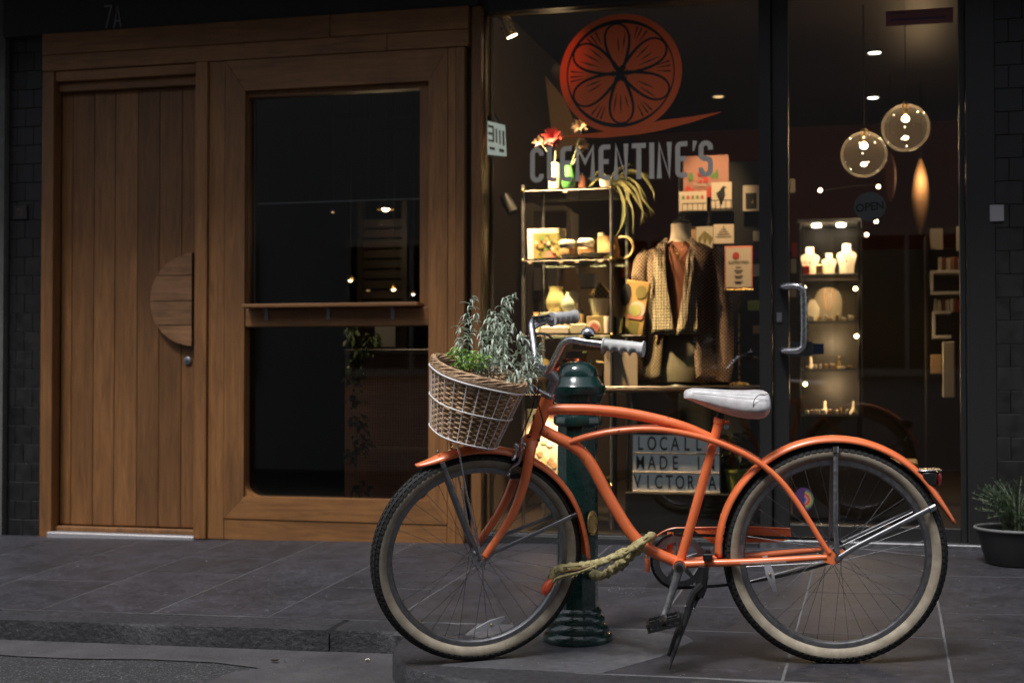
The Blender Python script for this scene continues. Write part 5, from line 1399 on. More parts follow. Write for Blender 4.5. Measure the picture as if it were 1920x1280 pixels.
card(1393, 1424, 347, 396, RY + .01, 'dark square picture card with cream border at the right end of the rack', 'linen', art_dark)
for k, (a_, b_, lab, mm) in enumerate(((433, 452, 'small dark lettered card at the far right, upper', 'linen'), (470, 485, 'dim purple card at the far right, below the lettered one', 'purple_print'), (495, 518, 'pale card at the far right behind the sign pole', 'linen'), (563, 582, 'lime green card at the far right, low', 'lime_pot'), (610, 625, 'brown card at the far right, lowest', 'tan_card'))):
    card(1412 - 10 * (k == 3), 1426, a_, b_, RY, lab, mm)
# cream poster standing on the table right of the shelves
def art_pos(t, w, h):
    pf([(.03 * math.cos(q * .52), h * .68 + .03 * math.sin(q * .52)) for q in range(12)], 'printed_flower', 'red_print', t)
    link('lettering', text_mb("CLEMENTINE'S", .022, .0005, .7).xf(Matrix.Translation((0, -.002, h * .38)) @ FXZ).mesh('lettering', 'ink', 0), t)
a, b_ = W(1134, 722, 7.02), W(1196, 648, 7.02)
t = thing('shop_poster', Vector(((a.x + b_.x) / 2, 7.01, ztab)), 'cream arched poster with a red citrus flower, low beside the shelf post', 'poster')
hh = b_.z - ztab; w2 = (b_.x - a.x) / 2
link('sheet', MB().prism([(-w2, 0), (w2, 0), (w2, hh * .7)] + [(w2 * math.cos(R(q)), hh * .7 + hh * .3 * math.sin(R(q))) for q in range(15, 180, 15)] + [(-w2, hh * .7)], .004, FXZ).mesh('sheet', 'paper', 0), t)
art_pos(t, 2 * w2, hh)

# ---------------------------------------------------------------- jewellery cabinet behind the door
CY = 8.8
cx0, cx1, cz1 = W(1499, 600, CY).x, W(1612, 600, CY).x, zof(1555, 417, CY)
jc = thing('jewellery_cabinet', Vector(((cx0 + cx1) / 2, CY + .2, .11)), 'lit glass jewellery cabinet full of necklace busts behind the door', 'cabinet')
for x in (cx0, cx1):
    for y in (CY, CY + .38): put('post', MB().cbox(x - .009, x + .009, y - .009, y + .009, .11, cz1, .001), 'black_paint', jc)
put('top', MB().cbox(cx0 - .01, cx1 + .01, CY - .01, CY + .39, cz1, cz1 + .02, .002), 'dull_steel', jc)
put('back', MB().bb(cx0, cx1, CY + .385, CY + .40, .11, cz1), 'dark_wood', jc, smooth=0)
put('base', MB().cbox(cx0, cx1, CY - .005, CY + .38, .11, .22, .003), 'black_paint', jc)
jz = [zof(1555, p, CY) for p in (512, 600, 690, 775, 870)]
for z in jz: put('glass_shelf', MB().cbox(cx0 + .01, cx1 - .01, CY + .01, CY + .37, z - .012, z - .004, .001), 'shelf_glass', jc, smooth=0); put('shelf_edge', MB().bb(cx0 + .01, cx1 - .01, CY - .002, CY + .004, z - .016, z - .003), 'dull_steel', jc, smooth=0)
for px in (1531, 1577):
    c = W(px, 422, CY + .1); lp = put('puck_lamp', MB().lathe([(.0001, 0), (.026, 0), (.028, .012)], 16, Matrix.Translation((c.x, CY + .12, cz1 - .014))), 'lamp_hot', jc)
    light('cabinet_light', 'SPOT', (c.x, CY + .10, cz1 - .03), 22, tgt=(c.x, CY + .12, cz1 - 1), spot_deg=100, size=.02)
for i, z in enumerate(jz[1:4]): light('cabinet_strip_light', 'POINT', ((cx0 + cx1) / 2, CY + .05, z + .16), (.9, 2.2, 2.2)[i], size=.02)
def bust(px, pyt, w, h, k, label):
    x = W(px, 600, CY + .12).x; z = jz[k]; y = CY + .12
    prof = [(-.36, 0), (-.36, .25), (-.5, .62), (-.44, .70), (-.22, .76), (-.20, 1), (.20, 1), (.22, .76), (.44, .70), (.5, .62), (.36, .25), (.36, 0)]
    t = thing('necklace_bust', (x, y, z), label, 'bust', 'white necklace busts in the cabinet')
    link('bust', MB().prism([(a_ * w, b_ * h) for a_, b_ in prof], -.03, FXZ).mesh('bust', 'white_ceramic', 0), t)
    link('pendant', MB().tube([(-w * .16, -.006, h * .75), (0, -.006, h * .45), (w * .16, -.006, h * .75)], .0015, 4).sphere((0, -.008, h * .42), .006, 6, 5).mesh('pendant', 'ink', 0), t)
bust(1519, 452, .115, .17, 0, 'white necklace bust at the left of the top cabinet shelf'); bust(1555, 463, .09, .13, 0, 'smaller white necklace bust in the middle of the top cabinet shelf'); bust(1588, 451, .12, .185, 0, 'white necklace bust at the right of the top cabinet shelf')
x = W(1553, 600, CY + .15).x
t = thing('necklace_bust', (x, CY + .15, jz[1]), 'wide rounded cream necklace bust on the second cabinet shelf', 'bust', 'white necklace busts in the cabinet')
link('bust', MB().prism([(-.07, 0), (.075, 0), (.085, .12)] + [(.082 * math.cos(R(q)), .125 + .085 * math.sin(R(q))) for q in range(10, 180, 17)] + [(-.082, .12)], -.03, FXZ).mesh('bust', 'linen_shade', 0), t)
link('necklace', MB().tube(smooth_path([(-.02, -.004, .20), (-.015, -.004, .10), (0, -.004, .07), (.02, -.004, .10), (.025, -.004, .20)], 4), .003, 5).mesh('necklace', 'leather_tan', 0), t)
x = W(1524, 600, CY + .1).x
t = thing('necklace_bust', (x, CY + .1, jz[1]), 'small cream necklace bust at the left of the second cabinet shelf', 'bust', 'white necklace busts in the cabinet')
link('bust', MB().prism([(-.03, 0), (.03, 0), (.04, .08), (.012, .13), (-.012, .13), (-.04, .08)], -.025, FXZ).mesh('bust', 'linen', 0), t)
rg = random.Random(21)
for k in range(1, 5):
    x = cx0 + .03; n_ = 0
    while x < cx1 - .04:
        w = rg.uniform(.012, .035); h = rg.uniform(.010, .032)
        tag(put('jewellery_box', MB().cbox(x, x + w, CY + .01, CY + .04, jz[k] - .0035, jz[k] + h, .002), rg.choice(['brass', 'gold_print', 'paper', 'white_ceramic', 'paper', 'linen', 'leather_tan'])), 'tiny warm toned jewellery piece in the row on the %s cabinet shelf' % ('', 'second', 'third', 'fourth', 'lowest')[k], 'jewellery', 'small jewellery in the row on the %s cabinet shelf' % ('', 'second', 'third', 'fourth', 'lowest')[k])
        x += w + rg.uniform(.004, .022)
for px, mm, lab in ((1512, 'red_print', 'small red and gold trinket by the left bust on the top cabinet shelf'), (1537, 'gold_print', 'small golden frame between the left and middle busts')):
    p = W(px, 500, CY + .05); tag(put('trinket', MB().cbox(p.x - .022, p.x + .022, CY + .04, CY + .055, jz[0], jz[0] + .055, .004), mm), lab, 'trinket')
for k, (px, py) in enumerate(((1491, 470), (1489, 500), (1487, 350), (1489, 545))):
    block('hanging_card', px - 6, px + 4, py - 15, py + 12, 8.4, .004, ('red_print', 'linen', 'paper', 'paper')[k], ('red card on the wall strip just right of the door stile', 'grey card on the wall strip below the red one', 'cream card high on the strip by the door stile', 'pale card low on the wall strip by the door stile')[k], 'card')
# bench seen low through the door
a, b_ = W(1486, 985, 8.0), W(1722, 868, 8.0)
bn = thing('display_bench', Vector(((a.x + b_.x) / 2, 8.1, .11)), 'plain tan bench box low behind the glass door', 'bench')
put('box', MB().cbox(a.x, b_.x, 8.0, 8.4, max(.112, a.z), b_.z, .006), solid('tan_dim', (.34, .23, .15), .7), bn)
put('base', MB().cbox(a.x + .02, b_.x - .02, 8.03, 8.37, .112, max(.114, a.z - .001), .002), 'black_paint', bn) if a.z > .12 else None
# shelf unit at the right
SY = 9.0
u0, u1 = W(1745, 600, SY).x, W(1840, 600, SY).x
su = thing('book_shelves', Vector(((u0 + u1) / 2, SY + .15, .11)), 'white framed cube shelves with books at the right behind the door', 'shelves')
zs = [zof(1770, p, SY) for p in (512, 588, 690)]
for k in range(4): jar_x = cx0 + .06 + k * .085; tag(put('ring_stand', MB().lathe([(.0001, 0), (.022, 0), (.020, .012), (.010, .03), (.007, .07), (.0001, .078)], 14, Matrix.Translation((jar_x, CY + .12, jz[2 + k % 2] - .003))), ('linen', 'paper', 'brass', 'linen')[k]), '%s ring cone on the %s cabinet shelf' % (('beige', 'cream', 'brass', 'pale')[k], ('third', 'fourth')[k % 2]), 'ring stand')
for (x0_, x1_, z0_, z1_) in ((u0, u1, zs[0] - .11, zs[0]), (u0 + .01, u0 + .12, zs[1] - .13, zs[1])):
    put('cube', MB().cbox(x0_, x1_, SY, SY + .25, z1_, z1_ + .018, .002).cbox(x0_, x0_ + .018, SY, SY + .25, z0_, z1_ - .0005, .002).cbox(x0_, x1_, SY, SY + .25, z0_ - .019, z0_ - .001, .002), 'white_trim', su)
put('side', MB().cbox(u0 - .03, u0 - .012, SY, SY + .3, .11, zof(1770, 440, SY), .002), 'dark_wood', su)
rg = random.Random(8)
for row, zb2, hmax, cnt in ((0, zs[0] + .0185, .10, 7), (1, zof(1770, 590, SY) + .02, .09, 7)):
    for k in range(cnt):
        x = u0 + .02 + k * .024 + (.03 if row == 0 else 0); h = hmax * rg.uniform(.75, 1)
        if x + .02 > u1: break
        tag(put('book', MB().cbox(x, x + .019, SY + .03, SY + .15, zb2, zb2 + h, .001), (cc := rg.choice(['red_print', 'paper', 'ink', 'linen', 'leather_tan', 'terracotta']))), '%s %s book in the %s row of the cube shelves, number %s from the left' % (('slim', 'worn', 'upright')[k % 3], {'red_print': 'red', 'paper': 'cream', 'ink': 'black', 'linen': 'beige', 'leather_tan': 'tan', 'terracotta': 'rust'}[cc], ('upper', 'lower')[row], ('one', 'two', 'three', 'four', 'five', 'six', 'seven')[k]), 'book', ('books in the upper row', 'books in the lower row')[row])
block('paper_notice', 1744, 1768, 428, 468, SY + .2, .004, 'linen', 'pale paper notice pinned above the cube shelves', 'notice')
block('tall_lamp_tube', 1794, 1799, 424, 470, SY, .02, 'linen', 'narrow pale strip at the right edge of the door glass', 'strip')
block('kraft_poster', 1745, 1766, 665, 700, SY, .01, 'tan_card', 'small brown poster below the cube shelves', 'poster')
block('leaning_board', 1768, 1790, 640, 745, SY - .1, .02, 'linen', 'tall grey green panel right of the brown poster', 'panel')

# ================================================================ BICYCLE
FC = Vector((-1.257, 4.359, .001)); RCn = Vector((-.156, 4.52, .025))
HEAD = math.atan2(RCn.y - FC.y, RCn.x - FC.x); PIT = math.atan2(.024, 1.113); LEAN = R(3)
BM = Matrix.Translation(FC) @ Matrix.Rotation(HEAD, 4, 'Z') @ Matrix.Rotation(-PIT, 4, 'Y') @ Matrix.Rotation(LEAN, 4, 'X')
def local(Mx, px, py, y):
    I = Mx.inverted(); o = I @ CAM_LOC; d = I.to_3x3() @ ray(px, py)
    return o + d * ((y - o.y) / d.y)
def B(px, py, y=0): return local(BM, px, py, y)
H1, H2 = B(1026, 749), B(1002, 817); STEER = R(22)
ST = Matrix.Translation(H1) @ Matrix.Rotation(STEER, 4, (H1 - H2).normalized()) @ Matrix.Translation(-H1)
SM = BM @ ST
def S(px, py, y=0): return local(SM, px, py, y)
bike = thing('bicycle', FC, 'orange cruiser bicycle with wicker basket, white saddle and cream wall tyres', 'bicycle')
bike.rotation_euler = BM.to_euler()
I4 = Matrix.Identity(4)
def bp(name, mb, mat, parent=None, M=None, smooth=40, fix=True, label=None):
    """bicycle part: mesh authored in bicycle (or fork) coordinates"""
    parent = parent or bike
    lo = Vector([min(v[i] for v in mb.v) for i in range(3)]); hi = Vector([max(v[i] for v in mb.v) for i in range(3)]); c = (lo + hi) / 2
    mb.v = [v - c for v in mb.v]
    L_ = (M or I4) @ Matrix.Translation(c)
    if parent is not bike: L_ = PM[parent.name].inverted() @ L_
    o = link(name, mb.mesh(name, mat, smooth, fix), parent, M=L_)
    PM[o.name] = (PM[parent.name] if parent is not bike else I4) @ L_
    if label: o['label'] = label
    return o
PM = {}
FA = Vector((.0085, 0, .340)); RA = Vector((1.119, 0, .337)); BBc = B(1274, 1062, -.04); BBc.y = 0
# ---- wheels
LYM = Matrix.Rotation(R(90), 4, 'X')
def ringprof(phis, r0=.3125, t=.0256): return [(r0 + t * math.cos(R(p)), t * math.sin(R(p))) for p in phis]
def wheel(name, axle, M, rot, tyre_r=.338):
    T = Matrix.Translation(axle)
    rim = bp(name, MB().lathe([(.2905, -.0115), (.2910, -.0138), (.2855, -.0148), (.2765, -.0130), (.2725, -.007), (.2715, 0), (.2725, .007), (.2765, .0130), (.2855, .0148), (.2910, .0138), (.2905, .0115), (.285, 0)], 120, T @ LYM, closed_prof=True), 'brushed_alloy', M=M)
    mb = MB().lathe(ringprof(range(-80, 81, 16)), 160, T @ LYM)
    rg = random.Random(4)
    for k in range(104):
        a = k * 2 * math.pi / 104
        for j, ph in enumerate((-66, -40, -13, 13, 40, 66)):
            aa = a + (.5 if j % 2 else 0) * 2 * math.pi / 104
            rr = .3125 + .0264 * math.cos(R(ph)); h = .0264 * math.sin(R(ph))
            Mr = Matrix.Rotation(-aa, 4, 'Y') @ Matrix.Translation((rr, h, 0)) @ Matrix.Rotation(R(ph), 4, 'Z')
            mb.box((0, 0, 0), (1, 1, 1), None) if False else None
            hx, hy, hz = .0017, .0045, .0068
            vs = [T @ (Mr @ Vector((x * hx, y * hy, z * hz))) for x in (-1, 1) for y in (-1, 1) for z in (-1, 1)]
            mb.add(vs, [(0, 1, 3, 2), (4, 6, 7, 5), (0, 4, 5, 1), (2, 3, 7, 6), (0, 2, 6, 4), (1, 5, 7, 3)])
    bp('tyre', mb, 'tyre_rubber', rim, M, smooth=50)
    for sg in (1, -1):
        bp('sidewall', MB().lathe([(r + (.0004), h * sg * 1.015) for r, h in ringprof(range(80, 156, 7))], 160, T @ LYM), 'cream_sidewall', rim, M, smooth=50)
    bp('hub', MB().lathe([(.0045, -.058), (.0045, -.050), (.009, -.050), (.009, -.036), (.0215, -.034), (.0215, -.030), (.011, -.027), (.010, 0), (.011, .027), (.0215, .030), (.0215, .034), (.009, .036), (.009, .050), (.0045, .050), (.0045, .058)], 24, T @ LYM), 'chrome', rim, M)
    meshes = {}
    for sd_ in (-1, 1):
        for dr_ in (-1, 1):
            a = Vector((.021 * math.cos(R(62) * dr_), sd_ * .032, .021 * math.sin(R(62) * dr_))); b = Vector((.2745, sd_ * .002, 0))
            meshes[sd_, dr_] = MB().tube([a, b - (b - a).normalized() * .014], .00075, 5).tube([b - (b - a).normalized() * .014, b], .0013, 5).mesh('spoke', 'steel_spoke', 60)
    for k in range(36):
        sd_ = -1 if k % 2 else 1; dr_ = -1 if (k // 2) % 2 else 1
        o = bpy.data.objects.new('spoke', meshes[sd_, dr_]); COL.objects.link(o); o.parent = rim
        o.matrix_local = PM[rim.name].inverted() @ M @ T @ Matrix.Rotation(R(rot + k * 10), 4, 'Y')
    return rim
fw = wheel('front_wheel', FA, ST, 4)
rw = wheel('rear_wheel', RA, I4, 2)
def reflector(rim, M, p0, p1, w):
    d = (p1 - p0).normalized(); s = d.cross(Vector((0, 1, 0))).normalized() * w; y = Vector((0, .0035, 0))
    m_ = (p0 + p1) / 2
    vs = [p0 + s * .6, m_ + s, p1 + s * .45, p1 - s * .45, m_ - s, p0 - s * .6]
    o = bp('spoke_reflector', MB().add([v - y for v in vs] + [v + y for v in vs], [(5, 4, 3, 2, 1, 0), (6, 7, 8, 9, 10, 11)] + [(i, (i + 1) % 6, 6 + (i + 1) % 6, 6 + i) for i in range(6)]), 'reflector_plastic', rim, M, smooth=0)
    bp('bolt', MB().sphere(m_ - Vector((0, .005, 0)), .004, 8, 6), 'brass', rim, M)
reflector(fw, ST, S(893, 1181, -.008), S(947, 1157, -.008), .012)
reflector(rw, I4, B(1434, 1042, -.008), B(1453, 1108, -.008), .013)
# ---- mudguards
def polar(p, axle): return math.degrees(math.atan2(p.z - axle.z, p.x - axle.x)), math.hypot(p.x - axle.x, p.z - axle.z)
def guard(name, axle, M, a0, a1, rfun, w=.064, dep=.020, n=70):
    vs, fs = [], []; m = 10
    for i in range(n + 1):
        u = i / n; a = R(a0 + (a1 - a0) * u); r0, wk, dk = rfun(u)
        for j in range(m + 1):
            ph = -math.pi / 2 + math.pi * j / m
            y = w / 2 * wk * math.sin(ph); r = r0 - dep * dk * (1 - math.cos(ph) ** .8 if math.cos(ph) > 0 else 1)
            vs.append(axle + Vector((r * math.cos(a), y, r * math.sin(a))))
    for i in range(n):
        for j in range(m): q = i * (m + 1) + j; fs.append((q, q + 1, q + m + 2, q + m + 1))
    o = bp(name, MB().add(vs, fs), 'orange_paint', M=M, smooth=60)
    md = o.modifiers.new('thickness', 'SOLIDIFY'); md.thickness = .0016; md.offset = -1
    return o
aF0, _ = polar(S(776, 867, -.01), FA); aF1, _ = polar(S(1102, 1046, -.01), FA)
def rf(u):       # u 0 = front tip
    tipk = min(1, u / .10); end = max(0, (u - .86) / .14)
    return .3585 + .010 * max(0, 1 - u / .08) ** 2 + .012 * end ** 1.5 + .004 * u, .35 + .65 * tipk ** .7 if u < .1 else 1 - .15 * end, .5 + .5 * tipk
gF = guard('front_mudguard', FA, ST, aF0, aF1, rf)
aR0, _ = polar(B(1347, 1042, -.01), RA); aR1, _ = polar(B(1785, 984, -.01), RA)
if aR0 < 0: aR0 += 360
def rr_(u):
    tail = max(0, (u - .90) / .10); head = max(0, 1 - u / .03)
    return .3655 + .014 * tail ** 2 - .0 * head, 1 - .65 * tail ** 1.6, 1 - .5 * tail
gR = guard('rear_mudguard', RA, I4, aR0, aR1, rr_)
for g_, M_, P_, pts in ((gF, ST, S, ((821, 846), )), (gR, I4, B, ((1566, 822),))):
    for px, py in pts: bp('bolt', MB().sphere(P_(px, py, -.012), .0045, 8, 6), 'dull_steel', g_, M_)
def stay(name, parent, M, pts, w, mat, flat=.35):
    return bp(name, MB().tube(pts, w, 10, flat=flat, up=Vector((0, 1, 0))), mat, parent, M)
def mir(pts): return [Vector((p.x, -p.y, p.z)) for p in pts]
pf1 = [FA + Vector((-.004, -.062, .012)), S(888, 1015, -.060), S(858, 940, -.048), S(833, 876, -.036)]
pf2 = [FA + Vector((.008, -.062, .004)), S(925, 1036, -.058), S(1000, 1002, -.046), S(1072, 968, -.036)]
for pts, ma in ((pf1, 'dull_steel'), (pf2, 'brushed_alloy')):
    for q in (pts, mir(pts)): stay('mudguard_stay', gF, ST, q, .0065, ma)
    for q in (pts, mir(pts)): bp('clip', MB().tube([q[-1], q[-1] + (q[-1] - q[-2]).normalized() * .016], .0085, 10), 'black_plastic' if ma != 'dull_steel' else 'dull_steel', gF, ST)
pr1 = [RA + Vector((.003, -.070, .012)), B(1567, 1000, -.066), B(1567, 920, -.052), B(1567, 843, -.036)]
pr2 = [RA + Vector((.006, -.072, 0)), B(1602, 1027, -.068), B(1680, 987, -.054), B(1748, 952, -.036)]
for pts, ma in ((pr1, 'dull_steel'), (pr2, 'brushed_alloy')):
    for q in (pts, mir(pts)): stay('mudguard_stay', gR, I4, q, .0072, ma)
    for q in (pts, mir(pts)): bp('clip', MB().tube([q[-1] - (q[-1] - q[-2]).normalized() * .008, q[-1] + (q[-1] - q[-2]).normalized() * .010], .011, 10), 'chrome', gR, I4)
# ---- frame
def tube_part(name, pts, r, parent=None, M=None, n=14, mat='orange_paint', k=8): return bp(name, MB().tube(smooth_path(pts, k) if len(pts) > 2 else pts, r, n), mat, parent, M)
ax = (H1 - H2).normalized()
frame = tube_part('frame', [H2 - ax * .004, H1 + ax * .006], [.0205, .0185, .0185, .0205], n=24)
frame['label'] = 'orange frame with head tube and curved tubes'
tube_part('top_tube', [B(1022, 768), B(1060, 767), B(1110, 768), B(1170, 774), B(1230, 785.5), B(1290, 803), B(1342, 826)], [.0165, .0172, .017, .0160], frame)
tube_part('down_tube', [B(1012, 803), B(1042, 819), B(1072, 834), B(1095, 852), B(1114, 880), B(1134, 918), B(1157, 958), B(1180, 994), B(1204, 1020), B(1233, 1038), BBc + Vector((-.002, 0, .006))], [.0185, .019, .019, .0185, .018], frame)
tube_part('seat_tube', [BBc, B(1312, 925), B(1349, 786)], .0148, frame)
for sg in (-1, 1):
    def Y_(px, py, y): p = B(px, py, -abs(y)); p.y = sg * abs(y); return p
    tube_part('curved_stay', [Y_(1068, 829, .013), Y_(1105, 818, .021), Y_(1150, 809, .026), Y_(1214, 804.5, .030), Y_(1270, 810, .031), Y_(1330, 824, .031), Y_(1385, 846, .038), Y_(1427, 870, .044), Y_(1462, 900, .048), Y_(1492, 938, .054), Y_(1518, 978, .060), Y_(1545, 1022, .064), Y_(1555, 1036, .065)], [.0088, .0098, .0098, .0092, .008], frame)
    tube_part('chain_stay', [BBc + Vector((.015, sg * .022, .004)), Y_(1340, 1055, .036), Y_(1400, 1053, .045), Y_(1470, 1049, .056), Y_(1530, 1045, .062), Y_(1550, 1044, .065)], [.0115, .0115, .0105, .009, .0075], frame)
    # dropout plate
    dp = [(B(1540, 1048, -.066)), (B(1548, 1030, -.066)), (B(1556, 1026, -.066)), (B(1566, 1038, -.066)), (B(1580, 1029, -.066)), (B(1586, 1033, -.066)), (B(1574, 1052, -.066)), (B(1562, 1058, -.066)), (B(1548, 1054, -.066))]
    n_ = len(dp); y0 = sg * .066
    bp('dropout', MB().add([Vector((p.x, y0 - .0025, p.z)) for p in dp] + [Vector((p.x, y0 + .0025, p.z)) for p in dp], [tuple(range(n_)), tuple(range(2 * n_ - 1, n_ - 1, -1))] + [(i, (i + 1) % n_, n_ + (i + 1) % n_, n_ + i) for i in range(n_)]), 'orange_paint', frame, smooth=0)
    bp('axle_nut', MB().tube([Vector((RA.x, sg * .070, RA.z)), Vector((RA.x, sg * .084, RA.z))], .0085, 6), 'chrome', frame, smooth=20)
bp('stay_bridge', MB().tube([B(1430, 872, -.044), Vector((B(1430, 872, -.044).x, .044, B(1430, 872, -.044).z))], .006, 8), 'orange_paint', frame)
hbp = (H1 + H2) / 2 - Vector((.021, 0, .008))
bp('head_badge', MB().sphere(hbp, .012, 10, 6, (.5, .9, 1.7)), 'black_plastic', frame)
bp('bottom_bracket', MB().tube([BBc + Vector((0, -.036, 0)), BBc + Vector((0, .036, 0))], .0205, 24), 'orange_paint', frame)
bp('bearing_ring', MB().lathe([(.0175, -.039), (.0175, -.0365), (.010, -.0365), (.010, -.039)], 24, Matrix.Translation(BBc) @ LYM @ Matrix.Scale(-1, 4, (0, 0, 1)), closed_prof=True), 'black_plastic', frame)
# lettering on the chain stay
pA, pB = B(1388, 1054.5, -.0565), B(1474, 1051, -.0665)
mbx = text_mb('www.reidcycles.com.au', .0165, .0004, 1.0)
xs_ = [v.x for v in mbx.v]; sc_ = (pB - pA).length / (max(xs_) - min(xs_)); dirx = (pB - pA).normalized(); upv = Vector((0, 0, 1)); upv = (upv - dirx * upv.dot(dirx)).normalized(); nv = dirx.cross(upv)
mid = (pA + pB) / 2
mbx.v = [mid + dirx * (v.x * sc_) + upv * (v.y * sc_ * 1.0) + nv * (v.z + .0045) for v in mbx.v]
bp('lettering', mbx, 'white_trim', frame, smooth=0)
# headset rings, seat clamp
for p, r, mt in ((H1 + ax * .010, .022, 'dull_steel'), (H1 + ax * .019, .0195, 'chrome'), (H2 - ax * .008, .022, 'black_plastic')):
    bp('headset_ring', MB().tube([p - ax * .005, p - ax * .004, p + ax * .004, p + ax * .005], [r * .9, r, r, r * .9], 24), mt, frame)
sp_ = B(1349, 786); sdir = (sp_ - BBc).normalized()
bp('seat_clamp', MB().tube([sp_ - sdir * .012, sp_ + sdir * .004], .0175, 20).tube([sp_ + Vector((.016, -.012, -.008)), sp_ + Vector((.030, -.012, -.008))], .006, 10), 'orange_paint', frame)
bp('clamp_bolt', MB().tube([B(1362, 800, -.022), B(1362, 800, -.006)], .0085, 14), 'chrome', frame)
bp('seat_post', MB().tube([sp_, sp_ + sdir * .035], .0125, 16), 'black_plastic')
# ---- fork
def mz2(p, s): return Vector((p.x, s * abs(p.y), p.z))
blade = [S(998, 829, -.020), S(993, 852, -.040), S(988, 880, -.050), S(981, 910, -.053), S(970, 943, -.055), S(955, 974, -.057), S(936, 1004, -.058), S(915, 1034, -.059), S(909, 1043, -.060)]
fork = bp('fork', MB().tube([H2 - ax * .030, H2 - ax * .010], [.021, .0195], 20).tube([blade[0] + Vector((0, -.012, .0)), Vector((blade[0].x, .032, blade[0].z))], .0165, 14), 'orange_paint', M=ST)
for s in (-1, 1):
    pts = [mz2(p, s) for p in blade]
    tube_part('fork_blade', pts, [.0172, .0168, .0160, .0150, .0138, .0125, .012, .0115], fork, ST, n=16)
    bp('fork_end', MB().tube([pts[-1], FA + Vector((.002, s * .058, 0))], .0085, 10, flat=.5), 'orange_paint', fork, ST)
    bp('axle_nut', MB().tube([FA + Vector((0, s * .062, 0)), FA + Vector((0, s * .076, 0))], .0085, 6), 'dull_steel', fork, ST, smooth=20)
# ---- stem and handlebar
clamp = Vector((.224, 0, .926))
bp('stem', MB().tube(smooth_path([H1 + ax * .020, H1 + ax * .045, S(1040, 712), S(1031, 700), clamp + Vector((.004, 0, -.004))], 5), [.013, .014, .0175, .017, .0165], 16).tube([clamp + Vector((0, -.024, 0)), clamp + Vector((0, .024, 0))], .0195, 20), 'brushed_alloy', M=ST)
half = [Vector((.224, .0, .926)), Vector((.224, .035, .926)), Vector((.226, .062, .930)), Vector((.233, .095, .955)), Vector((.241, .150, 1.008)), Vector((.247, .186, 1.040)), Vector((.262, .214, 1.051)), Vector((.300, .246, 1.047)), Vector((.340, .275, 1.043)), Vector((.433, .338, 1.036))]
pts = [mz2(p, -1) for p in half[::-1]][:-1] + half
hb = bp('handlebar', MB().tube(smooth_path(pts, 6), .0112, 16), 'chrome', M=ST)
def grip(s):
    a, b = mz2(half[-2], s), mz2(half[-1], s) + (mz2(half[-1], s) - mz2(half[-2], s)).normalized() * .012
    d = (b - a).normalized(); A_, Bv = frame_to(d); vs, fs = [], []; N, n = 60, 18; L = (b - a).length
    for i in range(N + 1):
        u = i / N; r = .0165 + .0015 * math.sin(u * 3.14) + (.004 if u < .04 or u > .965 else 0)
        for j in range(n):
            w = 2 * math.pi * j / n; dv = A_ * math.cos(w) + Bv * math.sin(w)
            dn = max(0, -dv.z) ** .8; sc = abs(math.sin(u * math.pi * 4.5)) ** .7
            rr = r + dn * (.012 * (1 - sc) - .003) + (.0012 if (u > .965) else 0) + dn * (.006 if u > .93 else 0)
            vs.append(a + d * (u * L) + dv * rr)
    for i in range(N):
        for j in range(n): fs.append((i * n + j, i * n + (j + 1) % n, (i + 1) * n + (j + 1) % n, (i + 1) * n + j))
    fs.append(tuple(range(n - 1, -1, -1))); fs.append(tuple(N * n + j for j in range(n)))
    bp('grip', MB().add(vs, fs), 'grip_white', hb, ST, smooth=60)
grip(-1); grip(1)
# bell on the near side
bc = S(1102, 640, -.228) ; bt = S(1103, 629, -.236)
bell = bp('bell', MB().lathe([(.0001, .0155), (.010, .014), (.0185, .008), (.0215, 0), (.022, -.004), (.019, -.004), (.0001, -.003)], 24, Matrix.Translation(bt + Vector((0, 0, .010)))), 'chrome', hb, ST)
bp('bell_base', MB().lathe([(.017, -.004), (.016, -.012), (.008, -.014), (.0001, -.014)], 20, Matrix.Translation(bt + Vector((0, 0, .010)))).tube([bc + Vector((-.006, .005, 0)), bc + Vector((.006, -.004, 0))], .0145, 14), 'black_plastic', hb, ST)
# brake lever on the far side
lv = bp('brake_lever', MB().tube(smooth_path([S(996, 619, .235), S(1004, 626, .25), S(1016, 625, .262), S(1029, 629, .275), S(1037, 638, .285)], 5), [.006, .0065, .0065, .006, .005], 10, flat=.7), 'brushed_alloy', hb, ST)
bp('lever_perch', MB().tube([S(1018, 598, .262), S(1028, 598, .270)], .0155, 16).tube(smooth_path([S(1022, 602, .262), S(1008, 608, .252), S(997, 617, .24)], 4), [.012, .010, .009], 10), 'chrome', hb, ST)
bp('brake_cable', MB().tube(smooth_path([S(997, 618, .24), S(985, 640, .16), S(990, 680, .04), S(1002, 712, -.03), S(1003, 742, -.04), S(996, 772, -.038), S(985, 798, -.036), S(978, 818, -.030)], 6), .0024, 6), 'black_plastic', M=ST)
bp('shift_cable', MB().tube(smooth_path([S(1005, 690, 0), S(1010, 720, -.035), S(1008, 750, -.04), B(1012, 790, -.03), B(1006, 812, -.028)], 6), .0022, 6), 'black_plastic', M=ST)
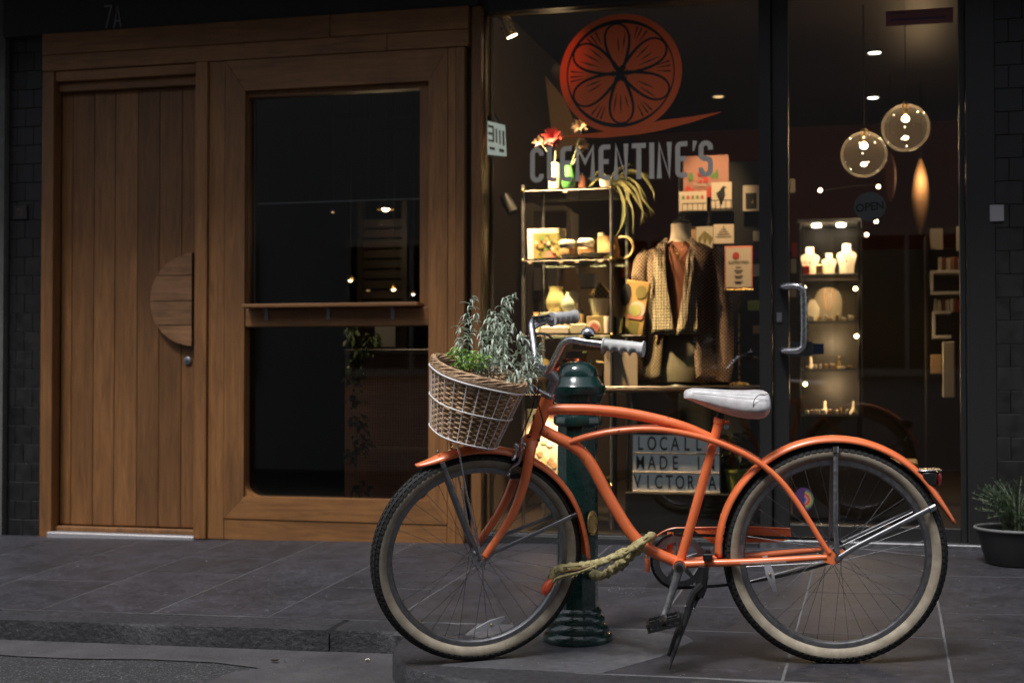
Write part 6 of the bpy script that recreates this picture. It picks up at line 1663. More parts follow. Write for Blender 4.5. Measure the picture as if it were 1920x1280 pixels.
# V brake
yb = -.040
br = bp('front_brake', MB().tube(smooth_path([S(980, 838, yb), S(977, 855, yb), S(971, 868, yb), S(958, 877, yb), S(953, 892, yb)], 4), [.007, .0105, .011, .010, .009], 10, flat=.6), 'chrome', M=ST)
bp('brake_arm', MB().tube(smooth_path([S(964, 833, yb + .01), S(970, 838, yb + .01), S(967, 850, yb + .01), S(962, 862, yb)], 4), [.0085, .009, .007, .007], 10), 'chrome', br, ST)
bp('brake_bolt', MB().sphere(S(954, 889, yb - .010), .0055, 10, 6).sphere(S(983, 833, yb), .007, 10, 6).sphere(S(962, 860, yb - .008), .0065, 10, 6).tube([S(977, 833, yb), S(978, 820, -.032)], .004, 8).sphere(S(981, 840, yb), .006, 8, 6), 'chrome', br, ST)
bp('brake_arm', MB().tube(smooth_path([S(978, 838, .04), S(972, 862, .045), S(966, 885, .05)], 4), .006, 8), 'brushed_alloy', br, ST)
bp('brake_pad', MB().cbox(*(lambda p: (p.x - .02, p.x + .02, p.y - .006, p.y + .006, p.z - .006, p.z + .006))(S(968, 893, -.022)), .002), 'black_plastic', br, ST)
# ---- saddle
p0, p1 = B(1283, 742, 0), B(1441, 760, 0); p0.y = p1.y = 0
st_ = [(0, .012, .844, .018), (.03, .026, .852, .030), (.10, .033, .857, .042), (.25, .039, .855, .058), (.42, .050, .851, .072), (.58, .068, .848, .082), (.72, .088, .847, .088), (.85, .100, .847, .090), (.93, .099, .845, .084), (.98, .088, .838, .064), (1.0, .064, .826, .038)]
vs, fs = [], []; n = 24
xn, xt = p0.x - .002, p1.x + .004
for t, w, zt, h in [(lambda a, b, u: tuple(a[i] + (b[i] - a[i]) * u for i in range(4)))(st_[i], st_[i + 1], q / 3) for i in range(len(st_) - 1) for q in range(3)] + [st_[-1]]:
    x = xn + (xt - xn) * t
    for j in range(n):
        a = 2 * math.pi * j / n; cy, cz = math.cos(a), math.sin(a)
        yy = w * abs(cy) ** .62 * (1 if cy > 0 else -1); zz_ = zt - h / 2 + (h / 2) * abs(cz) ** .62 * (1 if cz > 0 else -1)
        if cz > 0: zz_ -= .012 * (abs(yy) / max(w, .01)) ** 2
        if cz < 0: yy *= .80 + .2 * (1 - abs(cz))
        vs.append(Vector((x, yy, zz_ - .006 * (1 - t) * 0)))
NS = len(vs) // n
for i in range(NS - 1):
    for j in range(n): fs.append((i * n + j, i * n + (j + 1) % n, (i + 1) * n + (j + 1) % n, (i + 1) * n + j))
fs += [tuple(range(n)), tuple((NS - 1) * n + j for j in range(n))]
sad = bp('saddle', MB().add(vs, fs), 'white_vinyl', smooth=70)
sm = sad.modifiers.new('sub', 'SUBSURF'); sm.levels = 1; sm.render_levels = 1
seam = [Vector((xn + (xt - xn) * t, -w * .93, zt - .010)) for t, w, zt, h in st_[2:9]]
bp('seam', MB().tube(smooth_path(seam, 4), .0011, 5), 'dull_steel', sad)
seam2 = [Vector((xn + (xt - xn) * .86, -.099, .838)), Vector((xn + (xt - xn) * .80, -.098, .822)), Vector((xn + (xt - xn) * .785, -.090, .795)), Vector((xn + (xt - xn) * .78, -.080, .785))]
seam3 = [Vector((xn + (xt - xn) * .985, -.075, .838)), Vector((xn + (xt - xn) * .92, -.0975, .838)), seam2[0]]
bp('seam', MB().tube(smooth_path(seam3 + seam2[1:], 4), .0013, 5), 'dull_steel', sad)
bp('saddle_rail', MB().tube(smooth_path([Vector((xn + .05, -.02, .825)), Vector((xn + .10, -.022, .79)), Vector((xn + .16, -.022, .788)), Vector((xn + .21, -.03, .80))], 4), .0038, 8).tube(smooth_path([Vector((xn + .05, .02, .825)), Vector((xn + .10, .022, .79)), Vector((xn + .16, .022, .788)), Vector((xn + .21, .03, .80))], 4), .0038, 8), 'dull_steel', sad)
bp('saddle_clamp', MB().tube([Vector((sp_.x + .012, -.03, .79)), Vector((sp_.x + .012, .03, .79))], .010, 12), 'black_plastic', sad)
# ---- drivetrain
def pedal(c, tilt, name='pedal'):
    Mx = Matrix.Translation(c) @ Matrix.Rotation(-tilt, 4, 'Y'); mb = MB()
    L, Wd, H_ = .052, .044, .013
    def bx_(x0, x1, y0, y1, z0, z1): mb.add([Mx @ Vector((x, y, z)) for x in (x0, x1) for y in (y0, y1) for z in (z0, z1)], [(0, 1, 3, 2), (4, 6, 7, 5), (0, 4, 5, 1), (2, 3, 7, 6), (0, 2, 6, 4), (1, 5, 7, 3)])
    for y in (-Wd, Wd - .006): bx_(-L, L, y, y + .006, -H_, H_ * -.35); bx_(-L, L, y, y + .006, H_ * .45, H_)
    for y in (-Wd, Wd - .006):
        for x in (-L, -L * .55, -.012, .008, L * .5, L - .006): bx_(x, x + .006, y + .0004, y + .0056, -H_ + .001, H_ - .001)
    for x in (-L, L - .007): bx_(x, x + .007, -Wd + .006, Wd - .006, -H_, H_)
    bx_(-.011, .011, -Wd + .0065, Wd - .0065, -H_ * .9, H_ * .9)
    bx_(-L + .008, L - .008, -.004, .004, -H_ * .6, H_ * .9)
    for k in range(7):
        for y in (-Wd + .001, Wd - .004): bx_(-L + .012 + k * .013, -L + .015 + k * .013, y, y + .003, H_, H_ + .003)
    p = bp(name, mb, 'black_plastic', smooth=0)
    mb = MB()
    for x in (-L * .5, L * .5): mb.add([Mx @ Vector((x + a * .014, -Wd + .0065 + b, c_ * .006)) for a in (-1, 1) for b in (0, .002) for c_ in (-1, 1)], [(0, 1, 3, 2), (4, 6, 7, 5), (0, 4, 5, 1), (2, 3, 7, 6), (0, 2, 6, 4), (1, 5, 7, 3)])
    bp('pedal_reflector', mb, 'box_grey', p, smooth=0); return p
pn = B(1245, 1166, -.14)
ce = Vector((pn.x, -.090, pn.z + .004))
ckA = BBc + Vector((0, -.058, 0))
dirc = (ce - ckA); dn_ = dirc.normalized()
crank = bp('crank', MB().tube([ckA, ckA + dirc * .12, ckA + dirc * .5, ckA + dirc * .9, ce], [.0165, .0135, .0115, .0105, .013], 14, flat=.6, up=Vector((0, 1, 0))), 'brushed_alloy')
bp('crank_bolt', MB().tube([ckA + Vector((0, -.014, 0)), ckA + Vector((0, -.008, 0))], .0105, 16), 'black_plastic', crank)
bp('crank_boss', MB().tube([ckA + Vector((0, -.011, 0)), ckA + Vector((0, .012, 0))], .0170, 20), 'brushed_alloy', crank)
bp('pedal_axle', MB().tube([ce, ce + Vector((0, -.02, 0))], .006, 10), 'dull_steel', crank)
pedal(pn, R(14))
ckB = BBc + Vector((0, .075, 0)); ce2 = ckB - Vector((dirc.x, 0, dirc.z)) + Vector((0, .02, 0))
bp('crank', MB().tube([ckB, (ckB + ce2) / 2, ce2], [.0150, .0115, .012], 12, flat=.6, up=Vector((0, 1, 0))), 'brushed_alloy')
pedal(ce2 + Vector((0, .06, 0)), R(75))
CHY = .050
mb = MB(); cen = BBc + Vector((0, CHY, 0)); NT = 44; TM = Matrix.Translation(cen) @ LYM
vs = []; fs = []
for i in range(NT * 2):
    a = i * math.pi / NT; r = .086 if i % 2 else .080
    for h in (-.0015, .0015):
        vs += [TM @ Vector((r * math.cos(a), r * math.sin(a), h)), TM @ Vector((.062 * math.cos(a), .062 * math.sin(a), h))]
m2 = NT * 2
for i in range(m2):
    j = (i + 1) % m2; a, b = i * 4, j * 4
    fs += [(a, a + 1, b + 1, b), (a + 2, b + 2, b + 3, a + 3), (a, b, b + 2, a + 2), (a + 1, a + 3, b + 3, b + 1)]
cr = bp('chainring', MB().add(vs, fs), 'brushed_alloy', smooth=0)
mb = MB()
for k in range(5):
    a = R(72 * k + 20); mb.tube([cen + Vector((.012 * math.cos(a), 0, .012 * math.sin(a))), cen + Vector((.066 * math.cos(a), 0, .066 * math.sin(a)))], [.009, .006], 8, flat=.3, up=Vector((0, 1, 0)))
bp('spider', mb, 'brushed_alloy', cr)
bp('rear_sprocket', MB().lathe([(.012, -.0015), (.034, -.0015), (.034, .0015), (.012, .0015)], 22, Matrix.Translation(RA + Vector((0, CHY, 0))) @ LYM, closed_prof=True), 'dull_steel', smooth=0)
# chain
path = []
for a in range(100, 261, 6): path.append(cen + Vector((.087 * math.cos(R(a)), 0, .087 * math.sin(R(a)))))
ra = RA + Vector((0, CHY, 0))
b0 = path[-1]; e0 = ra + Vector((.036 * math.cos(R(265)), 0, .036 * math.sin(R(265))))
for k in range(1, 34): u = k / 34; path.append(b0.lerp(e0, u) - Vector((0, 0, .020 * math.sin(u * math.pi))))
for a in range(265, 450, 12): path.append(ra + Vector((.036 * math.cos(R(a)), 0, .036 * math.sin(R(a)))))
b1 = path[-1]; e1 = path[0]
for k in range(1, 40): path.append(b1.lerp(e1, k / 40))
mb = MB(); L_ = 0; acc = 0; last = path[0]
tot = []
for i in range(len(path)): 
    a, b = path[i], path[(i + 1) % len(path)]; seg = (b - a).length; t = 0
    while acc + (seg - t) >= .0127:
        t += .0127 - acc; acc = 0; tot.append((a.lerp(b, t / seg), (b - a).normalized()))
    acc += seg - t
for i, (p, d) in enumerate(tot):
    s_ = d.cross(Vector((0, 1, 0))); wy = .0042 if i % 2 else .0026
    hx = d * .0085; hz = s_ * .0042; hy = Vector((0, wy, 0))
    mb.add([p + hx * x + hy * y + hz * z for x in (-1, 1) for y in (-1, 1) for z in (-1, 1)], [(0, 1, 3, 2), (4, 6, 7, 5), (0, 4, 5, 1), (2, 3, 7, 6), (0, 2, 6, 4), (1, 5, 7, 3)])
ch_ = bp('chain', mb, 'black_plastic', smooth=0)
# chain guard
gy = .066
arcp = [cen + Vector((.104 * math.cos(R(a)), 0, .104 * math.sin(R(a)))) for a in range(190, 84, -8)]
topz = cen.z + .104
tail_ = [Vector((B(1350, 993, gy).x, 0, topz)), Vector((B(1420, 993, gy).x, 0, topz)), Vector((B(1482, 997, gy).x, 0, topz - .006))]
ol = [Vector((p.x, gy, p.z)) for p in arcp + tail_]
cgd = bp('chain_guard', MB().tube(ol, .0026, 8, flat=1.8, up=Vector((0, 1, 0))), 'orange_paint')
bot = [Vector((B(1484, 1016, gy).x, gy, topz - .038)), Vector((B(1460, 1022, gy).x, gy, topz - .048)), Vector((B(1335, 1024, gy).x, gy, topz - .050)), Vector((B(1318, 1010, gy).x, gy, topz - .030)), Vector((B(1300, 995, gy).x, gy, topz - .006))]
poly = [Vector((B(1300, 993, gy).x, gy, topz))] + ol[-3:] + bot
n_ = len(poly)
bp('guard_plate', MB().add([p - Vector((0, .001, 0)) for p in poly] + [p + Vector((0, .001, 0)) for p in poly], [tuple(range(n_)), tuple(range(2 * n_ - 1, n_ - 1, -1))] + [(i, (i + 1) % n_, n_ + (i + 1) % n_, n_ + i) for i in range(n_)]), 'orange_paint', cgd, smooth=0)
bp('guard_bracket', MB().tube([B(1257, 997, gy - .004), B(1256, 1030, gy - .004)], .010, 8, flat=.25, up=Vector((0, 1, 0))).tube([B(1214, 1048, gy - .004), B(1214, 1072, gy - .004)], .0075, 8, flat=.25, up=Vector((0, 1, 0))).tube([B(1232, 1026, gy - .004), B(1264, 1036, gy - .004)], .006, 8, flat=.25, up=Vector((0, 1, 0))), 'orange_paint', cgd)
# ---- kick stand
ky = -.052
ks = bp('kickstand', MB().cbox(*(lambda a, b: (a.x, b.x, ky - .014, .02, b.z, a.z))(B(1318, 1037, ky), B(1336, 1049, ky)), .002).tube([B(1327, 1035, ky), B(1327, 1031, ky)], .008, 6).box(B(1319, 1072, ky), (.030, .030, .036)).tube([B(1319, 1062, ky), B(1315, 1100, ky - .004), B(1309, 1118, ky - .008)], [.017, .018, .016], 8), 'black_plastic', smooth=30)
bp('knuckle', MB().tube([B(1316, 1096, ky - .01), B(1300, 1112, ky - .02), B(1290, 1138, ky - .03)], [.0135, .012, .011], 8).tube([B(1316, 1110, ky + .01), B(1304, 1124, ky + .0), B(1298, 1140, ky - .02)], [.010, .009, .008], 8), 'black_plastic', ks, smooth=30)
bp('leg', MB().tube([B(1291, 1138, ky - .034), B(1290, 1146, ky - .036), B(1272, 1200, ky - .07), B(1254, 1254, ky - .10)], [.012, .0115, .0075, .0045], 10), 'black_plastic', ks)
bp('leg', MB().tube([B(1282, 1150, ky + .004), B(1264, 1200, ky - .02), B(1253, 1229, ky - .03)], [.009, .008, .006], 10), 'black_plastic', ks)
bp('knuckle_bolt', MB().sphere(B(1285, 1136, ky - .036), .004, 8, 6).sphere(B(1301, 1141, ky - .03), .004, 8, 6), 'dull_steel', ks)
# ---- rear lamp
a = B(1738, 896, -.015); tl = bp('rear_lamp', MB().cbox(a.x - .018, a.x + .030, -.030, .030, a.z - .024, a.z + .022, .006), 'black_plastic')
bp('lens', MB().cbox(a.x + .0305, a.x + .042, -.028, .028, a.z - .021, a.z + .018, .004), 'lens_red', tl)
bp('top_trim', MB().cbox(a.x - .030, a.x + .043, -.031, .031, a.z + .0225, a.z + .026, .001), 'chrome', tl)
bp('bolt', MB().tube([B(1750, 918, 0), B(1760, 922, 0)], .003, 8), 'dull_steel', tl)
# ---- basket
tv = Vector((.268, 0, .963)).normalized(); uv = Vector((.963, 0, -.268)).normalized(); yv_ = Vector((0, 1, 0))
BC0 = Vector((-.024, 0, .732)); HB = .196
def bk(ang, v, off=0.0, n=2.7):
    a_, b_ = .093 + .046 * v + off, .142 + .043 * v + off
    c_, s_ = math.cos(ang), math.sin(ang); rr = (abs(c_) ** n + abs(s_) ** n) ** (-1 / n)
    x_, y_ = a_ * rr * c_, b_ * rr * s_
    if x_ > 0: x_ *= .90
    return BC0 + tv * (HB * v) + uv * x_ + yv_ * y_
NS_ = 36
rg = random.Random(31)
mb = MB(); ROWS = 25
for r_ in range(ROWS):
    pts = []; v = .02 + .95 * r_ / (ROWS - 1)
    for k in range(NS_ * 4):
        a = 2 * math.pi * k / (NS_ * 4); w = math.sin(a * NS_ / 2 + (math.pi if r_ % 2 else 0))
        pts.append(bk(a, v + rg.uniform(-.002, .002), .0042 * w))
    mb.tube(pts, .0037, 6, closed=True, caps=False)
basket = bp('basket', mb, 'wicker', M=ST, smooth=80, label='brown wicker basket in a white wire holder')
mb = MB()
for k in range(NS_): a = 2 * math.pi * (k + .5) / NS_ ; mb.tube([bk(a, 0, 0), bk(a, .5, 0), bk(a, 1.0, 0)], .0022, 5)
mb.add([bk(2 * math.pi * k / 40, .012, -.002) for k in range(40)], [tuple(range(40))])
bp('stakes', mb, 'wicker', basket, ST, smooth=60)['kind'] = 'stuff'
for q in range(7):        # braided rim
    pts = []
    for k in range(180):
        a = 2 * math.pi * k / 180; ph = a * 4 + q * 2 * math.pi / 7 + .15 * math.sin(a * 7 + q)
        pts.append(bk(a, 1.04 + .055 * math.sin(ph), .000 + .0075 * math.cos(ph)))
    bp('rim_braid', MB().tube(pts, .0036, 7, closed=True, caps=False), 'wicker', basket, ST, smooth=80)
mb = MB()
for q in range(2):
    for k in range(44):
        a0 = 2 * math.pi * k / 44; mb.tube([bk(a0 + .42 * u, .96 + .09 * u * (1 if q else .6), .006 + .004 * math.sin(u * 3.1)) for u in (0, .35, .7, 1)], .0028, 5)
bp('rim_wrap', mb, 'wicker', basket, ST, smooth=60)['kind'] = 'stuff'
# loose spare braid ends in the front corner
mb = MB()
for k in range(7):
    a = math.pi + rg.uniform(-.3, .1); mb.tube([bk(a, 1.02, 0), bk(a + .1, 1.10, .004), bk(a + .25, 1.07, .0)], .0045, 6)
bp('braid_end', mb, 'wicker', basket, ST)
# white wire holder
cage = bp('wire_holder', MB().tube([bk(2 * math.pi * k / 90, .945, .0125) for k in range(90)], .0028, 7, closed=True, caps=False), 'white_wire', M=ST)
for v in (.50, .01): bp('wire_ring', MB().tube([bk(2 * math.pi * k / 90, v, .0125) for k in range(90)], .0022, 6, closed=True, caps=False), 'white_wire', cage, ST)
for k in range(26):
    a = 2 * math.pi * (k + .3) / 26
    bp('wire', MB().tube([bk(a, .945, .010), bk(a, .5, .0095), bk(a, .0, .010), bk(a, -.035, -.004), bk(a, -.045, -.05)], .0016, 5), 'white_wire', cage, ST)
for s in (-1, 1): bp('holder_arm', MB().tube([bk(.25 * s, .945, .010), Vector((.190, s * .028, .878)), H1 + ax * .014 + Vector((0, s * .019, 0))], .0042, 8), 'chrome', cage, ST)
for pts in ([FA + Vector((0, -.070, .008)), S(876, 930, -.070), S(857, 828, -.070)], [FA + Vector((0, .070, .008)), S(868, 930, .070), Vector((S(857, 828, -.070).x, .070, S(857, 828, -.070).z))]):
    bp('basket_stay', MB().tube(pts, .0034, 8), 'chrome', cage, ST)

# ---------------------------------------------------------------- plants in the basket (world coordinates from fork space)
def wS(px, py, y): return SM @ S(px, py, y)
soil = [SM @ bk(2 * math.pi * k / 24, .80, -.012) for k in range(24)]
soil2 = [SM @ bk(2 * math.pi * k / 24, .62, -.014) for k in range(24)]
so = put('potting_soil', MB().add(soil + soil2, [tuple(range(24)), tuple(range(47, 23, -1))] + [(k, (k + 1) % 24, 24 + (k + 1) % 24, 24 + k) for k in range(24)]), 'soil', smooth=0)
tag(so, 'dark potting soil filling the wicker basket', 'soil')
def curl_leaf(mb, p, d, L, w, droop, rng):
    up = Vector((0, 0, 1)); side = d.cross(up)
    side = side.normalized() if side.length > .05 else Vector((1, 0, 0))
    pts = []; q = Vector(p); dir_ = Vector(d); K = 6
    for k in range(K + 1):
        pts.append(q.copy()); dir_ = (dir_ + Vector((0, 0, -droop)) * (1 / K)).normalized(); q = q + dir_ * (L / K)
    n_ = len(pts); tw = side * w
    vs = []
    for k, q in enumerate(pts):
        ww = math.sin(math.pi * (.12 + .84 * k / K)) ** .8
        cup = Vector((0, 0, .25 * w * ww)) if k < K else Vector((0, 0, 0))
        vs += [q - tw * ww * .5 + cup, q - Vector((0, 0, .2 * w)), q + tw * ww * .5 + cup]
    mb.add(vs, [f for k in range(K) for f in ((3 * k, 3 * k + 1, 3 * k + 4, 3 * k + 3), (3 * k + 1, 3 * k + 2, 3 * k + 5, 3 * k + 4))])
def leafy(name, label, stems, mat, seed, L=(.026, .044), w=.0052, dens=125, droop=(.7, 4.6), stem_mat='stem_green', group=None, spread=.9, nodes=5):
    rng = random.Random(seed); base = stems[0][0]
    t = thing(name, base, label, 'plant', group); mb = MB()
    for pts in stems:
        sp = smooth_path(pts, 8); put('stem', MB().tube(sp, [.0020, .0012], 5), stem_mat, t)
        cum = [0]
        for a, b in zip(sp[:-1], sp[1:]): cum.append(cum[-1] + (b - a).length)
        tot = cum[-1]; n_ = int(tot * dens)
        for k in range(n_):
            s = tot * (.12 + .88 * (k + rng.random()) / n_); i = max(j for j in range(len(cum)) if cum[j] <= s); i = min(i, len(sp) - 2)
            p = sp[i].lerp(sp[i + 1], (s - cum[i]) / max(cum[i + 1] - cum[i], 1e-6)); a = rng.uniform(0, 6.283)
            tdir = (sp[i + 1] - sp[i]).normalized()
            d = (Vector((math.cos(a), math.sin(a), 0)) * spread + tdir * rng.uniform(.3, 1.0)).normalized()
            topk = .75 + .4 * (1 - s / tot)
            curl_leaf(mb, p, d, rng.uniform(*L) * topk, w * rng.uniform(.7, 1.2), rng.uniform(*droop), rng)
    put('foliage', mb, mat, t, smooth=70, fix=False)['kind'] = 'stuff'
    return t
def stm(pts): return [wS(px, py, y) for px, py, y in pts]
leafy('lavender_plant', 'tall silvery leaved plant at the front left of the basket with two drooping tips', [
    stm([(872, 690, -.02), (868, 640, -.03), (872, 605, -.03), (880, 575, -.03), (886, 553, -.04)]),
    stm([(880, 690, -.04), (878, 650, -.05), (884, 620, -.05), (890, 592, -.05), (896, 586, -.05)]),
    stm([(868, 680, .02), (862, 650, .03), (866, 628, .03), (860, 612, .03)])], 'silver_leaf', 1, dens=170)
leafy('lavender_plant', 'bushy silvery leaved plant in the middle of the basket, the tallest clump', [
    stm([(925, 710, -.03), (925, 650, -.04), (930, 610, -.03), (940, 580, -.03), (948, 556, -.03)]),
    stm([(932, 700, 0), (938, 640, 0), (945, 600, 0), (955, 572, .0), (966, 548, .0)]),
    stm([(920, 700, .03), (915, 650, .03), (918, 615, .03), (920, 580, .03)]),
    stm([(915, 700, -.05), (905, 655, -.06), (903, 632, -.06), (905, 612, -.06)]),
    stm([(935, 710, -.06), (942, 670, -.07), (945, 630, -.07), (950, 600, -.07)]),
    stm([(925, 700, .06), (930, 650, .07), (933, 620, .07), (928, 590, .07)]),
    stm([(940, 705, .04), (948, 660, .05), (955, 625, .05), (962, 606, .05)])], 'silver_leaf', 2, dens=210, w=.0062)
leafy('lavender_plant', 'silvery leaved plant at the rear right of the basket touching the handlebar', [
    stm([(965, 725, -.05), (968, 680, -.07), (972, 645, -.07), (976, 620, -.07)]),
    stm([(975, 725, 0), (980, 685, .0), (988, 655, .0), (984, 626, .0)]),
    stm([(980, 728, .03), (995, 690, .03), (1005, 665, .03), (1012, 645, .03)]),
    stm([(985, 730, -.03), (1000, 700, -.04), (1010, 680, -.04), (1016, 668, -.04)]),
    stm([(955, 725, -.09), (952, 695, -.10), (950, 672, -.10)]), stm([(985, 735, -.08), (990, 712, -.10), (996, 700, -.10)]),
    stm([(970, 730, -.10), (968, 705, -.11), (964, 690, -.11)]), stm([(978, 725, .06), (985, 690, .08), (996, 660, .08)])], 'silver_leaf', 3, dens=215, w=.006)
leafy('herb_plant', 'bright green leafy herb at the front left of the basket', [
    stm([(875 + dx, 700, y), (870 + dx * 1.3, 672, y - .01), (864 + dx * 1.7, 652 + abs(dx) * .5, y - .01)]) for dx, y in ((-12, -.02), (-4, -.06), (6, -.03), (14, -.08), (22, -.05), (30, -.09), (0, .03), (12, .02), (26, 0))], 'green_leaf', 4, L=(.020, .034), w=.006, dens=380, droop=(.6, 1.6))
leafy('small_herb', 'low mauve grey flowering herb between the green and silver plants', [
    stm([(905 + dx, 715, y), (908 + dx * 1.2, 696, y), (910 + dx * 1.4, 678 + abs(dx) * .3, y)]) for dx, y in ((-14, -.10), (-4, -.12), (8, -.12), (16, -.10), (2, -.07))], 'herb_leaf', 5, L=(.009, .015), w=.004, dens=420, droop=(.4, 1.4))

# ================================================================ BOLLARD
bb_ = Vector((-1.005, 4.705, 0)); bb_.z = gz(bb_.x, bb_.y) - .002
bol = thing('bollard', bb_, 'dark green cast iron bollard with rounded cap and ringed base behind the bicycle', 'bollard')
Mb = Matrix.Translation(bb_) @ Matrix.Rotation(R(10), 4, 'Z')
put('base', MB().lathe([(.0001, 0), (.116, 0), (.117, .006), (.117, .020), (.112, .028), (.104, .033), (.106, .040), (.105, .050), (.096, .060), (.090, .064), (.092, .070), (.091, .080), (.084, .088), (.080, .091), (.0815, .097), (.080, .104), (.072, .112)], 40, Mb), 'green_iron', bol, smooth=50)
put('shaft', MB().lathe([(.072, .110), (.070, .13), (.0690, .72), (.072, .725)], 8, Mb @ Matrix.Rotation(R(14), 4, 'Z')), 'green_iron', bol, smooth=20)
put('collar', MB().lathe([(.068, .718), (.078, .722), (.082, .730), (.082, .742), (.079, .752), (.072, .758), (.070, .80)], 12, Mb), 'green_iron', bol, smooth=25)
rgb = random.Random(2)
cap = [(.070, .795), (.080, .800), (.086, .822), (.092, .826), (.0945, .832), (.0945, .853), (.092, .857), (.080, .868), (.072, .884), (.069, .886), (.069, .892), (.066, .908), (.058, .922), (.044, .932), (.024, .938), (.0001, .939)]
put('cap', MB().lathe(cap, 48, Mb), 'green_iron', bol, smooth=28)
mc = bb_ + Vector((.058, -.045, .40)); am = Matrix.Translation(mc) @ Matrix.Rotation(R(62), 4, 'Z') @ FACE
md_ = put('medallion', MB().prism([(.024 * math.cos(i * .3927), .042 * math.sin(i * .3927)) for i in range(16)], .004, am), 'brass', bol, smooth=0)
put('medallion_ring', MB().ribbon([(.019 * math.cos(i * .3927), .035 * math.sin(i * .3927)) for i in range(16)], .003, .006, am, True), 'brass', md_, smooth=0)
# ================================================================ LOCK
def wB(px, py, y): return BM @ B(px, py, y)
lk_ = thing('cloth_lock', wB(1120, 1058, -.03), 'frayed khaki cloth covered bicycle lock looped round the frame and green bollard', 'lock')
mb = MB()
path = smooth_path([wB(1215, 1010, .045), wB(1222, 1004, .01), wB(1217, 1006, -.035), wB(1200, 1018, -.040), wB(1168, 1036, -.032), wB(1130, 1052, -.012), wB(1092, 1060, .012), wB(1062, 1063, .035), wB(1044, 1068, .05), wB(1036, 1082, .06)], 6)
nz = [.0150 + .0050 * noise.noise(p * 60) for p in path]
def lumpy(m_, amp=.0045, fr=85):
    m_.v = [v + Vector((noise.noise(v * fr), noise.noise(v * fr + Vector((7, 3, 1))), noise.noise(v * fr + Vector((2, 9, 5))))) * amp for v in m_.v]; return m_
dense = smooth_path(path, 3); put('cover', lumpy(MB().tube(dense, [nz[min(i // 3, len(nz) - 1)] for i in range(len(dense))], 16, flat=.75)), 'khaki_cloth', lk_, smooth=60)
fwd = (BM.to_3x3() @ Vector((0, -1, .25))).normalized()
put('seam', MB().tube([p + fwd * .0125 for p in dense[16:-26]], .0016, 5), 'cloth_lining', lk_)
put('lining', lumpy(MB().tube(smooth_path([wB(1112, 1058, -.012), wB(1090, 1066, .0), wB(1066, 1070, .022), wB(1052, 1073, .034)], 5), [.003, .008, .009, .005], 10, flat=.5), .002), 'cloth_lining', lk_)
path2 = smooth_path([wB(1217, 1012, .03), wB(1205, 1026, -.01), wB(1188, 1036, 0), wB(1165, 1056, .05), wB(1142, 1072, .12), wB(1124, 1078, .20), wB(1095, 1074, .34), wB(1062, 1066, .30), wB(1042, 1072, .16), wB(1036, 1082, .08)], 6)
d2_ = smooth_path(path2, 3); put('cover', lumpy(MB().tube(d2_, [.0135 + .007 * noise.noise(p * 50) for p in d2_], 14), .007, 110), 'khaki_cloth', lk_, smooth=60)
lowp = smooth_path([wB(1118, 1060, -.02), wB(1092, 1070, .0), wB(1062, 1078, .03), wB(1045, 1084, .045), wB(1035, 1092, .05)], 5)
put('cover_flap', MB().tube(lowp, [.006, .009, .010, .010, .006], 10, flat=.6), 'khaki_cloth', lk_, smooth=60)
mb = MB(); rg = random.Random(17)
for src, n_ in ((path, 60), (path2, 130), (lowp, 60)):
    for k in range(n_):
        p = src[rg.randrange(len(src))] + Vector((rg.uniform(-.008, .008), rg.uniform(-.012, -.002), rg.uniform(-.011, .004)))
        d = Vector((rg.uniform(-1, 1), rg.uniform(-.6, .1), rg.uniform(-1, .2))).normalized() * rg.uniform(.006, .013); s = Vector((rg.uniform(-1, 1), 0, rg.uniform(-1, 1))).normalized() * .0016
        mb.add([p - s, p + s, p + d], [(0, 1, 2)])
put('fray', mb, 'khaki_cloth', lk_, smooth=0, fix=False)['kind'] = 'stuff'
pe = [wB(1040, 1084, .055), wB(1030, 1094, .05), wB(1024, 1104, .046), wB(1020, 1114, .044)]
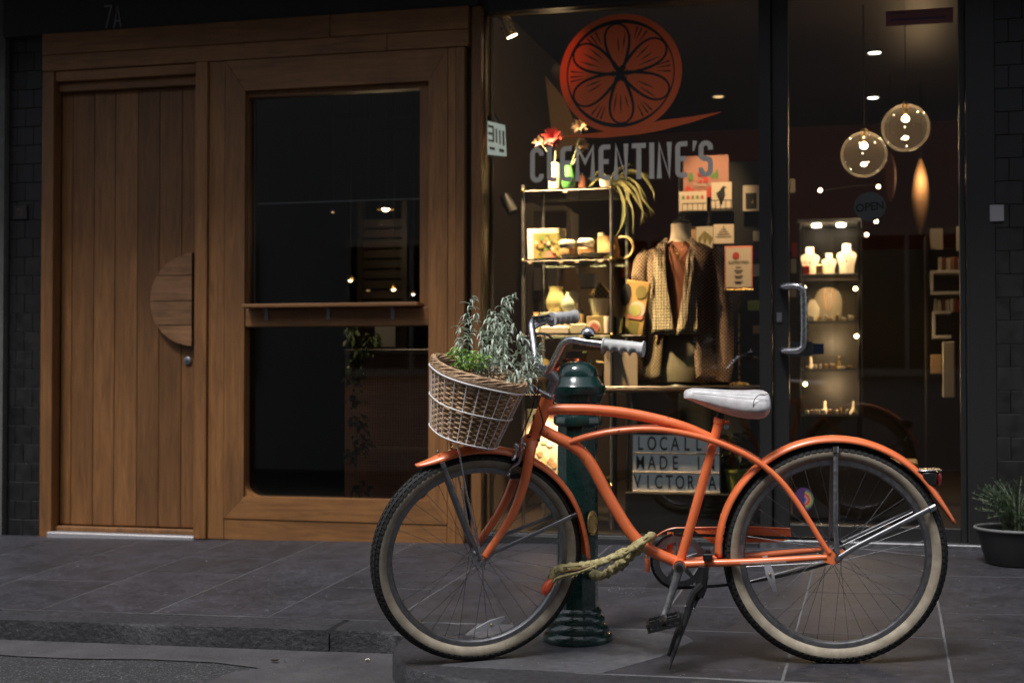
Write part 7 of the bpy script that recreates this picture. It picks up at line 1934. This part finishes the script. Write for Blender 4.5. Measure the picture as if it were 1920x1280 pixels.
put('orange_end', MB().tube(smooth_path(pe, 4), [.008, .0135, .0165, .0155, .009], 14), 'orange_plastic', lk_)
# ================================================================ POTTED SHRUB
pc = W(1908, 990, 6.35); gz0 = gz(pc.x, 6.35)
pt = thing('potted_shrub', Vector((pc.x, 6.35, gz0)), 'dark round pot with pale rim holding a feathery green shrub at the right edge', 'potted plant')
zr = pc.z; r0 = .172
put('pot', MB().lathe([(.0001, 0), (.125, 0), (.130, .01), (.165, zr - gz0 - .02), (.165, zr - gz0 - .006), (.150, zr - gz0 - .006), (.148, zr - gz0 - .04), (.0001, zr - gz0 - .04)], 36, Matrix.Translation((pc.x, 6.35, gz0))), 'pot_dark', pt)
put('rim', MB().tube([Vector((pc.x + r0 * math.cos(i * .1745), 6.35 + r0 * math.sin(i * .1745), zr)) for i in range(36)], .0065, 8, closed=True, caps=False), 'rim_white', pt)
rng = random.Random(6); mb = MB(); ms = MB()
for k in range(95):
    a = rng.uniform(0, 6.283); r_ = rng.uniform(.1, .20); h_ = rng.uniform(.10, .27) * (1.1 - r_ * 1.5)
    b_ = Vector((pc.x, 6.35, zr - .03)); tip = b_ + Vector((math.cos(a) * r_, math.sin(a) * r_, h_)); c1 = (b_ + tip) / 2 + Vector((0, 0, .04))
    sp = smooth_path([b_ + Vector((math.cos(a) * .05, math.sin(a) * .05, 0)), c1, tip], 5); ms.tube(sp, .0013, 4, caps=False)
    for q in range(46):
        i = rng.randrange(1, len(sp) - 1); p = sp[i].lerp(sp[i + 1] if i + 1 < len(sp) else sp[i], rng.random()); d = Vector((rng.gauss(0, 1), rng.gauss(0, 1), rng.gauss(.4, .7))).normalized()
        curl = d * rng.uniform(.010, .022); s = d.cross(Vector((0, 0, 1))).normalized() * .0018
        mb.add([p - s, p + s, p + curl + s * .4, p + curl - s * .4], [(0, 1, 2, 3)])
put('foliage', mb, 'shrub_leaf', pt, smooth=0, fix=False)['kind'] = 'stuff'
put('stems', ms, 'stem_green', pt)['kind'] = 'stuff'
